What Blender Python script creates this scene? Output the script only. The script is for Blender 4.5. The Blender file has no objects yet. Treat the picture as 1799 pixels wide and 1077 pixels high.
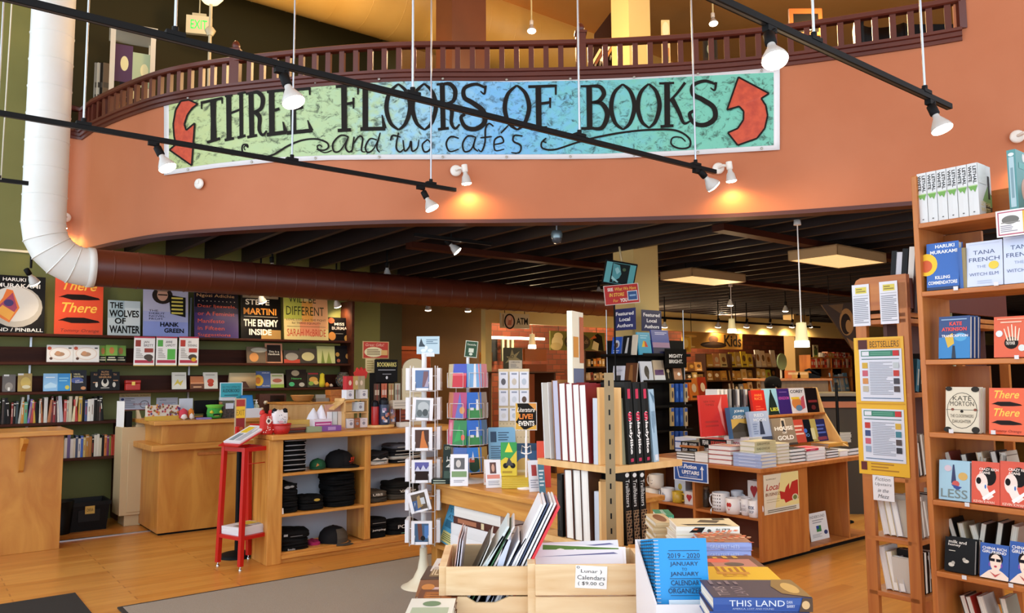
import bpy,bmesh,math,random
from mathutils import Matrix,Vector
from math import sin,cos,pi,radians as R
random.seed(7)
SC=bpy.context.scene
COL=SC.collection
FPX,CX,CY,EYE=1370.0,899.5,538.5,1.6
PITCH,ROLL=math.atan((659-538.5)/1370.0),R(0.35)
CAMROT=Matrix.Rotation(pi/2+PITCH,3,'X')@Matrix.Rotation(-ROLL,3,'Z')
TH=R(38)
CT,ST=cos(TH),sin(TH)
def ray(px,py):
 d=CAMROT@Vector(((px-CX)/FPX,(CY-py)/FPX,-1.0))
 return d
def rayG(px,py):
 d=ray(px,py)
 return Vector((d.x*CT+d.y*ST,-d.x*ST+d.y*CT,d.z))
def on_a(px,py,a):
 d=rayG(px,py);t=a/d.x
 return Vector((a,t*d.y,EYE+t*d.z))
def on_b(px,py,b):
 d=rayG(px,py);t=b/d.y
 return Vector((t*d.x,b,EYE+t*d.z))
def on_z(px,py,z):
 d=rayG(px,py);t=(z-EYE)/d.z
 return Vector((t*d.x,t*d.y,z))
def at_y(px,py,Y):
 """point at world depth Y, in store axes"""
 d=ray(px,py);t=Y/d.y
 x,y,z=d.x*t,Y,EYE+t*d.z
 return Vector((x*CT+y*ST,-x*ST+y*CT,z))
RG=Matrix.Rotation(TH,4,'Z')
def RZ(a):return Matrix.Rotation(a,4,'Z')
def RX(a):return Matrix.Rotation(a,4,'X')
def RY(a):return Matrix.Rotation(a,4,'Y')
def TR(x,y,z):return Matrix.Translation((x,y,z))
def G(a=0,b=0,z=0,rot=0,lean=0,roll=0):
 """store axes -> world; rot about z, then lean back, then roll in the face's own plane"""
 return RG@TR(a,b,z)@RZ(rot)@RX(-lean)@RY(roll)
FA=-pi/2
_M={}
def lin(h):
 h=h.lstrip('#')
 o=[]
 for i in(0,2,4):
  c=int(h[i:i+2],16)/255
  o.append(c/12.92 if c<=.04045 else((c+.055)/1.055)**2.4)
 return(*o,1)
def newmat(name):
 m=bpy.data.materials.new(name);m.use_nodes=True
 nt=m.node_tree;b=nt.nodes['Principled BSDF']
 return m,nt,b
def M(h,rough=.55,metal=0,emit=0,trans=0):
 k=(h,rough,metal,emit,trans)
 if k in _M:return _M[k]
 m,nt,b=newmat('paint_'+h.strip('#')+('' if rough==.55 else '_%d'%(rough*100)))
 b.inputs['Base Color'].default_value=lin(h)
 b.inputs['Roughness'].default_value=rough
 b.inputs['Metallic'].default_value=metal
 if sum(lin(h)[:3])<.06 and not metal:b.inputs['Specular IOR Level'].default_value=.18
 if emit:
  b.inputs['Emission Color'].default_value=lin(h);b.inputs['Emission Strength'].default_value=emit
 if trans:
  b.inputs['Transmission Weight'].default_value=trans;b.inputs['IOR'].default_value=1.3
 _M[k]=m
 return m
def noise_mat(name,c1,c2,scale=(1,1,1),nscale=6,rough=.5,detail=6,bump=0,lo=.35,hi=.65,dist=0,obj=True):
 if name in _M:return _M[name]
 m,nt,b=newmat(name)
 N,L=nt.nodes,nt.links
 tc=N.new('ShaderNodeTexCoord');mp=N.new('ShaderNodeMapping');mp.inputs['Scale'].default_value=scale
 nz=N.new('ShaderNodeTexNoise');nz.inputs['Scale'].default_value=nscale;nz.inputs['Detail'].default_value=detail
 nz.inputs['Distortion'].default_value=dist
 cr=N.new('ShaderNodeValToRGB');cr.color_ramp.elements[0].position=lo;cr.color_ramp.elements[1].position=hi
 cr.color_ramp.elements[0].color=lin(c1);cr.color_ramp.elements[1].color=lin(c2)
 L.new(tc.outputs['Object'],mp.inputs[0]);L.new(mp.outputs[0],nz.inputs['Vector'])
 L.new(nz.outputs['Fac'],cr.inputs[0]);L.new(cr.outputs[0],b.inputs['Base Color'])
 b.inputs['Roughness'].default_value=rough
 if bump:
  bp=N.new('ShaderNodeBump');bp.inputs['Strength'].default_value=bump;bp.inputs['Distance'].default_value=.01
  L.new(nz.outputs['Fac'],bp.inputs['Height']);L.new(bp.outputs[0],b.inputs['Normal'])
 _M[name]=m
 return m
WOOD=noise_mat('maple_wood_upright','#bd7c33','#d59a4b',(9,9,.9),2.2,.36,dist=.6)
WOODX=noise_mat('maple_wood_lengthwise','#bd7c33','#d69c4e',(.9,9,9),2.2,.36,dist=.6)
WOODY=noise_mat('maple_wood_crosswise','#bd7c33','#d69c4e',(9,.9,9),2.2,.36,dist=.6)
PLY=noise_mat('plywood_panel','#b5732c','#cf9443',(2.2,2.2,.7),2.0,.38,dist=1.2)
CASE=noise_mat('bookcase_wood','#a8602a','#bd7636',(8,8,.8),2.2,.42,dist=.5)
CASEL=noise_mat('bookcase_wood_flat','#a8602a','#bf7838',(8,.8,8),2.2,.42,dist=.5)
PINE=noise_mat('pine_boards','#d9b686','#ead2a8',(1.2,8,10),1.6,.55,dist=1.0)
PALEW=noise_mat('pale_birch_board','#d3a566','#e2ba7e',(7,7,.9),2.0,.45,dist=.4)
DKSHELF=noise_mat('dark_stained_shelf','#35150b','#47200f',(.6,8,8),2,.6)
DKSHELF.node_tree.nodes['Principled BSDF'].inputs['Specular IOR Level'].default_value=.2
MAHOG=noise_mat('mahogany_paint','#4f1f16','#5b271b',(.6,.6,.6),3,.35)
BLACK=M('#0b0b0c',.6);WHITE=M('#f2f1ee');PAGES=noise_mat('page_edges','#cfc8b8','#e8e3d6',(1,90,1),3,.8,detail=2)
PAGEW=noise_mat('white_page_edges','#dcdad4','#f1efea',(1,90,1),3,.8,detail=2)
CHROME=M('#c9c9cb',.2,1);STEEL=M('#b9bdc4',.35,1)
class MB:
 def __init__(s):s.v,s.f,s.mi,s.sm,s.mats=[],[],[],[],[]
 def mid(s,m):
  if m not in s.mats:s.mats.append(m)
  return s.mats.index(m)
 def add(s,vs,fs,m,T=None,smooth=False):
  n=len(s.v);k=s.mid(m)
  if T is not None:vs=[T@Vector(v) for v in vs]
  s.v+=[tuple(v) for v in vs]
  for f in fs:
   s.f.append([i+n for i in f]);s.mi.append(k);s.sm.append(smooth)
  return s
 def box(s,x0,x1,y0,y1,z0,z1,m,T=None):
  vs=[(x,y,z) for z in(z0,z1) for y in(y0,y1) for x in(x0,x1)]
  return s.add(vs,[(0,2,3,1),(4,5,7,6),(0,1,5,4),(2,6,7,3),(0,4,6,2),(1,3,7,5)],m,T)
 def lathe(s,prof,m,n=16,T=None,smooth=True,cap=True):
  vs,fs=[],[]
  for r,z in prof:
   for i in range(n):
    a=2*pi*i/n;vs.append((r*cos(a),r*sin(a),z))
  for j in range(len(prof)-1):
   for i in range(n):
    k=(i+1)%n
    fs.append((j*n+i,j*n+k,(j+1)*n+k,(j+1)*n+i))
  s.add(vs,fs,m,T,smooth)
  if cap:
   for j,rev in((0,True),(len(prof)-1,False)):
    if prof[j][0]>1e-5:
     ids=list(range(n));vv=[vs[j*n+i] for i in ids]
     s.add(vv,[ids[::-1] if rev else ids],m,T)
  return s
 def cyl(s,p0,p1,r0,m,r1=None,n=12,smooth=True,T=None):
  p0,p1=Vector(p0),Vector(p1);d=p1-p0
  q=d.to_track_quat('Z','Y').to_matrix().to_4x4();q.translation=p0
  if T is not None:q=T@q
  return s.lathe([(r0,0),(r0 if r1 is None else r1,d.length)],m,n,q,smooth)
 def tube(s,pts,r,m,n=8,closed=False,smooth=True,T=None,rs=None):
  pts=[Vector(p) for p in pts];N=len(pts);vs,fs=[],[]
  for i,p in enumerate(pts):
   a=pts[i-1] if(i or closed) else p
   b=pts[(i+1)%N] if(i<N-1 or closed) else p
   d=(b-a).normalized();up=Vector((0,0,1)) if abs(d.z)<.95 else Vector((1,0,0))
   x=d.cross(up).normalized();y=x.cross(d)
   rr=rs[i] if rs else r
   for k in range(n):
    t=2*pi*k/n;vs.append(p+x*rr*cos(t)+y*rr*sin(t))
  for i in range(N if closed else N-1):
   j=(i+1)%N
   for k in range(n):
    q=(k+1)%n;fs.append((i*n+k,i*n+q,j*n+q,j*n+k))
  if not closed:
   fs.append(tuple(range(n))[::-1]);fs.append(tuple((N-1)*n+k for k in range(n)))
  return s.add(vs,fs,m,T,smooth)
 def prism(s,poly,z0,z1,m,T=None,smooth=False):
  n=len(poly);vs=[(x,y,z0) for x,y in poly]+[(x,y,z1) for x,y in poly]
  fs=[tuple(range(n))[::-1],tuple(range(n,2*n))]
  s.add(vs,fs,m,T)
  return s.add(vs,[(i,(i+1)%n,n+(i+1)%n,n+i) for i in range(n)],m,T,smooth)
 def loft(s,rings,m,T=None,smooth=True,caps=True):
  n=len(rings[0]);vs=[p for r in rings for p in r];fs=[]
  for j in range(len(rings)-1):
   for i in range(n):
    k=(i+1)%n;fs.append((j*n+i,j*n+k,(j+1)*n+k,(j+1)*n+i))
  if caps:fs+=[tuple(range(n))[::-1],tuple((len(rings)-1)*n+i for i in range(n))]
  return s.add(vs,fs,m,T,smooth)
 def art(s,items,w,h,T):
  """flat printed shapes on a w x h face; T maps (x right, y up, z out), origin at the face's centre"""
  for i,it in enumerate(items):
   k,z=it[0],.0003*(i+1)
   X=lambda u:(u-.5)*w
   Y=lambda v:(v-.5)*h
   if k=='R':
    _,x0,y0,x1,y1,c=it
    s.add([(X(x0),Y(y0),z),(X(x1),Y(y0),z),(X(x1),Y(y1),z),(X(x0),Y(y1),z)],[(0,1,2,3)],M(c),T)
   elif k=='E':
    _,cx,cy,rx,ry,c=it[:6]
    n=20;s.add([(X(cx+rx*cos(2*pi*j/n)),Y(cy+ry*sin(2*pi*j/n)),z) for j in range(n)],[tuple(range(n))],M(c),T)
   elif k=='P':
    s.add([(X(x),Y(y),z) for x,y in it[1]],[tuple(range(len(it[1])))],M(it[2]),T)
   elif k=='T':
    _,t,cx,cy,tw,th,c=it[:7]
    sh=it[7] if len(it)>7 else 0
    vs,fs=text_mesh(t,it[8] if len(it)>8 else .012)
    s.add([(X(cx)+((x-.5)*tw+sh*(y-.5)*th*h/w)*w,Y(cy)+(y-.5)*th*h,z) for x,y in vs],fs,M(c),T)
   elif k=='L':
    _,x0,y0,x1,y1,n,c=it
    rr=random.Random(int(x0*97+n))
    for j in range(n):
     yy=y1+(y0-y1)*(j+.5)/n;hh=abs(y1-y0)/n*.22
     xe=x1 if rr.random()<.6 else x0+(x1-x0)*rr.uniform(.55,.95)
     s.add([(X(x0),Y(yy-hh),z),(X(xe),Y(yy-hh),z),(X(xe),Y(yy+hh),z),(X(x0),Y(yy+hh),z)],[(0,1,2,3)],M(c),T)
  return s
 def mesh(s,name):
  me=bpy.data.meshes.new(name)
  me.from_pydata(s.v,[],s.f)
  for m in s.mats:me.materials.append(m)
  me.polygons.foreach_set('material_index',s.mi)
  me.polygons.foreach_set('use_smooth',s.sm)
  me.update()
  return me
_TX={}
def text_mesh(t,off=.012):
 k=(t,off)
 if k in _TX:return _TX[k]
 cu=bpy.data.curves.new('t','FONT');cu.body=t;cu.resolution_u=2 if len(t)>6 else 3;cu.offset=off
 ob=bpy.data.objects.new('t',cu);me=ob.to_mesh()
 vs=[(v.co.x,v.co.y) for v in me.vertices];fs=[tuple(p.vertices) for p in me.polygons]
 ob.to_mesh_clear();bpy.data.objects.remove(ob);bpy.data.curves.remove(cu)
 x0=min(v[0] for v in vs);x1=max(v[0] for v in vs);y0=min(v[1] for v in vs);y1=max(v[1] for v in vs)
 vs=[((x-x0)/(x1-x0),(y-y0)/(y1-y0)) for x,y in vs]
 _TX[k]=(vs,fs)
 return _TX[k]
def cat_rom(p,n=8):
 p=[Vector(q) for q in p];out=[]
 for i in range(len(p)-1):
  a,b,c,d=p[max(i-1,0)],p[i],p[i+1],p[min(i+2,len(p)-1)]
  for j in range(n):
   t=j/n
   out.append(.5*((2*b)+(c-a)*t+(2*a-5*b+4*c-d)*t*t+(3*b-a-3*c+d)*t**3))
 return out+[p[-1]]
_LAB={}
def tag(o,label,cat,group=None,kind=None):
 if label:
  o['label']=label
  if label in _LAB and(not group or _LAB[label]!=group):print('DUPLABEL',label)
  _LAB[label]=group
  n=len(label.replace('-',' ').split())
  if n<4 or n>16:print('LEN',n,label)
 if cat:o['category']=cat
 if group:o['group']=group
 if kind:o['kind']=kind
 return o
def link(name,me,parent=None,M4=None,bevel=0,seg=2):
 o=bpy.data.objects.new(name,me);COL.objects.link(o)
 if parent is not None:o.parent=parent
 if M4 is not None:o.matrix_basis=M4
 if bevel:
  b=o.modifiers.new('edge','BEVEL');b.width=bevel;b.segments=seg;b.limit_method='ANGLE';b.angle_limit=R(50)
 return o
def thing(name,label,cat,M4,group=None):
 o=bpy.data.objects.new(name,None);COL.objects.link(o);o.matrix_basis=M4
 o.empty_display_size=.05
 return tag(o,label,cat,group)
def part(name,mb,parent,M4=None,bevel=0,label=None):
 o=link(name,mb.mesh(name) if isinstance(mb,MB) else mb,parent,M4,bevel)
 if label:o['label']=label
 return o
def solo(name,mb,label,cat,M4,group=None,bevel=0,kind=None):
 o=link(name,mb.mesh(name) if isinstance(mb,MB) else mb,None,M4,bevel)
 return tag(o,label,cat,group,kind)
def struct(name,mb,M4=None,bevel=0,parent=None):
 o=link(name,mb.mesh(name),parent,M4,bevel)
 if parent is None:o['kind']='structure'
 return o
def boxpart(name,parent,d,m,bevel=0,label=None):
 return part(name,MB().box(*d,m),parent,None,bevel,label)
NTH='first second third fourth fifth sixth seventh eighth ninth tenth eleventh twelfth thirteenth fourteenth fifteenth sixteenth seventeenth eighteenth nineteenth twentieth'.split()
NTH+=['twenty-'+x for x in NTH[:9]]+['thirtieth']+['thirty-'+x for x in NTH[:9]]+['fortieth']+['forty-'+x for x in NTH[:9]]+['fiftieth']+['fifty-'+x for x in NTH[:9]]
CN={'black':'#101010','white':'#f0f0f0','grey':'#808080','pale grey':'#b8b8b8','charcoal':'#333338','red':'#c02020','dark red':'#701818','orange':'#e06a28','yellow':'#e8c838','cream':'#ebe0c0','tan':'#c8a070','brown':'#6b4428','dark brown':'#38200f','green':'#3f8a48','dark green':'#1f4a2a','lime green':'#a0c840','pale green':'#a8c8a0','blue':'#2a5cae','navy':'#1a2450','light blue':'#88b8e0','teal':'#3898a0','purple':'#583080','lavender':'#b0a0d0','pink':'#e080a0','gold':'#b08830','salmon':'#e09080'}
def cname(h):
 c=lin(h)
 return min(CN,key=lambda k:sum((a**.45-b**.45)**2 for a,b in zip(c[:3],lin(CN[k])[:3])))
_BM={}
FRONT=lambda t,h:TR(0,-t/2-.0002,h/2)@RX(pi/2)
def spineT(w,h):return TR(-w/2-.0002,0,h/2)@Matrix(((0,0,-1,0),(0,-1,0,0),(-1,0,0,0),(0,0,0,1)))
def book_mesh(cov,w,h,t,art=None,spine=None,pages=True,pm=None):
 w,h,t=round(w,3),round(h,3),round(t,4)
 k=(cov,w,h,t,str(art),str(spine),pages,pm.name if pm else '')
 if k in _BM:return _BM[k]
 m=M(cov,.38);bt=min(.003,t*.16);b=MB()
 e=.003 if pages else 0
 b.box(-w/2,w/2,-t/2,-t/2+bt,0,h,m)
 b.box(-w/2,w/2,t/2-bt,t/2,0,h,m)
 if t>.012:
  b.prism([(-w/2+bt,t/2-bt),(-w/2,t/2-bt),(-w/2-.0012,0),(-w/2,-t/2+bt),(-w/2+bt,-t/2+bt)],0,h,m)
 else:
  b.box(-w/2,-w/2+bt,-t/2+bt,t/2-bt,0,h,m)
 if art:b.art(art,w,h,FRONT(t,h))
 if spine:b.art(spine,h,t,TR(-.0014,0,0)@spineT(w,h))
 pg=None
 if pages:
  pg=MB().box(-w/2+bt,w/2-.004,-t/2+bt,t/2-bt,e,h-e,pm or PAGES).mesh('page_block')
 else:
  b.box(-w/2+bt,w/2-.003,-t/2+bt,t/2-bt,.002,h-.002,pm or PAGES)
 _BM[k]=(b.mesh('book_cover'),pg)
 return _BM[k]
def book(M4,label,cov,w=.15,h=.23,t=.025,art=None,spine=None,group=None,pages=True,name='book',cat='book',pm=None):
 me,pg=book_mesh(cov,w,h,t,art,spine,pages,pm)
 o=link(name,me,None,M4);tag(o,label,cat,group)
 if pg:link('page_block',pg,o)
 return o
def LIE(a,b,z,t,h=.23,rot=0):
 return RG@TR(a,b,z+t/2)@RZ(rot)@RX(-pi/2)@TR(0,0,-h/2)
# CAMERA, SKY, SHELL
cam=bpy.data.cameras.new('camera');cam.sensor_width=36;cam.lens=36*FPX/1799;cam.clip_start=.05;cam.clip_end=200
co=bpy.data.objects.new('camera',cam);COL.objects.link(co)
co.matrix_world=Matrix.Translation((0,0,EYE))@CAMROT.to_4x4();SC.camera=co
w=bpy.data.worlds.new('sky');SC.world=w;w.use_nodes=True
w.node_tree.nodes['Background'].inputs[0].default_value=(.80,.90,1,1)
w.node_tree.nodes['Background'].inputs[1].default_value=2.6
SC.view_settings.view_transform='Standard';SC.view_settings.look='None';SC.view_settings.gamma=1
SC.view_settings.use_curve_mapping=False;SC.view_settings.exposure=0.08
SC.cycles.max_bounces=6;SC.cycles.diffuse_bounces=4;SC.cycles.glossy_bounces=3;SC.cycles.transmission_bounces=4
SC.cycles.sample_clamp_indirect=4;SC.cycles.caustics_reflective=False;SC.cycles.caustics_refractive=False
SC.cycles.use_denoising=True
def lamp(kind,loc,energy,col=(1,.72,.42),parent=None,size=.05,d=None,angle=110,blend=.6):
 l=bpy.data.lights.new('lamp_light',kind);l.energy=energy;l.color=col
 if kind in('POINT','SPOT'):l.shadow_soft_size=size
 if kind=='SPOT':l.spot_size=R(angle);l.spot_blend=blend
 o=bpy.data.objects.new('lamp_light',l);COL.objects.link(o)
 o.location=loc
 if d is not None:o.rotation_euler=Vector(d).to_track_quat('-Z','Y').to_euler()
 if parent is not None:o.parent=parent
 return o
mf,nt,bs=newmat('laminate_floor')
N,L=nt.nodes,nt.links
tc=N.new('ShaderNodeTexCoord');mp=N.new('ShaderNodeMapping');mp.inputs['Scale'].default_value=(.7,5.2,1)
br=N.new('ShaderNodeTexBrick');br.inputs['Scale'].default_value=1;br.inputs['Mortar Size'].default_value=.004
br.inputs['Color1'].default_value=lin('#c07e34');br.inputs['Color2'].default_value=lin('#d09446');br.inputs['Mortar'].default_value=lin('#ab6d2e')
br.inputs['Brick Width'].default_value=1;br.inputs['Row Height'].default_value=.5
nz=N.new('ShaderNodeTexNoise');mp2=N.new('ShaderNodeMapping');mp2.inputs['Scale'].default_value=(1.2,12,1)
nz.inputs['Scale'].default_value=2;nz.inputs['Detail'].default_value=5
mx=N.new('ShaderNodeMixRGB');mx.blend_type='OVERLAY';mx.inputs[0].default_value=.35
L.new(tc.outputs['Object'],mp.inputs[0]);L.new(mp.outputs[0],br.inputs['Vector']);L.new(tc.outputs['Object'],mp2.inputs[0]);L.new(mp2.outputs[0],nz.inputs['Vector'])
L.new(br.outputs['Color'],mx.inputs[1]);L.new(nz.outputs['Fac'],mx.inputs[2]);L.new(mx.outputs[0],bs.inputs['Base Color'])
bs.inputs['Roughness'].default_value=.28
struct('floor',MB().box(-1.8,27,-2.4,14.5,-.1,0,mf),RG)
def carpet(nm,c1,c2):return noise_mat(nm,c1,c2,(1,1,1),260,.95,3,.4)
mb=MB().box(-4.2,0,-1.2,0,0,.012,carpet('black_mat_pile','#161412','#2a2622'))
p=on_z(132,1041,.012);solo('door_mat',mb,'black entrance mat lying on the bare wood floor before the plain counter','mat',G(p.x,p.y,.0005))
p=on_z(206,1066,.012)
t=thing('carpet','grey carpet with dark edging running beneath the display tables','carpet',G(p.x,p.y,.0005))
boxpart('pile',t,(.03,3.2,-3.6,-.03,0,.012),carpet('grey_carpet_pile','#857b6f','#a2988b'))
boxpart('edging',t,(0,3.2,-.03,0,0,.01),M('#2b2724',.8));boxpart('edging',t,(0,.03,-3.6,-.03,0,.01),M('#2b2724',.8))
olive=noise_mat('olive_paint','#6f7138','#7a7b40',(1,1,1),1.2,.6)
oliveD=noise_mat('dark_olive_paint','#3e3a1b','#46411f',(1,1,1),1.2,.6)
tan=noise_mat('ochre_paint','#c98a44','#d09350',(1,1,1),1,.6)
cream=noise_mat('cream_paint','#dcbf74','#e3c880',(1,1,1),1,.6)
salmon=noise_mat('salmon_plaster','#b3673f','#ba6f48',(1,1,1),1.2,.62,bump=.03)
WB=10.0
aD=on_b(100,100,WB).x
struct('wall_left',MB().box(-1.7,aD,WB,WB+.2,0,7.0,olive).box(aD,5.4,WB,WB+.2,0,3.87,olive).box(aD,5.4,WB,WB+.2,3.87,7,M('#2e2810',.7)).box(5.4,5.66,WB,WB+.2,0,7,oliveD),RG)  # upper stretch beyond the riser: shade painted in as a darker olive
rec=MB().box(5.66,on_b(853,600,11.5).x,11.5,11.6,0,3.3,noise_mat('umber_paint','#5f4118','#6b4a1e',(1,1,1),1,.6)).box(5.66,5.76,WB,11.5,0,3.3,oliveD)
struct('wall_recess',rec,RG)
hA=on_b(853,600,WB).x
struct('trim_1',MB().box(hA,27,WB,WB+.12,2.44,2.80,cream).box(hA,hA+.12,WB,WB+.12,0,2.44,cream),RG)
mbk,nt,bs=newmat('red_brick')
N,L=nt.nodes,nt.links
tc=N.new('ShaderNodeTexCoord');mp=N.new('ShaderNodeMapping');mp.inputs['Rotation'].default_value=(R(90),0,0)
br=N.new('ShaderNodeTexBrick');br.inputs['Scale'].default_value=2.2;br.inputs['Mortar Size'].default_value=.02
br.inputs['Color1'].default_value=lin('#8a4326');br.inputs['Color2'].default_value=lin('#6a2f1a');br.inputs['Mortar'].default_value=lin('#5a3522')
L.new(tc.outputs['Object'],mp.inputs[0]);L.new(mp.outputs[0],br.inputs['Vector']);L.new(br.outputs['Color'],bs.inputs['Base Color']);bs.inputs['Roughness'].default_value=.8
struct('wall_brick',MB().box(7.4,27,13.0,13.2,0,3.3,mbk),RG)
struct('wall_back',MB().box(27,27.2,-2.4,14.5,0,3.3,M('#3a2314',.8)),RG)
struct('wall_right',MB().box(8.0,27,-2.6,-2.4,0,3.3,M('#3a2a18',.8)),RG)
FR=M('#2c2a28',.4)
glass,nt,bs=newmat('clear_glass');bs.inputs['Transmission Weight'].default_value=1;bs.inputs['IOR'].default_value=1.02;bs.inputs['Roughness'].default_value=0
f=MB()
for i in range(7):f.box(-1.7,-1.58,-2.4+i*2.05,-2.3+i*2.05,0,7.0,FR)
for z in(0,.5,2.9,6.9):f.box(-1.7,-1.58,-2.3,10,z,z+.1,FR)
struct('window_1',f,RG)
f=MB()
for i in range(5):f.box(-1.6+i*2.4,-1.5+i*2.4,-2.5,-2.38,0,7.0,FR)
for z in(0,.5,2.9,6.9):f.box(-1.6,8.1,-2.5,-2.38,z,z+.1,FR)
struct('window_2',f,RG)
def xyw(p):return Vector((p.x*CT-p.y*ST,p.x*ST+p.y*CT))
kn=[(156,437),(218,423),(301,410),(450,399),(675,389),(900,387),(1125,383),(1350,374),(1600,356),(1799,338)]
kp=[xyw(on_z(x,y,3.0)) for x,y in kn]
kp.append(kp[-1]+(kp[-1]-kp[-2])*1.6)
crv=[Vector((q.x,q.y)) for q in cat_rom([(q.x,q.y,0) for q in kp],14)]
lw=[Vector((a*CT-9.86*ST,a*ST+9.86*CT)) for a in(1.2,1.3,1.4,1.5)]
crv=lw+[q for q in crv if(-q.x*ST+q.y*CT)<9.87]
def offs(poly,d):
 out=[]
 for i,p in enumerate(poly):
  t=(poly[min(i+1,len(poly)-1)]-poly[max(i-1,0)]).normalized();out.append(p+Vector((t.y,-t.x))*d)
 return out
KY=[(p.x/p.y,p) for p in crv]
def fplan(k):
 for(k0,p0),(k1,p1) in zip(KY,KY[1:]):
  if k0<=k<=k1:return p0.lerp(p1,(k-k0)/(k1-k0))
 return KY[0][1] if k<KY[0][0] else KY[-1][1]
def fhit(px,py,off=0):
 d=ray(px,py);p=fplan(d.x/d.y);f=1-off/p.length
 return Vector((p.x*f,p.y*f,EYE+p.y*f/d.y*d.z))
def sub(k0,k1):return[p for k,p in KY if k0<=k<=k1]
def sweep(mb,poly,prof,m,smooth=True):
 """closed profile [(offset, z)] along a plan polyline"""
 cols=[offs(poly,o) for o,z in prof]
 rings=[[(cols[j][i].x,cols[j][i].y,prof[j][1]) for j in range(len(prof))] for i in range(len(poly))]
 n=len(prof)
 for j in range(n):
  k=(j+1)%n;vs=[]
  for r in rings:vs+=[r[j],r[k]]
  mb.add(vs,[(2*i,2*i+1,2*i+3,2*i+2) for i in range(len(poly)-1)],m,None,smooth)
 mb.add(rings[0],[tuple(range(n))],m);mb.add(rings[-1],[tuple(range(n))[::-1]],m)
 return mb
kE=(lambda d:d.x/d.y)(ray(1692,60))
ZM,ZR0,ZR1=4.30,4.62,4.675
wb=sweep(MB(),crv,[(0,3.0),(0,ZM),(-.14,ZM),(-.14,3.0)],salmon)
sweep(wb,sub(kE-.012,9),[(0,ZM),(0,6.99),(-.14,6.99),(-.14,ZM)],salmon)
struct('wall_balcony',wb)
struct('trim_2',sweep(MB(),crv,[(.012,2.975),(.012,3.01),(-.15,3.01),(-.15,2.975)],M('#4a1c12',.5)))
k0=(lambda d:d.x/d.y)(ray(112,200))
rp=sub(-9,kE)
rl=thing('balcony_railing','dark red-brown wooden railing with square balusters along the curved balcony','railing',Matrix())
part('base_molding',sweep(MB(),rp,[(.0,ZM),(.02,ZM),(.02,ZM+.03),(.04,ZM+.035),(.04,ZM+.07),(.06,ZM+.075),(.06,ZM+.1),(-.08,ZM+.1),(-.08,ZM)],MAHOG),rl)
part('handrail',sweep(MB(),rp,[(.045,ZR0+.01),(.045,ZR1-.01),(.03,ZR1),(-.03,ZR1),(-.045,ZR1-.01),(-.045,ZR0+.01),(-.03,ZR0),(.03,ZR0)],MAHOG),rl)
bal=MB().box(-.024,.024,-.02,.02,ZM+.1,ZR0,MAHOG).mesh('baluster')
acc,nb=0,0
newel_k=[(lambda d:d.x/d.y)(ray(px,75)) for px in(415,1020)]
for p,q in zip(rp,rp[1:]):
 s=(q-p).length;t=.136-acc
 while t<s:
  c=p.lerp(q,t/s);dd=q-p
  if min(abs(c.x/c.y-k) for k in newel_k)>.008 and nb<100:
   link('baluster',bal,rl,TR(c.x,c.y,0)@RZ(math.atan2(dd.y,dd.x)));nb+=1
  t+=.136
 acc=s-(t-.136)
nw=MB().box(-.045,.045,-.045,.045,ZM+.1,4.73,MAHOG).box(-.055,.055,-.055,.055,4.73,4.75,MAHOG).lathe([(.02,4.75),(.035,4.765),(.04,4.79),(.03,4.82),(.012,4.84),(0,4.845)],MAHOG,12).mesh('newel_post')
for k in newel_k:
 c=fplan(k);link('newel_post',nw,rl,TR(c.x,c.y,0))
c=rp[-1];part('end_post',MB().box(-.03,.03,-.03,.03,ZM+.1,4.75,MAHOG),rl,TR(c.x,c.y,0))
far=[Vector((x*CT-y*ST,x*ST+y*CT)) for x,y in((27,-2.4),(27,14.5),(5.7,14.5),(5.7,10.0))]
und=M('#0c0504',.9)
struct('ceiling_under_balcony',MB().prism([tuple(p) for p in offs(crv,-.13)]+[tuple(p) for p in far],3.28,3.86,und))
cg=[(p.x*CT+p.y*ST,-p.x*ST+p.y*CT) for p in crv]
def bcurve(a):
 for(a0,b0),(a1,b1) in zip(cg,cg[1:]):
  if a0<=a<=a1:return b0+(b1-b0)*(a-a0)/(a1-a0)
 return cg[-1][1] if a>cg[-1][0] else cg[0][1]
JO=noise_mat('stained_beam','#150703','#1f0b05',(8,.8,8),2,.6)
a=2.0;i=0
while a<26.5:
 b0=max(bcurve(a),bcurve(a+.06))+.2
 struct('ceiling_beam',MB().box(a,a+.055,b0 if a<9 else-2.3,9.98 if a<5.6 else 13,3.05,3.28,JO),RG);a+=.46
for b,a0 in((7.25,4.3),(4.6,6.2)):
 struct('ceiling_beam',MB().box(a0,26,b,b+.14,2.985,3.05,M('#3c180c',.5)),RG)
struct('ceiling',MB().box(-1.8,27,-2.6,14.6,7.0,7.15,tan),RG)
struct('wall_upper',MB().box(5.3,16.2,13.4,13.6,3.86,7,tan).box(16,16.2,-2.4,13.4,3.86,7,tan),RG)
cols=MB().box(6.64,7.06,6.2,6.53,0,3.28,M('#d9bd7c',.6)).box(6.66,7.04,6.22,6.51,3.86,7,M('#d9c080',.6))
struct('pillar_1',cols,RG)
p=at_y(764,60,9.2);q=at_y(840,60,9.2)
struct('pillar_2',MB().box(p.x,p.x+.5,q.y-.05,q.y+.3,3.86,7,noise_mat('umber_board','#4a2410','#552b14',(1,1,1),2,.5)),RG)
p=on_b(28,441,WB);struct('trim_3',MB().box(-1.5,on_b(153,441,WB).x,WB-.02,WB,p.z-.012,p.z+.012,M('#e8dfc0')),RG)
p=on_b(622,600,WB)
sh=MB()
for px in(612,621):
 a=on_b(px,600,9.95).x;sh.box(a,a+.012,9.95,9.97,.1,2.6,STEEL)
struct('trim_4',sh,RG)
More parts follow.
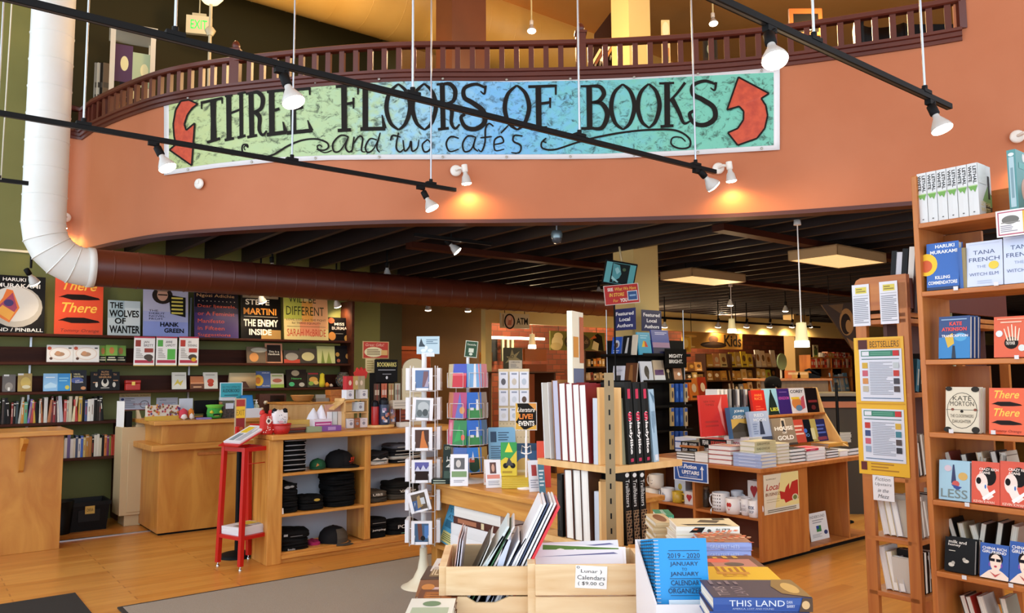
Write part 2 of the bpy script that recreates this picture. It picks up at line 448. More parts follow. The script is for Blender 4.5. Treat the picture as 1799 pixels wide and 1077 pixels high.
# DUCTS
WD=noise_mat('white_duct_paint','#d6d6cf','#dededa',(1,1,1),2,.4);BD=noise_mat('brown_duct_paint','#4a1c10','#562213',(1,1,1),2,.38)
YV=6.95;pv=at_y(81,300,YV);rd=.178;zc=2.62
dt=thing('air_duct','white riser pipe bending into a brown round duct under the balcony','duct',RG@TR(pv.x,pv.y,0))
def seams(T,z0,z1,step,m,r):
 b=MB();z=z0
 while z<z1-.01:
  b.lathe([(r,z),(r+.005,z+.008),(r,z+.016)],m,28,T,cap=False);z+=step
 return b
re=.36
mv=seams(Matrix(),zc+re,6.9,.25,WD,rd).lathe([(rd,zc+re),(rd,6.99)],WD,32)
part('riser',mv,dt)
el=MB();rings=[]
for j in range(6):
 t=(pi/2)*j/5;c=Vector((re-re*cos(t),0,zc+re-re*sin(t)));ax=Vector((sin(t),0,-cos(t)));n1=Vector((0,1,0));n2=ax.cross(n1)
 rings.append([c+n1*rd*cos(2*pi*k/32)+n2*rd*sin(2*pi*k/32) for k in range(32)])
for j in range(5):el.loft([rings[j],rings[j+1]],WD,caps=False)
for j in range(1,5):
 c=sum(rings[j],Vector())/32;el.tube([c+(p-c)*1.012 for p in rings[j]],.005,WD,5,True)
part('elbow',el,dt)
Tx=TR(re,0,zc)@RY(pi/2)
part('collar',MB().lathe([(rd,0),(rd+.008,.0),(rd+.008,.06),(rd,.06)],WD,32,Tx),dt)
part('brown_run',seams(Tx,.2,6.8,.22,BD,rd-.004).lathe([(rd-.004,.05),(rd-.004,6.95)],BD,32,Tx),dt,label='brown painted duct run')
q=on_b(545,31,9.2)
t=thing('upper_duct','large ochre round duct under the upper floor ceiling','duct',RG@TR(0,9.1,q.z+.55))
YD=noise_mat('ochre_duct_paint','#c99a4a','#d0a354',(1,1,1),2,.45)
part('duct_tube',seams(RY(pi/2),2.3,14.9,.45,YD,.55).lathe([(.55,2.2),(.55,15)],YD,40,RY(pi/2)),t)
p=at_y(848,8,11);t2=MB().box(0,12,0,.35,0,.3,tan);struct('trim_5',t2,RG@TR(p.x,p.y,p.z+.1))
# TRACK LIGHTS
HOT=M('#fff1d6',.5,0,14)
BULB=M('#c2c0bb',.3)
ZT=3.25
def bulb_parts(root,d,r=.06,on=True,body=None,power=30,ang=130,lc=(1,.72,.42)):
 """reflector bulb hanging from the origin along direction d"""
 T=Vector(d).to_track_quat('Z','Y').to_matrix().to_4x4()
 part('socket',MB().lathe([(.021,-.085),(.027,-.08),(.027,-.02),(.022,-.015)],body or BLACK,14,T),root)
 part('bulb',MB().lathe([(.018,-.018),(.021,.005),(.034,.025),(r*.9,.06),(r,.075),(r,.085)],BULB,20,T,cap=False),root)
 part('bulb_face',MB().lathe([(r,.085),(r*.93,.094),(r*.6,.1),(0,.103)],HOT if on else BULB,20,T),root,label='glowing bulb face' if on else None)
 if on:lamp('SPOT',T@Vector((0,0,.12)),power,lc,parent=root,size=.05,d=d,angle=ang)
def track(nm,x0,y0,x1,y1,rods,spots,label,zt=ZT):
 pm=on_z((x0+x1)/2,(y0+y1)/2,zt);b=pm.y
 p0,p1=on_b(x0,y0,b),on_b(x1,y1,b);a0,a1=p0.x,p1.x
 t=thing('light_track',label,'track light',RG@TR(a0,b,zt))
 Lg=a1-a0
 part('track_bar',MB().box(0,Lg,-.018,.018,-.016,.016,BLACK).box(.001,Lg-.001,-.008,.008,-.017,-.0155,M('#333333',.4)),t)
 for px,py in rods:
  a=on_b(px,py,b).x-a0
  rd_=part('suspension_rod',MB().cyl((a,0,.03),(a,0,6.98-zt),.0075,STEEL,n=8),t)
  part('rod_clip',MB().box(a-.045,a+.045,-.022,.022,.012,.034,BLACK).cyl((a,0,.034),(a,0,.06),.016,BLACK,n=10),t)
 for(px,py),(qx,qy),lab,pw in spots:
  a=on_b(px,py,b).x;q=on_b(qx,qy,b);
  s=thing('track_spotlight',lab,'spotlight',RG@TR(q.x,b-.03,q.z),'reflector spots on the black light tracks')
  d=Vector((q.x-a,-.35*(zt-q.z),q.z-zt)).normalized()
  bulb_parts(s,d,.06,True,None,pw)
  top=Vector((a-q.x,.03,zt-q.z-.018));sk=-.085*d
  part('arm',MB().box(top.x-.035,top.x+.035,.012,.048,top.z-.028,top.z,BLACK).tube([top+Vector((0,0,-.028)),(top+sk)/2+Vector((.015,-.02,0)),sk],.009,BLACK,6),s)
 return t
PW=26
track('a',-60,-18,1256,298,[(308,50),(725,163),(1018,235),(1222,284)],[((494,124),(503,158),'lit reflector spot hanging over the word three on the banner',PW),((1224,297),(1236,315),'lit reflector spot at the end of the longest black track',PW)],'longest black light track crossing before the painted banner')
track('b',-40,189,800,337,[(147,214),(513,278),(757,325)],[((270,250),(283,278),'lit reflector spot beside the lower corner of the banner by the red arrow',PW),((739,330),(748,352),'lit reflector spot under the short end of the lower black track',PW)],'lower black light track passing the white riser pipe')
track('c',1225,-14,1668,184,[(1430,66),(1625,163)],[((1352,52),(1346,86),'large lit reflector spot high up before the balcony railing',PW),((1634,176),(1636,208),'lit reflector spot before the bare salmon wall above the bookcase',PW)],'short black light track high up before the plain salmon wall')
track('e',728,414,863,427,[],[],'short black light track under the dark beams above the duct',2.95)
track('d',-60,310,50,321,[(-10,312)],[],'stub of black light track ending against the white riser pipe')
p=on_b(3,288,on_z(20,318,ZT).y);q=on_b(21,0,p.y)
solo('hanging_wire',MB().tube([(p.x,p.y,ZT),(q.x,q.y,q.z),(q.x+(q.x-p.x)*.6,q.y,6.98)],.006,M('#d8d4c0'),6),'thin slanting pale wire hanging before the green wall','wire',RG)
WP=M('#e9e6de',.4)
def flood(px,py,label,on=True,dx=.09,power=14):
 p=fhit(px,py,.03);k=p.y;q=fhit(px+2,py,.03);ang=math.atan2(q.y-p.y,q.x-p.x)
 s=thing('wall_lamp',label,'wall lamp',TR(*p)@RZ(ang))
 part('back_plate',MB().lathe([(.052,0),(.052,.008),(.04,.02),(.0,.022)],WP,20,RX(pi/2)),s)
 if not on:
  part('cover_screw',MB().box(-.012,.012,-.028,-.018,-.004,.03,WP),s);return
 part('arm',MB().tube([(0,-.015,0),(dx*.4,-.05,.012),(dx*.75,-.075,.0)],.013,WP,8),s)
 e=thing_child('lamp_head',s,TR(dx,-.1,-.055))
 bulb_parts(e,Vector((.12,.12,-1)).normalized(),.045,True,WP,power,160,(1,.6,.18))
def thing_child(name,parent,M4):
 o=bpy.data.objects.new(name,None);COL.objects.link(o);o.parent=parent;o.matrix_basis=M4;o.empty_display_size=.03
 return o
flood(801,300,'white flood lamp shining on the salmon wall under the middle of the banner')
flood(1262,296,'white flood lamp beside the tip of the longest track')
flood(1787,240,'white flood lamp on the salmon wall above the tall bookcase')
flood(116,382,'small flood lamp tucked between riser pipe and balcony corner',True,-.05)
flood(350,323,'blank white cover plate on the salmon wall under the banner corner',False)
# BANNER
def ramp(tab,x):
 for(x0,y0),(x1,y1) in zip(tab,tab[1:]):
  if x<=x1:return y0+(y1-y0)*(x-x0)/(x1-x0)
 return tab[-1][1]
BT=[(288,175),(345,165),(387,158),(455,147),(580,139),(650,135),(800,134),(900,136),(1100,132),(1300,122),(1368,119)]
BB=[(288,308),(380,295),(478,285),(580,281),(675,280),(900,280),(1050,279),(1200,273),(1371,263)]
def bpt(u,v,off):
 px=288+(1370-288)*u
 q=fhit(px,ramp(BB,px)+(ramp(BT,px)-ramp(BB,px))*v,off+.006*sin(u*60)*(1-v));q.z=min(q.z,ZM-.004-(1-v)*.002)
 return q
mp_,nt,bs=newmat('painted_banner');N,L=nt.nodes,nt.links
tc=N.new('ShaderNodeTexCoord');sx=N.new('ShaderNodeSeparateXYZ');cr=N.new('ShaderNodeValToRGB');L.new(tc.outputs['UV'],sx.inputs[0]);
nz0=N.new('ShaderNodeTexNoise');nz0.inputs['Scale'].default_value=9;ad=N.new('ShaderNodeMath');ad.operation='MULTIPLY_ADD';ad.inputs[1].default_value=.22
L.new(nz0.outputs['Fac'],ad.inputs[0]);L.new(sx.outputs['X'],ad.inputs[2]);L.new(ad.outputs[0],cr.inputs[0])
mpp=N.new('ShaderNodeMapping');mpp.inputs['Scale'].default_value=(8,1,1);L.new(tc.outputs['UV'],mpp.inputs[0]);L.new(mpp.outputs[0],nz0.inputs['Vector'])
e=cr.color_ramp.elements;e[0].position=.12;e[0].color=lin('#b4c486');e[1].position=1.1;e[1].color=lin('#6fbfa8')
for p_,c_ in((.42,'#a9c79a'),(.52,'#93c6dc'),(.66,'#6fb2e2'),(.80,'#6dbcc4'),(.95,'#72bfa8')):
 q_=e.new(p_);q_.color=lin(c_)
nz1=N.new('ShaderNodeTexNoise');nz1.inputs['Scale'].default_value=7;nz1.inputs['Detail'].default_value=8;nz1.inputs['Roughness'].default_value=.72;nz1.inputs['Distortion'].default_value=.8
mp3=N.new('ShaderNodeMapping');mp3.inputs['Scale'].default_value=(9,1.4,1);L.new(tc.outputs['UV'],mp3.inputs[0]);L.new(mp3.outputs[0],nz1.inputs['Vector'])
c2=N.new('ShaderNodeValToRGB');c2.color_ramp.elements[0].position=.36;c2.color_ramp.elements[0].color=lin('#2c382c');c2.color_ramp.elements[1].position=.49;c2.color_ramp.elements[1].color=(1,1,1,1)
L.new(nz1.outputs['Fac'],c2.inputs[0]);mx=N.new('ShaderNodeMixRGB');mx.blend_type='MULTIPLY';mx.inputs[0].default_value=.85
L.new(cr.outputs[0],mx.inputs[1]);L.new(c2.outputs[0],mx.inputs[2]);L.new(mx.outputs[0],bs.inputs['Base Color']);bs.inputs['Roughness'].default_value=.5
def cloth(name,u0,u1,v0,v1,off,m,nu=110,nv=8):
 b=MB();vs=[bpt(u0+(u1-u0)*i/nu,v0+(v1-v0)*j/nv,off) for j in range(nv+1) for i in range(nu+1)]
 b.add(vs,[(j*(nu+1)+i,j*(nu+1)+i+1,(j+1)*(nu+1)+i+1,(j+1)*(nu+1)+i) for j in range(nv) for i in range(nu)],m,None,True)
 me=b.mesh(name);uv=me.uv_layers.new(name='UVMap')
 for l in me.loops:
  k=l.vertex_index;uv.data[l.index].uv=((k%(nu+1))/nu,(k//(nu+1))/nv)
 return me
bn=link('banner',cloth('banner',0,1,0,1,.02,M('#e9e8ea',.5)))
sm_=bn.modifiers.new('thickness','SOLIDIFY');sm_.thickness=.003
tag(bn,'long hand-painted banner with red arrows fixed below the balcony railing','banner')
link('painted_panel',cloth('painted_panel',.008,.990,.06,.945,.025,mp_),bn)
def ribbon(mb,pts,ws,m,off=.032):
 """brush stroke through photo-sized banner coordinates"""
 n=len(pts);L_,R_=[],[]
 for i,p in enumerate(pts):
  a=Vector(pts[max(i-1,0)]);b=Vector(pts[min(i+1,n-1)]);t=(b-a).normalized();q=Vector((-t.y,t.x))*ws[i]/2
  L_.append(fhit(p[0]+q.x,p[1]+q.y,off));R_.append(fhit(p[0]-q.x,p[1]-q.y,off))
 mb.add(L_+R_,[(i,i+1,n+i+1,n+i) for i in range(n-1)],m)
def stroke(mb,pts,w0,w1=None,m=None,n=7,wm=None):
 q=[(v.x,v.y) for v in cat_rom([(x,y,0) for x,y in pts],n)] if len(pts)>2 else[pts[0],((pts[0][0]+pts[1][0])/2,(pts[0][1]+pts[1][1])/2),pts[1]]
 w1=w0 if w1 is None else w1;k=len(q)-1
 ws=[w0+(w1-w0)*i/k+((wm-(w0+w1)/2)*sin(pi*i/k) if wm else 0) for i in range(k+1)]
 ribbon(mb,q,ws,m or INK)
INK=M('#17130f',.6)
LET={'T':[([(2,94),(98,97)],5),([(3,97),(2,80)],4,2),([(97,99),(98,84)],4,2),([(56,96),(58,4)],11,11,9),([(28,2),(88,5)],5)],'H':[([(22,97),(24,3)],9),([(78,97),(80,3)],7),([(24,58),(78,64)],4),([(5,98),(40,97)],4),([(62,98),(98,99)],4),([(4,2),(46,3)],5),([(62,3),(99,5)],5)],'R':[([(26,96),(30,4)],9),([(2,97),(30,99)],4),([(8,2),(54,4)],5),([(28,98),(58,98),(80,84),(72,62),(34,55)],4,4,8),([(46,56),(66,42),(64,16),(80,3),(99,12)],9,3)],'E':[([(24,96),(26,4)],10),([(2,97),(86,99)],5),([(85,101),(86,84)],4,3),([(28,54),(62,58)],5),([(2,3),(96,4)],7),([(92,3),(78,28)],8,2)],'F':[([(36,96),(38,4)],10),([(2,97),(96,99)],5),([(95,102),(95,78)],4,3),([(38,58),(76,61)],5),([(76,72),(76,48)],4,3),([(10,2),(66,3)],6)],'L':[([(24,96),(24,5)],10),([(2,98),(48,98)],4),([(6,4),(96,4)],7),([(93,4),(84,34)],8,2)],'O':[([(50,99),(16,80),(4,48),(20,16),(52,1)],3,3,8),([(50,99),(82,82),(97,50),(80,16),(52,1)],3,3,8)],'S':[([(96,96),(92,78),(78,84)],5,2),([(92,92),(60,99),(22,90),(22,70),(52,58),(88,40),(92,16),(62,2),(26,6),(10,26),(24,34)],4,5,9)],'B':[([(32,98),(34,3)],10),([(2,98),(40,98)],4),([(4,3),(50,3)],5),([(36,98),(70,96),(84,80),(66,64),(38,61)],4,4,8),([(40,61),(76,58),(96,34),(78,4),(40,3)],4,4,9)],'K':[([(26,97),(27,3)],10),([(2,98),(48,98)],4),([(6,2),(46,3)],5),([(82,98),(56,74),(34,58)],5,4),([(42,62),(62,34),(78,8),(98,12)],9,3)]}
lt=MB()
for ch,x0,x1,yt0,yt1,yb0,yb1 in(('T',353,391,176,170,254,246),('H',393,432,168,161,248,242),('R',431,469,163,159,243,239),('E',468,505,159,157,239,235),('E',503,551,157,154,236,232),('F',589,631,150,148,231,230),('L',630,679,149,148,230,229),('O',677,722,147,146,229,229),('O',723,767,146,146,229,229),('R',766,808,146,146,229,228),('S',805,855,147,147,228,228),('O',885,931,149,149,229,229),('F',927,979,150,150,228,226),('B',1019,1069,150,149,228,227),('O',1072,1116,147,147,229,228),('O',1119,1160,147,146,226,225),('K',1157,1214,145,143,224,222),('S',1206,1260,142,141,222,220)):
 def mpq(x,y):
  u,v=x/100,y/100;t=yt0+(yt1-yt0)*u;b_=yb0+(yb1-yb0)*u
  return(x0+(x1-x0)*u,b_+(t-b_)*v)
 for s in LET[ch]:stroke(lt,[mpq(*q) for q in s[0]],s[1],s[2] if len(s)>2 else None,wm=s[3] if len(s)>3 else None)
for s in([(612,240),(598,238),(585,252),(587,266),(598,264),(611,243)],[(612,240),(607,258),(613,267),(620,262)],[(622,240),(618,268)],[(620,254),(630,240),(637,243),(635,264),(642,267)],[(662,246),(650,244),(642,258),(646,268),(656,262),(664,246)],[(668,233),(662,258),(667,268)],[(686,247),(690,238),(704,241)],[(700,233),(696,258),(702,267),(709,262)],[(708,246),(711,265),(719,258),(722,248),(724,265),(733,260),(736,245)],[(750,246),(742,254),(745,266),(753,265),(758,255),(752,246),(747,248)],[(806,243),(792,240),(784,252),(790,266),(806,262)],[(836,241),(822,239),(813,252),(816,266),(828,262),(836,241)],[(836,241),(832,258),(840,266)],[(867,222),(859,217),(853,226),(852,250),(846,266),(840,262)],[(844,242),(864,240)],[(868,254),(884,250),(880,240),(869,246),(870,264),(886,262)],[(880,234),(894,219)],[(918,239),(904,238),(902,248),(915,256),(912,268),(898,268)]):
 stroke(lt,s,2.4,1.8,wm=3.2)
z7=lambda l:[(280+x/6,140+y/6) for x,y in l]
r3=lambda l:[(900+x/3.99,y/3.99) for x,y in l]
stroke(lt,z7([(905,745),(892,715),(910,695),(932,712),(925,685),(882,688),(872,740),(905,800),(1050,822),(1200,790),(1350,700),(1500,640),(1650,625),(1760,660),(1782,710),(1740,742),(1680,735),(1664,702),(1690,688),(1716,708)]),2,2,wm=3.4)
stroke(lt,[(583,264),(570,268),(556,262)],2,2)
stroke(lt,r3([(240,1000),(218,990),(238,968),(205,1000),(215,1040),(300,1048),(450,1000),(600,960),(800,925),(1000,908),(1150,915),(1240,970),(1240,1030),(1170,1040),(1115,1010),(1125,965),(1180,963),(1215,992)]),2,2,wm=3.6)
part('lettering',lt,bn,label='black hand-painted lettering')
RED=noise_mat('arrow_red','#b03a20','#c94d2a',(6,6,6),3,.5)
def arrow(pts):
 c=(sum(p[0] for p in pts)/len(pts),sum(p[1] for p in pts)/len(pts))
 q=[(v.x,v.y) for v in cat_rom([(x,y,0) for x,y in pts],1)]
 b=MB().add([fhit(x,y,.034) for x,y in pts],[tuple(range(len(pts)))],RED)
 pp=pts+[pts[0]]
 for s in zip(pp,pp[1:]):ribbon(b,list(s),[3,3],INK,.037)
 part('arrow',b,bn,label='red painted arrow')
arrow(z7([(405,255),(310,213),(225,225),(170,320),(145,470),(155,600),(175,680),(105,740),(340,905),(372,458),(282,532),(262,470),(295,370),(345,300)]))
arrow(r3([(1585,540),(1800,655),(1745,690),(1778,740),(1790,810),(1770,900),(1715,970),(1580,1018),(1510,930),(1580,900),(1620,840),(1622,780),(1590,745),(1505,770)]))
gm=MB()
for px in range(330,1360,112):
 for py in(ramp(BT,px)+4,ramp(BB,px)-4):
  p=fhit(px,py,.03);gm.lathe([(.012,0),(.012,.004),(.006,.004)],M('#a9a49a',.4,1),10,TR(*p)@RX(pi/2))
part('grommet',gm,bn)
# WALL OF SHELVES
BS=9.66
zs=[on_b(200,y,BS).z for y in(589,637,686.5)]+[on_b(60,744,BS).z,on_b(150,804,BS).z]
aL,aR=.2,on_b(617,600,BS).x
ws=thing('wall_shelving','dark stained wall shelving along the green wall above the counters','shelving',G(0,0,0))
for i,z in enumerate(zs):
 a0,a1=(aL,aR) if i<3 else((aL,on_b(214,700,BS).x) if i==3 else(on_b(100,800,BS).x,on_b(214,700,BS).x))
 part('shelf',MB().box(a0,a1,BS,9.98,z-.028,z,DKSHELF),ws,None,.004)
 if i in(1,2):part('ledge_back',MB().box(a0,a1,9.90,9.93,z,z+.17,DKSHELF),ws)
for px in(54,334,612):
 a=on_b(px,620,9.93).x;part('standard',MB().box(a-.01,a+.01,9.955,9.985,.4,zs[0]+.5,STEEL),ws)
part('end_upright',MB().box(aR,aR+.035,BS-.02,9.99,0,2.62,DKSHELF),ws)
part('low_upright',MB().box(on_b(209,780,BS).x,on_b(209,780,BS).x+.03,BS,9.99,.02,zs[3]-.03,DKSHELF),ws)
part('low_upright',MB().box(on_b(99,780,BS).x,on_b(99,780,BS).x+.03,BS,9.99,.02,zs[3]-.03,DKSHELF),ws)
def FB(px0,px1,pyt,z,b):
 """front-facing thing on a ledge: centre a, width, height"""
 pc=(px0+px1)/2;p,q=on_b(px0,pyt,b),on_b(px1,pyt,b);t=on_b(pc,pyt,b)
 return(p.x+q.x)/2,q.x-p.x,t.z-z
def poster(px0,px1,pyt,cov,art,label,z=None,b=9.80,cat='poster',name='cover_poster',th=.012,lean=6,group='enlarged book covers on the top wall shelf'):
 z=zs[0] if z is None else z
 a,w_,h=FB(px0,px1,pyt,z,b)
 m=MB().box(-w_/2,w_/2,-th/2,th/2,0,h,M(cov,.35)).art(art,w_,h,FRONT(th,h))
 return solo(name,m,label,cat,G(a,b,z+.002,0,R(lean)),group)
Bm='big cover board on the top shelf, '
poster(-26,82,483,'#0c0a0a',[('E',.52,.46,.44,.36,'#b9b2a4'),('E',.50,.50,.40,.30,'#d6d2c8'),('P',[(.12,.34),(.42,.18),(.58,.44),(.46,.74),(.36,.76),(.30,.6)],'#e0742a'),('P',[(.22,.44),(.42,.24),(.54,.44),(.46,.70)],'#a03a5a'),('P',[(.2,.36),(.42,.22),(.5,.36),(.3,.48)],'#e8a440'),('E',.40,.52,.08,.06,'#3b2a66'),('T','HARUKI',.48,.93,.38,.06,'#f1efe8'),('T','MURAKAMI',.55,.825,.72,.07,'#f1efe8'),('T','WIND / PINBALL',.52,.06,.92,.06,'#f1efe8')],Bm+'black with a round pale plate')
FEA=lambda y:[('P',[(.1,y),(.25,y+.045),(.6,y+.05),(.9,y),(.94,y-.03),(.7,y-.045),(.35,y-.05)],'#1a0d0a'),('R',.08,y-.012,.2,y-.004,'#1a0d0a')]
TT=[('T','There',.5,.86,.74,.17,'#f3c04a',.3),('T','There',.5,.47,.76,.17,'#f3c04a',.3)]+FEA(.655)+FEA(.25)+[('T','Tommy Orange',.52,.065,.8,.07,'#7a2412',.3,0)]
poster(99,184,487,'#d9481f',TT,Bm+'orange with two black feathers')
poster(191,248,528,'#b9c6cb',[('R',0,.5,.5,1,'#9fb4bd'),('R',.52,.3,1,.8,'#cdd6d8'),('T','THE',.26,.86,.4,.17,'#0d0d0d',0,.03),('T','WOLVES',.5,.63,.92,.2,'#0d0d0d',0,.03),('T','OF',.38,.42,.34,.17,'#0d0d0d',0,.03),('T','WANTER',.52,.18,.94,.22,'#0d0d0d',0,.03)],Bm+'small, pale blue with heavy black title')
poster(254,333,503,'#b9b7cf',[('R',0,0,1,.3,'#8d9ad8'),('R',0,.3,1,.5,'#a6abd4'),('E',.42,.82,.23,.17,'#2b211c'),('E',.42,.83,.12,.12,'#c99a82'),('R',.30,.9,.54,.97,'#8a6a50'),('R',.32,.82,.53,.845,'#15110e'),('P',[(.56,.84),(.94,.80),(.94,.40),(.60,.46)],'#16150f')]+[('R',.62,.76-i*.075,.88,.795-i*.075,'#d8c85a') for i in range(5)]+[('T','THE\nDEBUT\nNOVEL\nFROM',.3,.43,.36,.2,'#2a2a44',0,0),('T','HANK',.58,.245,.42,.09,'#10131f',0,.03),('T','GREEN',.68,.125,.44,.09,'#10131f',0,.03)],Bm+'lavender with a round portrait in glasses')
poster(344,421,507,'#3b2466',[('R',0,.62,1,1,'#120d1a'),('R',0,.5,1,.62,'#23163e'),('T','Chimamanda',.48,.96,.72,.06,'#c49a62',0,0),('T','Ngozi Adichie',.48,.85,.86,.08,'#d6a46a',0,0)]+[('E',.1+i*.09,.745,.012,.008,'#c9b7a0') for i in range(10)]+[('T',s_,.07+w_/2,y_,w_,.08,'#d8573f',0,0) for s_,y_,w_ in(('Dear Ijeawele,',.635,.88),('or A Feminist',.49,.84),('Manifesto',.34,.6),('in Fifteen',.195,.6),('Suggestions',.055,.74))],Bm+'deep purple with red lines of title')
poster(425,495,514,'#0e0b0a',[('R',.05,.88,.95,.99,'#8d7a62'),('R',.5,.0,1,.2,'#a07c40'),('T','STEVE',.42,.795,.6,.12,'#e9e2d2',0,.02),('T','MARTINI',.48,.595,.82,.14,'#e08f30',0,.02),('R',.08,.475,.92,.485,'#b9b0a0'),('T','THE ENEMY',.5,.345,.86,.15,'#f0ece0',0,.03),('T','INSIDE',.48,.15,.56,.13,'#f0ece0',0,.03)],Bm+'black with orange and white block title')
poster(501,578,517,'#d9c78a',[('R',0,.45,.4,1,'#a9b04c'),('R',.4,.3,.7,.85,'#dca04a'),('R',.65,.25,1,.95,'#e0a878'),('R',.35,.1,.8,.4,'#e0916a'),('T','WILL BE',.42,.89,.62,.15,'#23301c',0,0),('T','DIFFERENT',.48,.635,.86,.19,'#23301c',0,0),('T','LOVE, LOSS and THE FIGHT',.5,.44,.9,.05,'#4a3a20',0,0),('T','for TRANS EQUALITY',.5,.365,.66,.05,'#4a3a20',0,0),('R',.06,.29,.94,.297,'#23301c'),('T','SARAH McBRIDE',.5,.16,.88,.16,'#c4472c',0,0)],Bm+'patched green and orange, thinly lettered')
poster(579,614,558,'#0e0c0e',[('E',.12,.86,.16,.12,'#c0562a'),('E',.14,.2,.18,.18,'#d08a3a'),('E',.9,.12,.16,.14,'#a8823a'),('T','MISS',.52,.72,.5,.12,'#d9d4cc'),('T','BURMA',.52,.54,.76,.13,'#d9d4cc'),('R',.3,.3,.7,.315,'#b5b0a6')],Bm+'smallest and black with orange flowers')
for px0,px1,nm,c1,lab in((236,271,'JAN\nBRETT','#9a3a2a','white event flyer with a small red portrait, hung first from the shelf edge'),(275,310,'ANNE\nLAMOTT','#58b04a','white event flyer with a green square, hung from the shelf edge'),(315,348,'AN\nEVENING','#c03a2a','white event flyer with a yellow dot, hung from the shelf edge')):
 b=BS-.012;p,q=on_b(px0,591,b),on_b(px1,643,b);w_,h=q.x-p.x,p.z-q.z
 it=[('R',0,.95,1,1,'#b8324a'),('R',.07,.66,.32,.88,c1),('T',nm,.68,.76,.46,.2,'#3a3030',0,0),('R',.06,.1,.94,.2,'#b8324a'),('R',0,0,1,.03,'#dcb85a')]
 it+=[('R',.54,.22,.92,.58,'#5ab84a')] if c1=='#58b04a' else[('R',.5,.46,.92,.6,c1),('E',.7,.3,.22,.1,'#4a4036'),('E',.76,.22,.13,.07,'#e0b020' if px0>300 else '#4a4036')]
 it+=[('L',.1,.26,.46,.6,6,'#a09890')]
 solo('event_flyer',MB().box(-w_/2,w_/2,-.001,.001,0,h,WHITE).art(it,w_,h,FRONT(.002,h)),lab,'flyer',G((p.x+q.x)/2,b,q.z))
def fbook(px0,px1,pyt,i,label,cov,art,t=.02,b=9.76,lean=9,group=None,pages=False):
 a,w_,h=FB(px0,px1,pyt,zs[i],b)
 return book(G(a,b,zs[i]+.004,0,R(lean)),label,cov,w_,h/cos(R(lean)),t,art,None,group,pages)
S2=' on the second wall shelf'
OVA=[('E',.5,.5,.42,.38,'#e2cfc0'),('E',.5,.5,.38,.33,'#efeae2'),('E',.48,.46,.2,.13,'#b0896a'),('E',.42,.52,.1,.12,'#c9936a'),('E',.1,.8,.08,.1,'#c0553a'),('E',.16,.2,.06,.08,'#5a3a2a'),('R',.82,.78,.94,.86,'#4a4a48')]
fbook(83,129,607,1,'white oval-drawing picture book nearest the riser pipe'+S2,'#e9e6e0',OVA)
fbook(129.5,175,607,1,'white oval-drawing picture book beside the green ones'+S2,'#e9e6e0',OVA)
GRB=[('R',0,0,1,.38,'#151310'),('E',.5,.68,.22,.2,'#c07a3a'),('R',.1,.1,.9,.18,'#d8d0b0'),('R',.2,.24,.8,.3,'#d8d0b0')]
fbook(174,189,608,1,'green and black paperback, first of three alike'+S2,'#7aa63a',GRB,b=9.80)
fbook(204,222,608,1,'green and black paperback, last of three alike'+S2,'#7aa63a',GRB,b=9.80)
fbook(187,207,607,1,'green and black paperback, middle of three alike'+S2,'#7aa63a',GRB,b=9.75)
for px0,px1,pyt,cov,art,lab in((434,470,610,'#6b5a45',[('E',.35,.35,.22,.28,'#c98a4a'),('E',.6,.8,.4,.15,'#b9b3a0')],'brown and cream illustrated paperback before the copper-framed one'),(467,497,604,'#c98b6a',[('R',.1,.06,.9,.92,'#2a201c'),('T','This Is a',.5,.58,.6,.1,'#f0e8d8'),('T','Handbook',.5,.45,.66,.1,'#f0e8d8')],'tall copper-edged black paperback'),(499,527,616,'#3a3530',[('R',0,0,1,.3,'#b8402a'),('E',.5,.5,.4,.3,'#9a958a')],'small grey paperback with red foot'),(526,557,613,'#3a3228',[('E',.5,.45,.36,.3,'#c9c08a')],'dark paperback with a cream blot'),(558,589,609,'#c9cc8a',[('P',[(.2,0),(.3,.8),(.4,0)],'#7a8a3a'),('P',[(.5,0),(.65,.7),(.8,0)],'#8a9a44')],'pale yellow-green paperback of leaves'),(590,614,608,'#171316',[('E',.15,.5,.14,.12,'#b0863a'),('E',.85,.4,.12,.14,'#a0763a'),('E',.2,.15,.13,.1,'#a0563a')],'black floral paperback at the shelf end')):
 fbook(px0,px1,pyt,1,lab+S2,cov,art)
S3=' on the third wall shelf'
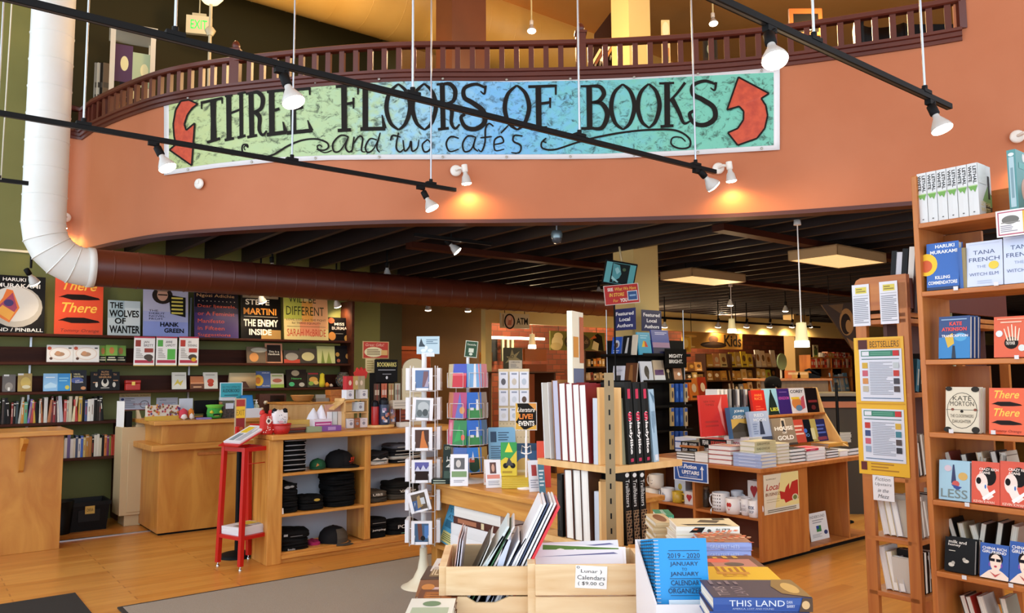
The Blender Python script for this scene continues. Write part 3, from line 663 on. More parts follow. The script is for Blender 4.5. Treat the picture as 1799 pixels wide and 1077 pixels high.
for px0,px1,pyt,cov,art,lab in((5,28,659,'#5f5650',[('R',.1,.9,.5,1,'#e0ded8'),('E',.5,.3,.3,.24,'#8d857c'),('R',.42,.05,.58,.25,'#e0ddd5')],'grey-brown novel with a white arch, first'),(32,57,657,'#a8893e',[('R',0,.9,.4,1,'#e0ded8'),('E',.55,.5,.35,.3,'#c9ad58'),('E',.6,.25,.3,.1,'#d6cfae')],'golden brown novel'),(77,102,657,'#8fc0e6',[('P',[(.05,.3),(.5,.5),(.95,.35),(.9,.2),(.1,.15)],'#b9dcf2'),('R',.15,.75,.8,.8,'#e9f2f8')],'light blue novel'),(102,126,657,'#2a8ccc',[('R',.1,.7,.8,.76,'#8fd0ea'),('R',.1,.55,.7,.61,'#8fd0ea'),('E',.7,.2,.16,.12,'#d6c84a'),('R',.93,0,1,1,'#d6b84a')],'bright blue novel with yellow edge'),(125,153,651,'#24242a',[('T','VIRGIL\nWANDER',.5,.74,.64,.2,'#e0d2a0'),('E',.4,.5,.4,.14,'#4a5a9a'),('T','LEIF\nENGER',.55,.45,.5,.14,'#d9d4c4'),('E',.8,.12,.16,.08,'#c98a5a')],'dark novel with cream title and dusky sky'),(160,174,654,'#141010',[('T','RU',.6,.85,.4,.1,'#b9825a'),('R',.3,.4,.9,.45,'#b9825a'),('E',.75,.3,.16,.14,'#c9c4b8')],'black novel peeping from behind its twin'),(197,211,654,'#141010',[('T','TH',.4,.85,.4,.1,'#b9825a'),('R',.2,.5,.8,.55,'#b9825a'),('E',.3,.3,.2,.14,'#c9c4b8')],'black novel, last of three alike'),(173,198,650,'#141010',[('T','RUTH',.5,.88,.5,.09,'#c9925a'),('T','BADER',.5,.76,.6,.08,'#c9925a'),('T','GINSBURG',.5,.63,.86,.09,'#c9925a'),('E',.5,.36,.26,.2,'#d0cabc'),('E',.5,.44,.15,.13,'#141010'),('R',.2,.1,.8,.13,'#c9c4b8')],'black book with a white lace collar, middle one'),(303,328,655,'#e4e0d2',[('P',[(.1,.2),(.4,.6),(.5,.4),(.8,.55),(.6,.2),(.4,.35)],'#d9c24a'),('R',.2,.8,.9,.84,'#9a958a')],'cream book with yellow bolts'),(335,359,662,'#c0703a',[('R',0,0,1,.4,'#6a3c22'),('R',0,.42,1,.5,'#e0a070'),('R',.2,.1,.8,.2,'#d8a880')],'squat orange and brown book box'),(358,383,655,'#e2ddd0',[('E',.5,.45,.24,.16,'#c4442c'),('E',.5,.25,.2,.12,'#b83a24'),('R',.15,.82,.8,.86,'#8a8478')],'white book with a red heap drawing'),(451,476,653,'#4a5f94',[('E',.15,.45,.34,.34,'#e4b62a'),('E',.12,.44,.18,.2,'#c07020'),('T','HARUKI',.66,.9,.5,.07,'#e8e8ea'),('T','KILLING',.66,.12,.5,.07,'#e8e8ea')],'blue novel with half a sunflower'),(476,499,657,'#d6cdb0',[('E',.5,.5,.36,.14,'#b0604a'),('R',0,0,1,.24,'#9ab84a'),('R',.1,.8,.9,.88,'#8aa04a')],'cream and green paperback'),(504,539,650,'#2c2119',[('E',.45,.8,.2,.16,'#b9a888'),('T','Nature',.5,.5,.5,.1,'#5ab85a'),('E',.25,.18,.14,.12,'#4ab87a'),('E',.75,.15,.14,.12,'#c0b8a8')],'broad dark book with pale moth shapes'),(540,562,655,'#3a3420',[('R',.1,.86,.9,.96,'#b02a30'),('E',.5,.5,.34,.2,'#d9a44a'),('E',.3,.25,.2,.14,'#8ab04a'),('E',.7,.3,.2,.14,'#e0c06a')],'dark book with red title and sunflowers')):
 fbook(px0,px1,pyt,2,lab+S3,cov,art)
a,w_,h=FB(220,246,668,zs[2],9.74)
t=thing('tin_box','small red tin box with gold clasp on the third wall shelf','box',G(a,9.74,zs[2]))
part('tin_body',MB().box(-w_/2,w_/2,-.04,.04,0,h*.7,M('#b8281e',.3)),t,None,.008);part('lid',MB().box(-w_/2-.003,w_/2+.003,-.043,.043,h*.7,h,M('#a8241c',.3)),t,None,.008)
part('clasp',MB().box(-.018,.018,-.048,-.042,h*.5,h*.85,M('#d9b25a',.3,1)),t)
a,w_,h=FB(403,449,655,zs[2],9.76)
t=thing('tote_bag','tan cloth tote bag with dark print lying on the third wall shelf','bag',G(a,9.76,zs[2]))
part('cloth',MB().loft([[(x*w_/2,y*k,z*h) for x,y in((-1,-.01),(1,-.01),(1,.03),(-1,.03))] for z,k in((0,2.2),(.5,1.6),(1,.4))],M('#c9b086',.9)),t)
part('print',MB().art([('P',[(.3,.1),(.45,.5),(.6,.5),(.75,.1)],'#4a2a1a')],w_,h,TR(0,-.026,h*.45)@RX(pi/2)),t)
a,w_,h=FB(560,572,655,zs[2],9.74)
t=thing('plush_toy','small yellow and orange soft toy slumped on the third wall shelf','toy',G(a,9.74,zs[2]))
part('body',MB().lathe([(.001,0),(.035,.01),(.04,.06),(.03,h*.7),(.03,h*.9),(.001,h)],M('#cfc02c',.9),12),t)
part('orange_arm',MB().lathe([(.001,0),(.03,.01),(.035,.04),(.001,.07)],M('#d98a2a',.9),10,TR(.07,0,0)),t);part('pale_arm',MB().lathe([(.001,0),(.025,.01),(.025,.03),(.001,.05)],M('#c9b8a8',.9),10,TR(.13,0,0)),t)
a,w_,h=FB(592,616,654,zs[2],9.74)
t=thing('glass_jar','round glass jar of gold-wrapped sweets at the end of the third wall shelf','jar',G(a,9.76,zs[2]))
part('jar_body',MB().lathe([(.06,.0),(w_/2,.06),(w_/2,h*.6),(.06,h)],M('#e8e4d8',.05,0,0,.9),20),t)
sw=MB();rr=random.Random(3)
for i in range(46):
 an=rr.uniform(0,6.3);r_=rr.uniform(.02,w_/2-.02);z=rr.uniform(.02,h*.8)
 sw.lathe([(.001,-.012),(.012,0),(.001,.012)],M(rr.choice(['#e0b040','#f0d080','#b07820','#c04a28']),.25,.5),6,TR(r_*cos(an),r_*sin(an),z)@RX(rr.uniform(0,3)))
part('wrapped_sweets',sw,t)['kind']='stuff'
def spine_row(px0,px1,i_z,pyh,b,cols,place,group,rng,tr=(.016,.036),dep=.15,leans=(0,)):
 z=zs[i_z] if isinstance(i_z,int) else i_z
 pm=(px0+px1)/2;a,a1=on_b(px0,pyh,b).x,on_b(px1,pyh,b).x;h0=on_b(pm,pyh,b).z-z;i=0
 while a<a1-.012:
  t=rng.uniform(*tr);c=cols[i%len(cols)];h=h0*rng.uniform(.78,1.02);ln=rng.choice(leans)
  book(G(a+t/2,b+dep/2,z+abs(sin(R(ln)))*t*.5+.001,pi/2,R(ln)),'%s book spine out, %s along %s'%(cname(c),NTH[i],place),c,dep,h,t,None,[('R',.08,.06,.12,.94,'#d9d4c8'),('R',rng.uniform(.2,.4),.36,rng.uniform(.5,.8),.64,rng.choice(['#ddd6c4','#c9a04a','#b8b0a8','#a83a2a'] if sum(lin(c)[:3])<.9 else['#8a7a6a','#b0563a','#5a6a8a']))][:rng.choice([0,1,2,2])],group,False,'paperback')
  a+=t+(h*sin(R(abs(ln)))*.12 if ln else .001);i+=1
rg=random.Random(11)
spine_row(-8,184,3,697,9.72,['#16130f','#241d18','#3a2a22','#141414','#1a1512','#8a2a1e','#15120f','#2c3a3e','#b9b5a8','#c9872e','#5aa07a','#8a6ab0','#b03a34','#c9a030','#191512','#d8d2c2','#a8562a','#d0ccc2','#b06a3a','#5a1c1c','#8a1c20','#43201c','#d9d4ca','#b8bcc4','#c0504a','#b9b09a','#c9c0a4','#d9c9a0','#b8342a','#c9a23c','#171412','#3a4a7a','#e0ddd4','#d4d0c8'],'the lower wall shelf behind the plain counter','books spine out behind the counter',rg,(.018,.034),leans=(0,0,0,-6,5))
spine_row(108,207,4,763,9.72,['#c9b86a','#e3ded6','#6a5a8a','#e0dcd6','#d6cdb8','#3a4a6a','#dcd8d2','#3a62b8','#c9b46a','#b07a2a','#a86a24','#1a1410','#d6d2c2','#dcd8c8','#cfc9b0','#161310','#d07a3a','#7a2a6a','#8a8a3a','#c03a24','#c84428'],'the lowest wall shelf beside the counter','books spine out behind the counter',rg,(.018,.032))
for(px0,px1,py0,py1),it,lab in(((210,264,692,720),[('R',0,.8,1,1,'#cbb27a'),('T','No Thai Schedule  24 Hours',.5,.88,.86,.09,'#2a2018',0,0),('E',.1,.66,.05,.08,'#2a3a7a'),('E',.1,.43,.05,.08,'#2a3a7a'),('E',.1,.2,.05,.08,'#2a3a7a'),('L',.18,.14,.5,.74,6,'#8a8a9a'),('E',.8,.34,.15,.24,'#5a5a6a'),('E',.8,.34,.13,.2,'#d8d8e4'),('T','ROUND IT UP',.7,.36,.5,.12,'#a03a3a'),('R',0,0,1,.05,'#a03a3a')],'white notice with three blue dots taped on the green wall under the shelves'),((275,312,699,716),[('T','NOTICE',.3,.75,.3,.14,'#3a3a5a',0,0),('L',.1,.1,.9,.55,4,'#9a9aaa')],'small plain white notice on the green wall beside the larger notice')):
 b=9.985;p,q=on_b(px0,py0,b),on_b(px1,py1,b);w_,h=q.x-p.x,p.z-q.z
 solo('wall_notice',MB().box(-w_/2,w_/2,-.002,.002,0,h,M('#d9d9e6')).art(it,w_,h,FRONT(.004,h)),lab,'notice',G((p.x+q.x)/2,b,q.z))
p,q=on_b(112,905,9.5),on_b(187,905,9.5)
t=thing('storage_crate','black plastic crate with a yellow tag on the floor under the low shelf','crate',G((p.x+q.x)/2,9.5,0))
wz=(q.x-p.x)/2
part('crate_body',MB().loft([[(sx*wz*k,sy*.2*k,z) for sx,sy in((-1,-1),(1,-1),(1,1),(-1,1))] for z,k in((.0,.84),(.26,.96),(.26,1.02),(.30,1.02),(.30,.94),(.05,.8))],M('#0d0d0e',.4),None,False),t)
part('ribs',MB().box(-wz*.5,wz*.5,-.2,-.188,.10,.22,M('#1a1a1b',.3)),t)
part('tag',MB().box(-.04,.05,-.212,-.205,.18,.26,M('#d0b054')).art([('T','OKRA',.5,.5,.7,.4,'#4a3a1a')],.09,.08,TR(.005,-.2125,.22)@RX(pi/2)),t)
p,q=on_b(100,905,9.6),on_b(128,905,9.6)
solo('waste_bin',MB().lathe([(.11,0),(.14,.33),(.13,.33),(.1,.02)],M('#0a0a0a',.5),18),'black round waste bin half behind the plain counter','bin',G(p.x-.02,9.35,0))
# COUNTERS
pc=on_z(104,964,0);ac,bc=pc.x,pc.y;ztop=on_b(104,756,bc).z
t=thing('checkout_counter','long plain plywood service counter with overhanging top, open walkway beyond','counter',G(ac,bc,0))
part('front_panel',MB().box(-2.2,0,0,.03,0,ztop-.045,PLY),t,None,.003)
part('end_panel',MB().box(-.03,0,.03,.62,0,ztop-.045,PLY),t,None,.003)
part('countertop',MB().box(-2.2,.07,-.05,.70,ztop-.045,ztop,WOODX),t,None,.006)
part('corbel',MB().prism([(0,0),(.30,0),(.28,-.04),(.12,-.12),(.03,-.30),(0,-.32)],-.02,.02,PLY,TR(-.34,-.002,ztop-.05)@RZ(-pi/2)@RX(pi/2)),t)
b2=on_z(275,942,0);a2,b2=b2.x,b2.y
zt2=on_b(275,741,b2).z;zl2=on_b(275,782,b2).z
aE=on_b(462,800,b2).x-a2+.3
t=thing('register_counter','tall stepped maple register counter with chamfered corner and foot moulding','counter',G(a2,b2,0))
DC=.95
part('lower_body',MB().box(0,aE,0,DC,.02,zl2-.06,PLY),t,None,.004)
part('lower_ledge',MB().box(-.09,aE,-.07,DC,zl2-.06,zl2,WOODX),t,None,.006)
part('upper_body',MB().box(.03,aE,.05,DC,zl2,zt2-.04,PLY),t,None,.004)
part('upper_top',MB().box(-.06,aE,-.01,DC,zt2-.04,zt2,WOODX),t,None,.006)
part('rail_strip',MB().box(on_b(347,800,b2).x-a2,on_b(447,800,b2).x-a2,-.02,0,zl2-.13,zl2-.10,CASEL),t,None,.003)
part('plinth',MB().box(.02,aE,.02,DC-.02,0,.02,BLACK),t)
p,q=on_z(104,951,.004),on_z(250,930,.004)
struct('trim_6',MB().box(p.x,q.x+.05,p.y-.02,p.y+.02,0,.008,STEEL),RG)
p,q=on_b(209,895,9.3),on_b(246,895,9.3);BE=M('#cdb68c',.5)
t=thing('filing_cabinet','narrow beige cabinet with a flat door standing behind the register counter','cabinet',G(p.x,9.3,0))
zc_=on_b(225,751,9.3).z
part('cabinet_body',MB().box(0,.45,0,.34,.12,zc_,BE).box(.06,.45,.04,.34,0,.12,BE),t,None,.004)
part('door',MB().box(.07,.43,-.012,0,.15,zc_-.15,BE),t,None,.004);part('handle',MB().box(.26,.30,-.03,-.012,.3,.8,M('#dddde2',.3)),t)
solo('speaker',MB().box(-.03,.03,-.05,.05,0,.17,BLACK),'small black speaker standing on the beige cabinet','speaker',G(p.x+.08,9.4,zc_),bevel=.004)
solo('book_end',MB().box(-.05,.05,-.05,.05,0,.02,M('#d0bd98')).prism([(-.04,0),(.03,0),(-.02,.16),(-.04,.16)],-.03,.03,M('#d0bd98'),TR(0,0,.02)@RX(pi/2)),'small cream wedge-shaped holder on the beige cabinet','holder',G(p.x+.2,9.4,zc_))
solo('leaning_card',MB().box(-.002,.002,-.1,.1,0,.28,WHITE),'white card standing on edge on the beige cabinet','card',G(p.x+.01,9.45,zc_+.001,R(10)))
pm_=on_z(488,992,0);am,bm=pm_.x,pm_.y
zk=on_b(488,764,bm).z
A=lambda px,py=870:on_b(px,py,bm).x-am
wd=A(740)+.45;dv=A(640.5);dv2=A(651)
t=thing('merchandise_shelves','open maple shelf unit full of folded black shirts and caps','shelf unit',G(am,bm,0))
DEP=.38
part('countertop',MB().box(-.09,wd,-.05,DEP+.05,zk-.045,zk,WOODX),t,None,.008)
part('end_panel',MB().box(-.10,.03,0,DEP,.0,zk-.045,WOOD),t,None,.004)
part('divider',MB().box(dv,dv2,0,DEP,.1,zk-.045,WOOD),t,None,.003)
part('end_panel',MB().box(wd-.04,wd,0,DEP,0,zk-.045,WOOD),t,None,.003)
part('back_panel',MB().box(.03,wd-.04,DEP-.02,DEP,.1,zk-.045,M('#c4cad6',.6)),t,label='pale blue-grey back panel')
part('base',MB().box(.03,wd,.02,DEP,0,.09,WOODX),t,None,.003)
zsh=[on_b(491,y,bm).z for y in(833,905)];zb=on_b(491,976,bm).z
for z in zsh:
 part('shelf',MB().box(.03,dv,.005,DEP-.02,z-.024,z,WOODX),t,None,.003)
 part('shelf',MB().box(dv2,wd-.04,.005,DEP-.02,z-.024,z,WOODX),t,None,.003)
part('shelf',MB().box(.03,wd-.04,-.005,DEP-.02,zb-.035,zb,WOODX),t,None,.003)
def sring(w_,d,z,k,rnd,n=32,ex=4.2):
 out=[];ph=rnd.uniform(0,6)
 for i in range(n):
  a=2*pi*i/n;c,s=cos(a),sin(a);z_o=.007*sin(2*a+ph)+.004*sin(3*a+ph*2) if z>.015 else 0;r=(abs(c)**ex+abs(s)**ex)**(-1/ex)
  out.append((w_/2*k*r*c+rnd.uniform(-.004,.004),d/2*k*r*s+rnd.uniform(-.004,.004),z+z_o+rnd.uniform(-.002,.002)))
 return out
SH={}
def shirt(a,z,col,label,w_=.24,d=.27,h=.05,art=None,b=None,rot=0,seed=0,group='folded shirts on the merchandise shelves',edge=None):
 rnd=random.Random(seed)
 m=M(col,.9);r=MB().loft([sring(w_,d,z_,k,rnd) for z_,k in((0,.9),(h*.12,1),(h*.38,1),(h*.5,.965))]+[sring(w_,d,z_,k,rnd) for z_,k in((h*.62,1),(h*.86,.99),(h,.86),(h*1.03,.4))],m)
 if edge:r.tube([(x,-d/2-.003,h*.5) for x in(-w_*.4,0,w_*.42)],.004,M(edge,.8),6)
 if art:r.art(art,w_*.8,h*.62,TR(0,-d/2-.007,h*.5)@RX(pi/2))
 return solo('folded_shirt',r,label,'shirt',G(am+a,(bm+.19) if b is None else b,z+.001,rot),group)
def pile(px0,px1,z,heights,cols,lab,prints=None,edge=None,d=.3,tw=0):
 a0,a1=A(px0),A(px1);zz=z
 for i,h in enumerate(heights):
  rj=random.Random(i*7+int(px0));shirt((a0+a1)/2+rj.uniform(-.008,.008),zz,cols[i%len(cols)],lab%NTH[i],(a1-a0)*rj.uniform(.9,1),d,h,(prints or{}).get(i),seed=i+int(px0),edge=edge,rot=R(tw+rj.uniform(-4,4)))
  zz+=h*.96
hz=lambda px,py:on_b(px,py,bm+.05).z
z=zsh[0];pile(494,545,z,[.044]*7,['#0a0a0b'],'%s folded black shirt from below in the tall stack beside the green cap',edge='#a8a8ac')
z=zsh[1];pile(494,531,z,[.05,.05,.05,.055,.05],['#0b0b0c','#0f0f11'],'%s folded black shirt from below in the middle shelf end stack',{4:[('E',.3,.5,.2,.4,'#8a8a8a'),('E',.6,.6,.14,.3,'#8a8a8a')]})
pile(534,578,z,[.06,.055],['#0c0c0d'],'%s black shirt from below in the low pile with the gold emblem',{1:[('E',.66,.6,.16,.34,'#b99a3a'),('R',.5,.5,.8,.6,'#b99a3a')]})
pile(581,633,z,[.05]*6,['#08080a'],'%s black shirt from below in the tall plain stack beside the divider')
z=zb;pile(495,553,z,[.055,.06,.06],['#0a0a0b','#101012','#0c0c0d'],'%s shiny black shirt from below in the bottom shelf pile',{0:[('T','Books',.3,.5,.3,.5,'#b9b9b9')],2:[('R',.05,.5,.2,1,'#9a9a9a'),('R',.3,.3,.75,.42,'#77777a')]})
shirt(A(566),z,'#a8225a','folded magenta cloth beside the bottom shelf pile',.10,.16,.045)
z=zsh[0];pile(651,692,z,[.04,.04,.04],['#cfcac2','#1c1b1c','#262426'],'%s shirt from below in the untidy black pile beside the divider',{1:[('P',[(0,0),(.3,.9),(.5,.2),(.8,.8),(1,0)],'#c9c5be')]})
pile(692,748,z,[.035]*5,['#1d1c1e','#b9b4aa','#232224','#1b1a1c','#55545a'],'%s shirt from below in the striped grey pile on the upper shelf',edge='#b5aea2')
z=zsh[1];pile(651,690,z,[.05,.05],['#3a342c','#4a4238'],'%s olive-grey shirt from below in the low pile on the middle shelf',{1:[('T','UBS',.4,.5,.6,.7,'#d9d4c8')]})
pile(690,748,z,[.055,.06,.05],['#40392f','#26221e','#191816'],'%s dark shirt from below in the higher pile on the middle shelf',{1:[('T','Village',.5,.5,.7,.6,'#d6d0c2'),('R',.2,.2,.8,.3,'#d6d0c2')]})
z=zb;pile(652,688,z,[.06,.065,.06],['#0a0a0b','#0b0b0c','#111113'],'%s black shirt from below in the bottom pile beside the divider',{1:[('T','jumping',.5,.4,.8,.5,'#d9d9d6')],2:[('R',.1,.5,.9,.6,'#9a9a98')]})
pile(689,750,z,[.06,.06],['#0b0b0c','#101011'],'%s black shirt from below in the bottom pile with the white letters',{1:[('T','POK',.4,.55,.5,.9,'#d9d9d6')],0:[('R',.3,.4,.7,.5,'#8ad0b0')]})
def cap(px0,px1,z,col,pan,label,rot=0,logo=None,brim=None):
 a0,a1=A(px0),A(px1);r=(a1-a0)/2*.88;H_=r*1.2
 t=thing('cap',label,'cap',G(am+(a0+a1)/2,bm+.17,z+.003,rot))
 d=MB();prof=[(r,0),(r*1.02,H_*.35),(r*.92,H_*.65),(r*.66,H_*.88),(r*.3,H_*.99),(.006,H_*1.02)]
 d.lathe(prof,M(col,.8),24);d.lathe([(.01,H_*1.0),(.012,H_*1.04),(.001,H_*1.06)],M(col,.8),10)
 part('crown',d,t)
 f=MB();n=9
 rows=[[((rr+.0035)*cos(an),(rr+.0035)*sin(an),zz) for an in[-pi/2+R(38)*(2*i/n-1) for i in range(n+1)]] for rr,zz in prof[:4]]
 for j in range(3):f.add(rows[j]+rows[j+1],[(i,i+1,n+2+i,n+1+i) for i in range(n)],M(pan,.8),None,True)
 part('front_panel',f,t)
 bl=MB();top=[];
 n=12
 inn=[(r*.99*cos(an),r*.99*sin(an),.004) for an in[-pi/2+R(62)*(2*i/n-1) for i in range(n+1)]]
 out=[(r*.98*sin(R(62)*(2*i/n-1)),-r*.45-r*1.15*cos(R(80)*(2*i/n-1))**.7,.0-.0+.012*abs(2*i/n-1)*0+.002) for i in range(n+1)]
 mid=[((p[0]+q[0])/2,(p[1]+q[1])/2,.014) for p,q in zip(inn,out)]
 for u,v in((inn,mid),(mid,out)):bl.add(u+v,[(i,i+1,n+2+i,n+1+i) for i in range(n)],M(brim or col,.8),None,True)
 o=part('brim',bl,t);s_=o.modifiers.new('th','SOLIDIFY');s_.thickness=.003
 if logo:
  part('logo',MB().art(logo,r*.9,H_*.5,TR(0,-r*1.03-.006,H_*.42)@RX(pi/2+.12)),t)
cap(556,586,zsh[0],'#0f4a2c','#12552f','green cap with an orange emblem on the top shelf',R(-30),[('P',[(.4,.1),(.9,.5),(.6,.9)],'#c07a3a')])
cap(583,634,zsh[0],'#101012','#19181a','black cap with a red logo on the top shelf',R(35),[('R',.1,.3,.9,.42,'#d8442c'),('R',.3,.5,.5,.85,'#d8442c'),('R',.6,.5,.85,.85,'#d8442c'),('R',.2,.12,.8,.18,'#8a2c20')])
cap(574,626,zb,'#171618','#4a4238','dark cap with a grey-brown front on the bottom shelf',R(30),None,'#3a342e')
p=on_b(496,897,bm);solo('price_tag',MB().box(-.018,.018,-.001,.001,0,.05,WHITE),'small white paper tag before the middle shelf black shirts','tag',G(p.x,bm+.015,zsh[1]+.002,0,R(10)))
# THINGS ON THE REGISTER COUNTER
def lo(px0,px1,pyt,z,b):return FB(px0,px1,pyt,z,b)
def sign(px0,px1,py0,py1,b,cov,art,label,name='sign',cat='sign',z=None,rot=0,lean=0,th=.004,face='b',group=None,frame=None,roll=0):
 """thin upright card; its px box is measured on the plane b (or a) = const"""
 on=on_b if face=='b' else on_a
 pc=(px0+px1)/2;p,q=on(px0,(py0+py1)/2,b),on(px1,(py0+py1)/2,b);w_=(q-p).length
 c1,c0=on(pc,py0,b),on(pc,py1,b);h=c1.z-c0.z;z=c0.z if z is None else z;c=(p+q)/2
 m=MB().box(-w_/2,w_/2,-th/2,th/2,0,h,M(cov,.4)).art(art,w_,h,FRONT(th,h))
 M4=G(c.x,c.y,z,(0 if face=='b' else FA)+rot,R(lean),R(roll))
 return(m,M4,w_,h) if name is None else solo(name,m,label,cat,M4,group)
zt=zt2;br=b2+.28
a,w_,h=lo(258,315,712,zt,br)
t=thing('gift_display','flowery cardboard display box on a yellow tray on the register counter','display',G(a,br,zt))
rr=random.Random(5);it=[('E',rr.random(),rr.random(),.03,.09,rr.choice(['#8a2a4a','#c04a3a','#7a5a2a','#5a2a6a','#d08a3a'])) for _ in range(60)]
part('box_body',MB().box(-w_/2,w_/2,-.03,.06,.04,h,M('#d9cfc0')).art(it,w_,h*.8,TR(0,-.0305,.04+h*.4)@RX(pi/2)),t)
part('tray',MB().box(-w_/2,w_/2+.02,-.06,.08,0,.045,M('#c9a23c')),t)
a,w_,h=lo(316,340,700,zt,br+.05)
t=thing('leaflet_holder','clear holder of white leaflets standing on the register counter','holder',G(a,br+.05,zt))
part('leaflet',MB().box(-w_/2,w_/2,.02,.03,.06,h,M('#c9ccd6')),t);part('holder',MB().box(-w_/2-.01,w_/2+.01,-.02,.04,0,.06,M('#dfe4ea',.1,0,0,.6)),t)
for px0,px1,c,lab in((315,330,'#c03a4a','small pink-red soft toy before the leaflet holder'),(330,341,'#d07a2a','small orange soft toy before the leaflet holder')):
 a,w_,h=lo(px0,px1,717,zt,br-.08)
 t=thing('soft_toy',lab,'toy',G(a,br-.08,zt))
 part('body',MB().lathe([(.001,0),(w_*.5,.02),(w_*.5,h*.5),(w_*.45,h*.8),(.001,h)],M(c,.9),14),t);part('belly',MB().lathe([(.001,0),(w_*.4,.02),(w_*.3,.05),(.001,.07)],M('#ded6d0',.9),12,TR(0,-.03,0)),t)
a,w_,h=lo(341,386,703,zt,br+.12)
t=thing('computer_monitor','black back of a computer monitor on the register counter','monitor',G(a,br+.12,zt))
part('screen_back',MB().box(-w_/2,w_/2,-.02,.02,.05,h,BLACK),t,None,.008);part('stand',MB().box(-.03,.03,-.01,.03,.0,.1,BLACK).box(-.1,.1,-.07,.09,0,.01,BLACK),t)
a,w_,h=lo(345,369,731,zt,br-.12);solo('note_pad',MB().box(-w_/2,w_/2,-.06,.06,0,.018,M('#8a7ab8')),'small lilac note pad lying before the monitor','pad',G(a,br-.12,zt))
a,w_,h=lo(363,391,711,zt,br-.1)
t=thing('frog_purse','bright green frog-faced pouch with frilled top on the register counter','pouch',G(a,br-.1,zt));gr=M('#3c9a3a',.8)
part('pouch',MB().lathe([(.001,0),(w_*.42,.01),(w_*.48,h*.4),(w_*.42,h*.8),(.001,h*.82)],gr,18),t)
part('frill',MB().lathe([(w_*.42,h*.74),(w_*.55,h*.95),(w_*.5,h),(w_*.35,h*.8)],M('#68b83a',.8),14),t)
for s in(-1,1):part('eye',MB().lathe([(.001,-.02),(.02,-.01),(.022,0),(.001,.02)],M('#d0c030',.5),12,TR(s*w_*.28,-w_*.36,h*.5)),t)
part('face',MB().art([('E',.5,.5,.5,.3,'#12301a'),('R',.2,.2,.8,.3,'#d8c860')],w_*.5,h*.3,TR(0,-w_*.485,h*.3)@RX(pi/2)),t)
a,w_,h=lo(388,412,698,zt,br-.05)
t=thing('sweet_jar','square clear jar of brown sweets with a white label on the register counter','jar',G(a,br-.05,zt))
part('contents',MB().box(-w_*.42,w_*.42,-.05,.05,.005,h*.6,noise_mat('brown_sweets','#3a2015','#a8623a',(1,1,1),60,.5)),t);part('jar',MB().box(-w_/2,w_/2,-.058,.058,0,h*.85,M('#e6e8ea',.05,0,0,.92)),t);part('lid',MB().box(-w_/2,w_/2,-.06,.06,h*.85,h,M('#d4d4d8',.3)),t)
part('label',MB().box(-.04,.045,-.062,-.0585,h*.45,h*.72,M('#d8dbe8')),t)
sign(386,426,672,703,br+.02,'#e3eef2',[('R',.04,.04,.96,.96,'#38a6b4'),('T','DO YOU LISTEN TO',.5,.74,.76,.11,'#0f2a33',0,0),('T','AUDIOBOOKS?',.5,.54,.76,.2,'#0f2a33',0,.02),('L',.2,.1,.8,.34,2,'#1f5a66')],'turquoise sign asking about audiobooks on the register counter',z=on_b(406,703,br+.02).z)
m,M4,w_,h=sign(425,446,697,724,br-.1,'#1c6cb0',[('R',.08,.08,.92,.92,'#2580c4')],'',None,lean=25)
t=thing('leaflet_stand','blue sloping leaflet stand on a white box on the register counter','stand',G(on_b(436,724,br-.1).x,br-.1,zt))
part('board',m,t,TR(0,0,.09)@RX(-R(25)));part('box',MB().box(-w_*.7,w_*.9,-.08,.12,0,.10,M('#e2e4ea')),t)
a,w_,h=lo(446,455,702,zt,br)
t=thing('soap_bottle','slim pump bottle of hand gel beside the blue leaflet stand','bottle',G(a,br,zt))
part('bottle',MB().lathe([(.001,0),(.032,.003),(.034,h*.55),(.028,h*.68),(.012,h*.75),(.012,h*.8)],M('#b8c4b0',.2),16),t);part('pump',MB().lathe([(.016,h*.78),(.016,h*.86),(.006,h*.87),(.006,h)],WHITE,10).box(-.035,.01,-.008,.008,h*.96,h,WHITE),t)
sign(432,451,735,757,b2-.03,'#d8c48a',[('R',.06,.5,.94,.95,'#7a1f1a'),('T','LOREM',.5,.83,.7,.13,'#e8d8b0'),('T','OUT',.5,.64,.5,.13,'#e8d8b0'),('E',.35,.24,.2,.18,'#4a3a2a'),('R',.55,.1,.9,.4,'#c09a4a')],'small framed maroon and yellow card on the lower ledge of the register counter',z=zl2)
ps=on_z(416,977,0)
t=thing('exit_stanchion','black post on a round base carrying a red and yellow exit sign','stanchion',G(ps.x,ps.y,0))
ztp=on_b(416,768,ps.y).z
part('base',MB().lathe([(.17,0),(.17,.012),(.12,.03),(.03,.05),(.0,.05)],BLACK,32),t)
part('pole',MB().cyl((0,0,.04),(0,0,ztp),.022,BLACK,n=14),t);part('head',MB().lathe([(.03,ztp-.02),(.034,ztp),(.034,ztp+.03),(.0,ztp+.035)],BLACK,16),t)
a,w_,h=lo(408,425,702,ztp+.03,ps.y)
part('sign_frame',MB().box(-w_/2-.006,w_/2+.006,-.006,.006,ztp+.03,ztp+.04+h,M('#b9a888',.4)).art([('R',.05,.02,.95,.44,'#8a1d22'),('R',.05,.44,.95,.78,'#e8bb28'),('R',.05,.78,.95,.98,'#a83028'),('T','EXIT',.5,.6,.84,.16,'#8a6a20',0,0),('E',.6,.12,.2,.06,'#b8602a')],w_,h,TR(0,-.0065,ztp+.035+h/2)@RX(pi/2)),t)
pr=[on_z(x,y,0) for x,y in((390,992),(412,1001),(446,984),(469,992))]
c=(pr[1]+pr[0]+pr[2]+pr[3])/4
zs_=on_b(430,935,c.y).z;zt_=on_b(440,783,c.y).z
t=thing('magazine_rack','tall narrow red metal rack with a slanted top holding free papers','rack',G(c.x,c.y,0,R(18)))
RD=M('#b8130f',.35);sx_,sy_=.155,.15
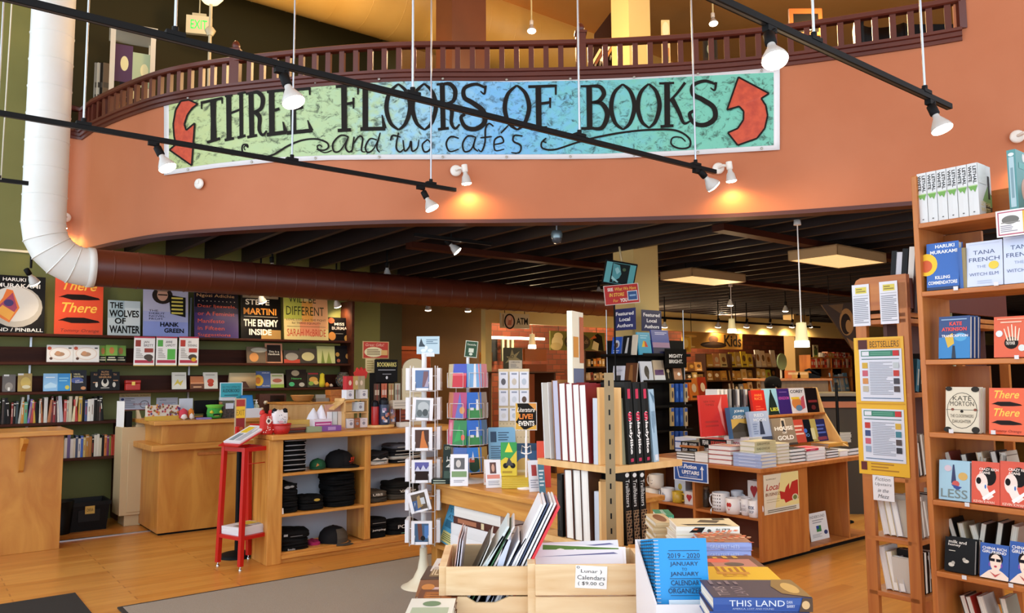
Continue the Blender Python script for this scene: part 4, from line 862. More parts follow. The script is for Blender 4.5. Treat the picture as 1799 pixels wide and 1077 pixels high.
for i,(sx2,sy2) in enumerate(((-1,-1),(1,-1),(1,1),(-1,1))):
 top=zt_ if sy2<0 else zt_+.0
 T0=TR(sx2*sx_,sy2*sy_,0);lean_=.03
 o=part('leg',MB().loft([[(x*.018-sx2*lean_*k,y*.018-sy2*lean_*.4*k,z) for x,y in((-1,-1),(1,-1),(1,1),(-1,1))] for z,k in((.035,0),(top,1))],RD,T0,False),t)
 part('foot',MB().lathe([(.014,0),(.014,.012),(.006,.014),(.006,.04)],CHROME,12,T0),o)
part('tray',MB().box(-sx_-.01,sx_+.01,-sy_-.01,sy_+.01,zs_-.03,zs_,RD),t)
b=MB();
for s in(-1,1):b.box(-sx_+.02,sx_-.02,s*(sy_-.012)-.016,s*(sy_-.012)+.016,zt_-.035,zt_,RD)
for s in(-1,1):b.box(s*(sx_-.03)-.016,s*(sx_-.03)+.016,-sy_,sy_,zt_-.035,zt_,RD)
b.tube([(-sx_+.05,-sy_+.02,zt_-.14),(sx_-.05,-sy_+.02,zt_-.14)],.004,RD,6);b.box(-.01,.02,sy_-.01,sy_+.01,zt_,zt_+.16,RD)
part('top_frame',b,t)
tp=RY(-R(24));
part('slanted_tray',MB().box(-.19,.17,-.13,.13,0,.008,RD).box(.165,.17,-.13,.13,0,.03,RD),t,TR(-.02,.0,zt_+.085)@tp)
solo('free_paper',MB().box(-.15,.15,-.11,.11,0,.014,M('#dcdde2')).art([('R',.1,.55,.5,.85,'#7a8890'),('R',.55,.5,.9,.9,'#d8b82a'),('L',.1,.1,.9,.45,5,'#8a8a92')],.3,.22,TR(0,0,.0142)),'free newspaper lying on the slanted top of the red rack','newspaper',G(c.x,c.y,0,R(18))@TR(-.02,0,zt_+.094)@tp)
for i in range(4):
 solo('free_paper',MB().box(-.145,.145,-.125,.125,0,.016,M('#dadade')).art([('R',.1,.1,.5,.6,'#7a7064'),('R',.5,.4,.95,.95,'#c9b23a'),('L',.55,.1,.95,.35,4,'#8a8a92')],.29,.25,TR(0,0,.0162)),'free paper on the lower tray of the red rack, %s from below'%NTH[i],'newspaper',G(c.x,c.y,zs_+.0165*i+.001,R(18+3*(i%2))))
# BEHIND THE COUNTERS
bb=9.0
p,q=on_b(498,708,bb),on_b(622,708,bb);zlo=p.z
t=thing('back_cabinet','low light wooden cabinet with drawers under the wall shelves','cabinet',G(p.x,bb,0));W_=q.x-p.x
part('body',MB().box(0,W_,0,.45,.05,zlo-.02,PALEW),t);part('top',MB().box(-.02,W_,-.02,.47,zlo-.02,zlo,WOODX),t,None,.004)
for i in range(2):part('drawer',MB().box(W_*(.03+.5*i),W_*(.48+.5*i),-.015,0,zlo-.24,zlo-.05,PALEW),t,None,.004)
a,w_,h=lo(512,550,695,zlo,bb+.15)
t=thing('woven_basket','round woven cane basket on the low light cabinet','basket',G(a,bb+.15,zlo))
part('bowl',MB().lathe([(w_*.3,0),(w_*.42,h*.4),(w_*.5,h*.95),(w_*.5,h),(w_*.46,h),(w_*.38,h*.4),(0,.01)],noise_mat('woven_cane','#9a6a34','#c08c4c',(1,1,40),4,.6),24),t)
part('rim',MB().tube([(w_*.49*cos(x),w_*.49*sin(x),h) for x in[2*pi*i/24 for i in range(24)]],.008,M('#b07c40',.6),6,True),t)
a,w_,h=lo(552,575,693,zlo,bb+.15)
t=thing('card_tray','grey cardboard tray of small cards on the low light cabinet','tray',G(a,bb+.15,zlo));part('tray',MB().box(-w_/2,w_/2,-.06,.06,0,h*.5,M('#8a857c')),t);part('cards',MB().box(-w_*.45,w_*.3,-.03,-.01,h*.3,h,M('#a8a49c')),t)
for i in range(2):
 a,w_,h=lo(576,612,706-12*(i+1)+4,zlo,bb+.15);solo('wooden_box',MB().box(-w_/2,w_/2,-.08,.08,0,.07,CASEL),'flat orange-brown wooden box on the low light cabinet, %s'%('under its twin','on top of its twin')[i],'box',G(a,bb+.15,zlo+.071*i),bevel=.003)
a,w_,h=lo(456,503,690,on_b(480,724,9.5).z,9.5);zc0=on_b(480,726,9.5).z
t=thing('carved_box','dark carved wooden case with white flower knobs behind the counters','case',G(a,9.5,0))
part('case_body',MB().box(-w_/2,w_/2,0,.13,.05,zc0+h,M('#4a2515',.4)),t);part('panel',MB().box(-w_*.1,w_*.42,-.008,0,zc0,zc0+h*.92,M('#24140c',.3)).art([('E',.5,.5,.3,.34,'#0c0806')],w_*.5,h*.8,TR(w_*.16,-.0085,zc0+h*.48)@RX(pi/2)),t)
for dx,dz in((-.28,.55),(.0,.3),(-.42,.2),(.38,.25)):part('flower',MB().lathe([(.001,-.008),(.03,0),(.001,.01)],M('#cfc5b0',.6),6,TR(dx*w_,-.015,zc0+dz*h)@RX(pi/2)),t)
# ON THE MERCHANDISE UNIT
bq=bm+.12
def box_item(px0,px1,pyt,b,cov,label,name='gift_box',cat='box',d=.12,art=None,z=None,rot=0,bevel=.003):
 z=zk if z is None else z
 a,w_,h=lo(px0,px1,pyt,z,b)
 m=MB().box(-w_/2,w_/2,0,d,0,h,M(cov,.5))
 if art:m.art(art,w_,h,TR(0,-.0003,h/2)@RX(pi/2))
 return solo(name,m,label,cat,G(a,b,z+.001,rot),bevel=bevel)
def pouch(px0,px1,pyt,cov,label,dots):
 a,w_,h=lo(px0,px1,pyt,zk,bq)
 t=thing('animal_pouch',label,'pouch',G(a,bq,zk+.001));m=M(cov,.7)
 part('bag',MB().loft([sring(w_,.07,z,k,random.Random(1),24) for z,k in((0,.8),(.02,1),(h*.6,1),(h*.8,.95),(h*.86,.3))],m),t)
 for s in(-1,1):part('ear',MB().lathe([(.001,-.02),(.025,-.01),(.02,.02),(.001,.03)],m,10,TR(s*w_*.34,.01,h*.9)),t)
 part('print',MB().art(dots,w_*.9,h*.75,TR(0,-.0375,h*.42)@RX(pi/2)),t)
rr=random.Random(2)
pouch(458,480,722,'#c22a22','red spotted animal pouch with ears on the shelf unit corner',[('E',rr.uniform(.05,.95),rr.uniform(.05,.95),.04,.03,'#f0dcd4') for _ in range(26)]+[('E',.5,.7,.24,.16,'#e8d8cc'),('E',.5,.7,.12,.1,'#3a3030')])
a,w_,h=lo(476,508,745,zk,bq)
t=thing('red_basket','small round red basket on the shelf unit top','basket',G(a,bq-.03,zk+.001))
part('bowl',MB().lathe([(w_*.34,0),(w_*.42,.02),(w_*.5,h),(w_*.47,h),(w_*.38,.025),(0,.01)],noise_mat('red_weave','#9a1512','#c0201c',(30,30,60),3,.5),24),t);part('rim',MB().tube([(w_*.49*cos(x),w_*.49*sin(x),h) for x in[2*pi*i/24 for i in range(24)]],.007,RD,6,True),t)
a2_,w2_,h2_=lo(478,505,721,zk+.02,bq-.03)
t=thing('animal_pouch','white spotted cow pouch with dark ears standing in the red basket','pouch',G(a2_,bq-.03,zk+.02))
part('bag',MB().loft([sring(w2_,.06,z,k,random.Random(1),24) for z,k in((0,.55),(.06,.8),(h2_*.6,1),(h2_*.9,.95),(h2_,.3))],M('#e2e0e4',.7)),t)
for s in(-1,1):part('ear',MB().lathe([(.001,-.02),(.025,-.01),(.02,.02),(.001,.03)],M('#16161c',.7),10,TR(s*w2_*.34,.0,h2_*.95)),t,label='black ear')
part('print',MB().art([('E',rr.uniform(.1,.9),rr.uniform(.1,.9),.03,.03,'#2a2a32') for _ in range(18)]+[('E',.5,.3,.2,.12,'#d8a8b0')],w2_*.8,h2_*.6,TR(0,-.031,h2_*.58)@RX(pi/2)),t)
for i in range(3):
 book(LIE(A(524)+am+.01*i,bq+.03,zk+.024*i+.001,.022,.18,R(90+6*i)),'small dark paperback lying in the low stack by the red basket, %s from below'%NTH[i],['#3a1c14','#6a2a1c','#a88a5a'][i],.12,.18,.022,group='low stack by the red basket',pages=False)
box_item(508,548,738,bq+.12,'#c9a24a','long tan carton lying behind the low book stack',d=.1)
box_item(552,584,737,bq+.02,'#d8d0dc','white and pink carton of small gifts on the shelf unit top',art=[('R',.04,.2,.96,.8,'#b03a7a'),('L',.1,.3,.9,.7,2,'#e8c8dc')])
box_item(566,600,748,bq-.04,'#7a4a9a','flat purple carton at the front of the shelf unit top',art=[('R',.3,.2,.7,.8,'#a88ac0')])
box_item(540,566,750,bq-.05,'#8a9a7a','flat pale green carton at the front of the shelf unit top')
for px,c,h_,lab in((551,'#d4d4de',717,'nearer'),(565,'#e2e2ee',712,'taller')):
 a,w_,h=lo(px-12,px+12,h_,zk+.0,bq+.16)
 solo('tissue_bundle',MB().loft([[(w_*.5*k*cos(x)*(1+.25*sin(3*x+z)),w_*.5*k*sin(x),z) for x in[2*pi*i/16 for i in range(16)]] for z,k in((0,.6),(h*.3,1),(h*.7,.6),(h,.08))],M(c,.8)),'crumpled white tissue bundle, the %s of two, on the shelf unit top'%lab,'bundle',G(a,bq+.16,zk+.001))
a,w_,h=lo(574,604,711,zk,bq+.1)
t=thing('card_rack','small pink and white rack of cards on the shelf unit top','rack',G(a,bq+.1,zk+.001))
part('frame',MB().box(-w_/2,w_/2,.02,.05,0,h,M('#b98a78')).box(-w_/2,w_/2,-.05,.02,0,.02,M('#b98a78')),t)
for i in range(3):part('card',MB().box(-w_*.44+i*w_*.3,-w_*.18+i*w_*.3,.0,.015,.03,h*.72,M(['#e0e0e6','#cfd6d8','#d8ccc4'][i])),t)
a,w_,h=lo(603,650,655,zk,bq+.08)
t=thing('mug_stand','pale wooden house-shaped stand of boxed mugs and gift packets','display stand',G(a,bq+.08,zk+.001,R(8)))
fm=MB()
for s in(-1,1):fm.box(s*w_*.46-.008,s*w_*.46+.008,0,.16,0,h*.55,PALEW)
fm.box(-w_/2,w_/2,0,.16,0,.012,PALEW).box(-w_/2,w_/2,0,.16,h*.28,h*.28+.01,PALEW).box(-w_*.5,w_*.5,0,.16,h*.5,h*.5+.012,PALEW)
fm.box(-.16,0,0,.12,-.006,.006,PALEW,TR(-w_*.42,0,h*.52)@RY(-R(32)))
part('frame',fm,t)
for dx,dz,c in((-.25,.0,'#d6d6de'),(.0,.0,'#9a5a34'),(.26,.0,'#d8d2da'),(.12,.29,'#c9d2da'),(-.3,.51,'#dcdde4'),(.26,.51,'#dcdde0')):
 part('boxed_mug',MB().box(-.042,.042,0,.08,.013,.1,M(c)).art([('E',.5,.45,.2,.18,'#8a8a9a'),('R',.3,.75,.7,.82,'#8a8a9a')],.084,.087,TR(0,-.0003,.057)@RX(pi/2)),t,TR(dx*w_,-.02,dz*h))
for dx,c in((-.24,'#b8262c'),(.02,'#b89a5a'),(.22,'#a89878')):part('gift_packet',MB().box(-.04,.04,.01,.07,0,.13,M(c)).art([('E',.5,.5,.2,.2,'#e0c8b0')],.08,.12,TR(0,.0097,.065)@RX(pi/2)),t,TR(dx*w_,0,h*.51+.1))
a,w_,h=lo(623,644,646,zk+h*.8,bq+.2)
t=thing('paper_tulip','bright red tulip-shaped ornament above the wooden mug stand','ornament',G(a,bq+.2,0));zz=on_b(633,665,bq+.2).z;hh=on_b(633,646,bq+.2).z-zz
part('stem',MB().cyl((0,0,zk),(0,0,zz),.008,M('#2a5a2a'),n=8),t)
part('petals',MB().prism([(-w_*.4,0),(w_*.4,0),(w_*.55,hh*.55),(w_*.4,hh*.7),(w_*.36,hh*.95),(w_*.2,hh*.75),(w_*.05,hh*1.05),(-w_*.12,hh*.75),(-w_*.3,hh),(-w_*.38,hh*.7),(-w_*.55,hh*.55)],-.015,.015,M('#c8281e',.6),TR(0,0,zz)@RX(pi/2)),t)
a,w_,h=lo(651,700,742,zk,bq)
solo('round_tray',MB().lathe([(.001,0),(w_*.48,0),(w_*.5,.008),(w_*.5,.028),(.001,.028)],PALEW,28),'round pale wooden turntable tray near the card rack','tray',G(a,bq+.12,zk+.001));zr=zk+.03
for px0,px1,pyt,cov,prt,lab,bbx in((653,665,703,'#a81e1e',None,'slim red flask on the round wooden tray',.08),(666,683,698,'#1c2a4a',1,'dark blue patterned flask with rounded lid on the round tray',.06),(683,694,703,'#a8826a',2,'brown patterned carton tube on the round tray',.12)):
 a,w_,h=lo(px0,px1,pyt,zr,bq+bbx)
 t=thing('flask',lab,'flask',G(a,bq+bbx,zr));r=w_/2
 part('body',MB().lathe([(r*.95,0),(r,.01),(r,h*.72),(r*.95,h*.74)],M(cov,.3),20),t)
 part('cap',MB().lathe([(r*.9,h*.74),(r*.92,h*.86),(r*.7,h*.97),(.001,h)],M('#15151c' if prt!=2 else '#c9b8a0',.3),18),t)
 if prt:
  pm2=MB();rq=random.Random(4)
  for i in range(16):
   an=-pi/2+rq.uniform(-1,1);pm2.box(-.012,.012,-.0006,.0006,-.015,.012,M(rq.choice(['#d8d4e0','#b83a4a','#5a7ab0','#c98a6a'])),TR((r+.0012)*cos(an),(r+.0012)*sin(an),rq.uniform(.03,h*.66))@RZ(an+pi/2))
  part('pattern',pm2,t)
a,w_,h=lo(658,696,632,zk,bq+.26)
t=thing('bookmark_display','black bookmark spinner with a lettered header beside the flasks','display',G(a,bq+.26,zk+.001))
part('core',MB().box(-w_*.42,w_*.42,.0,.14,0,h,BLACK),t)
part('header',MB().box(-w_/2,w_/2,-.03,-.02,h*.66,h,M('#0d0d10')).art([('T','BOOKMARKS',.5,.78,.88,.2,'#e0d27a',0,.02),('R',.1,.52,.9,.56,'#9a9aa0'),('R',.3,.34,.7,.37,'#9a9aa0'),('E',.5,.2,.05,.07,'#d8d8dc')],w_,h*.34,TR(0,-.0303,h*.83)@RX(pi/2)),t)
for dx,c,c2 in((-.45,'#5a3a2a','#c9b8a0'),(-.12,'#c86a4a','#e0c0b0'),(.2,'#a88a5a','#d8c8a0'),(.5,'#b8b2a0','#8a8a7a')):
 part('bookmark',MB().box(-.03,.03,0,.012,0,h*.38,M(c)).art([('R',.1,.55,.9,.75,c2),('R',.45,.2,.55,.95,'#a8281e')],.06,h*.38,TR(0,-.0003,h*.19)@RX(pi/2)),t,TR(dx*w_,-.035,h*.26))
sign(637,683,600,630,bq+.3,'#c9a06a',[('R',.03,.04,.97,.96,'#b8331f'),('T','Great Gifts!',.45,.8,.7,.16,'#e8b49a',.2,0),('E',.42,.38,.36,.3,'#e0d0a0'),('L',.16,.2,.66,.56,4,'#6a4a2a'),('R',.7,.2,.94,.5,'#d8a860')],'red framed gift sign fixed above the bookmark display')
sign(642,659,630,655,bq+.3,'#d6bf88',[('L',.15,.1,.85,.9,5,'#a08a4a')],'narrow cream card below the red gift sign')
t=thing('sign_pole','thin dark pole carrying the red gift sign and cream card','pole',G(on_b(650,700,bq+.33).x,bq+.33,zk));part('rod',MB().cyl((0,0,0),(0,0,on_b(650,602,bq+.33).z-zk),.006,BLACK,n=8),t);part('foot',MB().lathe([(.05,0),(.05,.008),(.0,.012)],BLACK,16),t)
sign(690,716,702,717,bq+.05,'#cfc8bc',[('L',.1,.2,.9,.8,2,'#aaa49a')],'plain pale card standing beside the flasks',z=zk+.18)
t=thing('card_clip','slim wire clip that holds up the pale card','clip',G(on_b(703,720,bq+.06).x,bq+.06,zk));part('wire',MB().cyl((0,0,0),(0,0,.24),.003,STEEL,n=6),t);part('foot',MB().lathe([(.03,0),(.0,.008)],STEEL,12),t)
box_item(703,722,720,bq+.08,'#8a3a20','brown-red little crate of cards beside the flasks',d=.1,art=[('L',.1,.2,.9,.8,3,'#4a1c10')])
box_item(703,722,742,bq-.02,'#dcdcd8','small white carton at the end of the shelf unit top',d=.08)
a,w_,h=lo(707,749,630,zk,bm+.33)
t=thing('arched_display','cream arched counter spinner with patterned magnets','display',G(a,bm+.33,zk+.001));n=12
poly=[(-w_/2,0),(w_/2,0)]+[(w_/2*cos(pi*i/n),h-w_*.36+w_*.36*sin(pi*i/n)) for i in range(n+1)]
part('panel',MB().prism(poly,-.008,.008,M('#dcd0ae'),RX(pi/2)),t);part('edge',MB().tube([(x,0,y) for x,y in poly[1:]],.008,M('#7a4a2a'),6),t)
for i,c in enumerate(('#c9a0a0','#e0c8a0','#7a9a98','#9ac0b8','#e6e6e4','#c9b88a')):
 part('magnet',MB().box(-w_*.38,w_*.38,-.018,-.009,0,h*.10,M('#e2d8bc')).art([('E',.4+.1*(i%3),.5,.2,.3,c),('E',.7,.4,.1,.2,'#5a5a5a')],w_*.76,h*.1,TR(0,-.0183,h*.05)@RX(pi/2)),t,TR(0,0,h*(.06+.14*i)))
# CARD SPINNERS
WIRE=M('#e4e4e6',.35)
prk=on_z(737,1012,0);YK=6.07
prk=at_y(745,700,YK);pf=at_y(740,1018,YK)
rk=thing('postcard_spinner','tall white wire postcard spinner on a trumpet base with a topper sign','card rack',G(prk.x,prk.y,0,R(-38)))
part('base',MB().lathe([(.18,0),(.18,.008),(.13,.03),(.08,.07),(.045,.14),(.03,.22),(.028,.3)],M('#e0d6bc',.4),28),rk)
zt1=at_y(751,622,YK).z
part('pole',MB().cyl((0,0,.25),(0,0,zt1),.02,WIRE,n=14),rk)
rows=[(647,686),(699,738),(751,791),(808,847),(862,898),(915,955)]
zr_=[(at_y(750,y0,YK-.1).z,at_y(750,y1,YK-.1).z) for y0,y1 in rows]
fr_=MB()
for sx2 in(-1,1):
 for sy2 in(-1,1):fr_.tube([(sx2*.095,sy2*.095,zr_[-1][1]-.02),(sx2*.095,sy2*.095,zr_[0][0]+.02)],.004,WIRE,6)
for z1,z0 in zr_:
 for z in(z0-.006,z0+.11):fr_.tube([(-.095,-.095,z),(.095,-.095,z),(.095,.095,z),(-.095,.095,z)],.003,WIRE,6,True)
 for k in range(4):
  T=RZ(k*pi/2)
  fr_.tube([(-.05,-.095,z0),(-.05,-.135,z0),(-.05,-.135,z0+.06),(-.05,-.1,z0+.1)],.0025,WIRE,5,T=T);fr_.tube([(.05,-.095,z0),(.05,-.135,z0),(.05,-.135,z0+.06),(.05,-.1,z0+.1)],.0025,WIRE,5,T=T)
  fr_.tube([(-.05,-.135,z0),(.05,-.135,z0)],.0025,WIRE,5,T=T)
part('wire_frame',fr_,rk)
w_,h=40*YK/1370,31*YK/1370
part('topper',MB().box(-w_/2,w_/2,-.006,.006,0,h,M('#b4cdd8',.3)).art([('P',[(.1,.5),(.2,.9),(.28,.6),(.35,.5)],'#33404a'),('R',.1,.42,.36,.5,'#33404a'),('L',.42,.55,.92,.85,3,'#5a7a90'),('E',.42,.35,.07,.12,'#dfeaf0'),('E',.6,.2,.12,.1,'#dfeaf0'),('E',.3,.2,.12,.1,'#dfeaf0')],w_,h,TR(0,-.0063,h/2)@RX(pi/2)).box(-.05,.05,-.012,.012,-.02,.012,M('#d8e0e4',.2)),rk,TR(.03,0,zt1),label='pale blue topper sign')
PC=[('#5a7aa8',[('P',[(.5,.06),(.94,.06),(.94,.94),(.6,.94)],'#7a5a62'),('P',[(.66,.06),(.94,.06),(.94,.7)],'#a8a0b8')],'mountain and pink sky'),('#8a9498',[('E',.55,.6,.4,.3,'#b8c0c2'),('E',.7,.3,.2,.2,'#4a5254'),('E',.3,.25,.2,.2,'#5c6668')],'grey misty'),('#4a2a1c',[('P',[(.35,0),(.5,.9),(.62,.95),(.7,.5),(.95,0)],'#d07838')],'orange rock'),('#3a3a72',[('R',0,.7,1,1,'#5a5aa0'),('R',0,0,1,.5,'#2a1c18'),('P',[(0,.5),(.2,.8),(.4,.55),(.6,.85),(.8,.6),(1,.8),(1,.5)],'#c9cce0')],'city at dusk'),('#5a4a3a',[('R',0,0,.5,.6,'#3a5a8a'),('P',[(.3,.1),(.7,.2),(.6,.9),(.4,.8)],'#a88a5a'),('R',.6,.3,.9,.7,'#c9ced4')],'stone bridge'),('#3a5a7a',[('P',[(.3,.1),(.6,.1),(.5,1),(.2,1)],'#6a3a2a'),('R',.7,.2,1,.9,'#4a7ab8'),('E',.6,.2,.16,.14,'#1a1a1c')],'blue harbour')]
cw=.155
for i,((z1,z0),(c,art,nm)) in enumerate(zip(zr_,PC)):
 hh=z1-z0;rows_l='in the %s row of the tall spinner'%NTH[i]
 def card(T,lab,front=True,tilt=0):
  m=MB().box(-cw/2,cw/2,-.014,.014,0,hh,M('#ecebf0',.5))
  if front:m.art([('R',.16,.1,.84,.9,c)]+[(k[0],*[.16+.68*v if(j%2==0) else .1+.8*v for j,v in enumerate(k[1:5])],k[5]) if k[0]=='R' else('E',.16+.68*k[1],.1+.8*k[2],k[3]*.68,k[4]*.8,k[5]) if k[0]=='E' else('P',[(.16+.68*x,.1+.8*y) for x,y in k[1]],k[2]) for k in art],cw,hh,TR(0,-.0142,hh/2)@RX(pi/2))
  return solo('greeting_card',m,lab,'card',rk.matrix_basis@T,'cards in the tall white spinner')
 card(TR(0,-.118,z0+.002)@RY(R([0,3,0,0,-14,0][i])),'%s card facing out %s'%(nm,rows_l))
 card(RZ(-pi/2)@TR(0,-.118,z0+.002),'white cards edge-on at the counter side %s'%rows_l,False)
 card(RZ(pi/2)@TR(0,-.118,z0+.002),'white cards edge-on at the table side %s'%rows_l,False)
pL,pR=on_z(741,843,.80),on_z(992,886,.80)
at_,b0_,b1_=(pL.x+pR.x)/2,pR.y-.15,pL.y
tb=thing('display_table','maple display table crowded with cards, maps and flyers','table',G(at_,b0_,0));TL=b1_-b0_;TD=.8
part('tabletop',MB().box(0,TD,0,TL,.765,.80,WOODY),tb,None,.006)
part('apron',MB().box(.03,.05,.05,TL-.05,.64,.765,WOODY),tb,None,.003);part('apron',MB().box(.05,TD-.05,TL-.06,TL-.04,.64,.765,WOODX),tb)
for x,y in((.03,TL-.11),(.03,.03),(TD-.11,.03),(TD-.11,TL-.11)):part('leg',MB().box(x,x+.08,y,y+.08,0,.765,WOOD),tb,None,.004)
zsT=on_a(775,958,at_+.03).z
part('lower_shelf',MB().box(.02,TD-.04,.03,TL-.03,zsT-.03,zsT,WOODY),tb,None,.003)
Y2=at_y(822,700,6.0);tz=.80
r2=thing('card_spinner','white wire card spinner on the display table with a small green sign','card rack',G(Y2.x,Y2.y,tz,R(-38)))
rows2=[(640,681),(690,735),(739,782),(787,830)];zr2=[(at_y(822,y0,5.88).z-tz,at_y(822,y1,5.88).z-tz) for y0,y1 in rows2]
part('base',MB().lathe([(.15,0),(.15,.01),(.05,.02),(.014,.03)],WIRE,24),r2)
zt3=at_y(822,628,6.0).z-tz
part('pole',MB().cyl((0,0,.02),(0,0,zt3),.012,WIRE,n=12),r2)
f2=MB()
for z1,z0 in zr2:
 f2.tube([(.09*cos(x),.09*sin(x),z0) for x in[2*pi*i/20 for i in range(20)]],.003,WIRE,6,True)
 for k in range(6):
  T=RZ(k*pi/3+.5)
  f2.tube([(-.06,-.09,z0),(-.06,-.15,z0),(-.06,-.15,z0+.11),(.06,-.15,z0+.11),(.06,-.15,z0),(.06,-.09,z0)],.0028,WIRE,5,T=T);f2.tube([(-.06,-.15,z0),(.06,-.15,z0)],.0028,WIRE,5,T=T)
f2.tube([(.09,0,zr2[-1][1]),(.09,0,zr2[0][1])],.003,WIRE,6).tube([(-.09,0,zr2[-1][1]),(-.09,0,zr2[0][1])],.003,WIRE,6);f2.box(-.09,.09,-.003,.003,zr2[0][1]-.003,zr2[0][1]+.003,WIRE)
part('wire_frame',f2,r2)
w_,h=22*6.0/1370,29*6.0/1370
part('topper',MB().box(-w_/2,w_/2,-.004,.004,0,h,M('#c9cdb8',.4)).art([('R',.05,.04,.95,.96,'#14401e'),('T','Seattle',.5,.78,.7,.12,'#d8d8c0',0,0),('R',.3,.3,.7,.55,'#c9cdb8'),('E',.5,.2,.14,.08,'#c9cdb8')],w_,h,TR(0,-.0043,h/2)@RX(pi/2)),r2,TR(.02,0,zt3)@RY(R(6)),label='dark green topper sign')
LH=[('R',0,0,1,.36,'#2a7a3a'),('P',[(.0,.3),(.3,.42),(.6,.36),(1,.2),(1,0),(0,0)],'#3a8a4a'),('P',[(.6,.3),(.64,.66),(.76,.66),(.8,.3)],'#e8e8ea'),('R',.62,.66,.78,.72,'#d8d8dc'),('R',.2,.3,.45,.4,'#e0e0e4')]
C2=[(0,-.2,'#3a4ab0',[('R',0,0,1,.5,'#c02a3a'),('R',0,.5,1,.6,'#e06a7a')],'blue and red card'),(0,.85,'#7ab0e0',[('P',[(.4,0),(.5,1),(.62,1),(.62,0)],'#f0f0f2')],'sky blue card with a white tower'),(0,1.7,'#d88a9a',[],'pink card'),(0,-1.2,'#c9b894',[],'beige card'),(1,-.2,'#a83a6a',[('P',[(.2,0),(.5,1),(.8,0)],'#5a6ab0'),('E',.7,.3,.2,.14,'#c98a4a')],'magenta striped card'),(1,.85,'#2a6ac8',LH,'bright lighthouse card'),(1,-1.2,'#c07a5a',[],'terracotta card'),(1,1.7,'#9a8a7a',[],'taupe card'),(2,-.2,'#1f7a3c',[('E',.75,.3,.14,.12,'#d8503a'),('P',[(.1,.1),(.5,.9),(.6,.2)],'#2a9a4a')],'green ladybird card'),(2,.85,'#2a6ac8',LH,'bright lighthouse card'),(2,-1.2,'#d86a8a',[('E',.5,.6,.3,.3,'#e8a0b0')],'pink flower card'),(2,1.7,'#5a7a9a',[],'slate card'),(3,.85,'#2a7ad0',[('E',.5,.3,.4,.3,'#16402a'),('R',.1,.4,.5,.55,'#c0503a'),('P',[(.3,.5),(.4,.85),(.5,.5)],'#e0e0e8')],'blue village card'),(3,-.2,'#3a5aa0',[],'plain blue card'),(3,-1.2,'#6a5a4a',[],'brown card'),(3,1.7,'#c9a04a',[],'mustard card')]
for i,an,c,art,nm in C2:
 z1,z0=zr2[i];ww,hh=.115,z1-z0
 m=MB().box(-ww/2,ww/2,-.018,.018,0,hh,M(c,.4)).art(art,ww,hh,TR(0,-.0182,hh/2)@RX(pi/2))
 solo('greeting_card',m,'%s in the %s row of the low table spinner'%(nm,NTH[i]),'card',r2.matrix_basis@RZ(an*.78-.25)@TR(0,-.128,z0+.002)@RX(-.08),'cards in the low wire spinner')
pp=at_y(903,690,6.1)
t=thing('pegboard_spinner','cream pegboard spinner hung with white packets behind the table signs','display',G(pp.x,pp.y,tz,R(-44)));s_=6.1/1370
w_,h=54*s_,at_y(903,648,6.1).z-tz
pg=MB().box(-w_/2,w_/2,-.01,.01,.08,h,M('#d8c49c'))
for i in range(9):
 for j in range(14):pg.add([(-w_*.45+i*w_*.112+.004*cos(x),-.0105,.12+j*(h-.14)/14+.004*sin(x)) for x in(0,1.2,2.4,3.6,4.8)],[(0,1,2,3,4)],M('#8a744c'))
part('pegboard',pg,t);part('foot',MB().lathe([(.13,0),(.13,.012),(.03,.03),(.02,.1)],M('#c9b088',.4),20),t)
for j,(y0,y1) in enumerate(((653,682),(685,712),(716,738))):
 for i,dx in enumerate((-.33,.02,.34)):
  z1,z0=h-(y0-648)*s_,h-(y1-648)*s_
  solo('small_packet',MB().box(-.035,.035,-.008,.004,0,z1-z0,M('#dfe2ea',.3)).art([('R',.2,.82,.8,.92,'#8a94a8'),('E',.5,.4,.26,.2,['#5a5a60','#c9c0b0','#b8c4d0','#d0d4dc','#c9d0d8','#5a4434','#d8d8d8','#c0c8d0','#b0b8c4'][j*3+i])],.07,z1-z0,TR(0,-.0083,(z1-z0)/2)@RX(pi/2)),'white packet on the pegboard spinner, %s in the %s row'%(NTH[i],NTH[j]),'packet',t.matrix_basis@TR(dx*w_,-.016,z0),'packets on the pegboard spinner')
def tcard(px0,px1,py0,Yd,cov,art,label,name='leaflet',cat='leaflet',rot=-38,lean=10,th=.004,z=.802,group=None):
 c=on_z((px0+px1)/2,Yd,z);Yd=c.x*ST+c.y*CT;s=Yd/1370;w_=(px1-px0)*s;top=at_y((px0+px1)/2,py0,Yd).z;h=(top-z)/cos(R(lean))
 m=MB().box(-w_/2,w_/2,-th/2,th/2,0,h,M(cov,.35)).art(art,w_,h,FRONT(th,h))
 return solo(name,m,label,cat,G(c.x,c.y,z,R(rot),R(lean)),group)
tcard(777,806,782,848,'#1f2a24',[('T','CITY WALKS',.5,.9,.8,.08,'#c9d0b0',0,0),('T','2',.4,.5,.4,.2,'#d8d8d0'),('R',.1,.1,.9,.3,'#2f4a3a')],'dark green guide book standing on the display table','book','book',th=.02,rot=-46)
for i in range(2):book(LIE(on_z(777,849,.8).x,on_z(777,849,.8).y,.801+.017*i,.016,.15,R(50)),'small dark guide lying flat under the standing green guide, %s'%('lower','upper')[i],'#1c2a26',.1,.15,.016,None,[('R',.1,.3,.7,.7,'#b8c4b0')],'two dark guides lying flat',False)
tcard(791,822,799,854,'#e8e8ee',[('R',.2,.52,.8,.88,'#5a5a5e'),('E',.45,.7,.14,.12,'#c9c4c0'),('R',.08,.28,.92,.46,'#7a9a6a'),('L',.2,.1,.8,.2,2,'#9a9aa8')],'white leaflet with a grey portrait and green band in a clear holder')
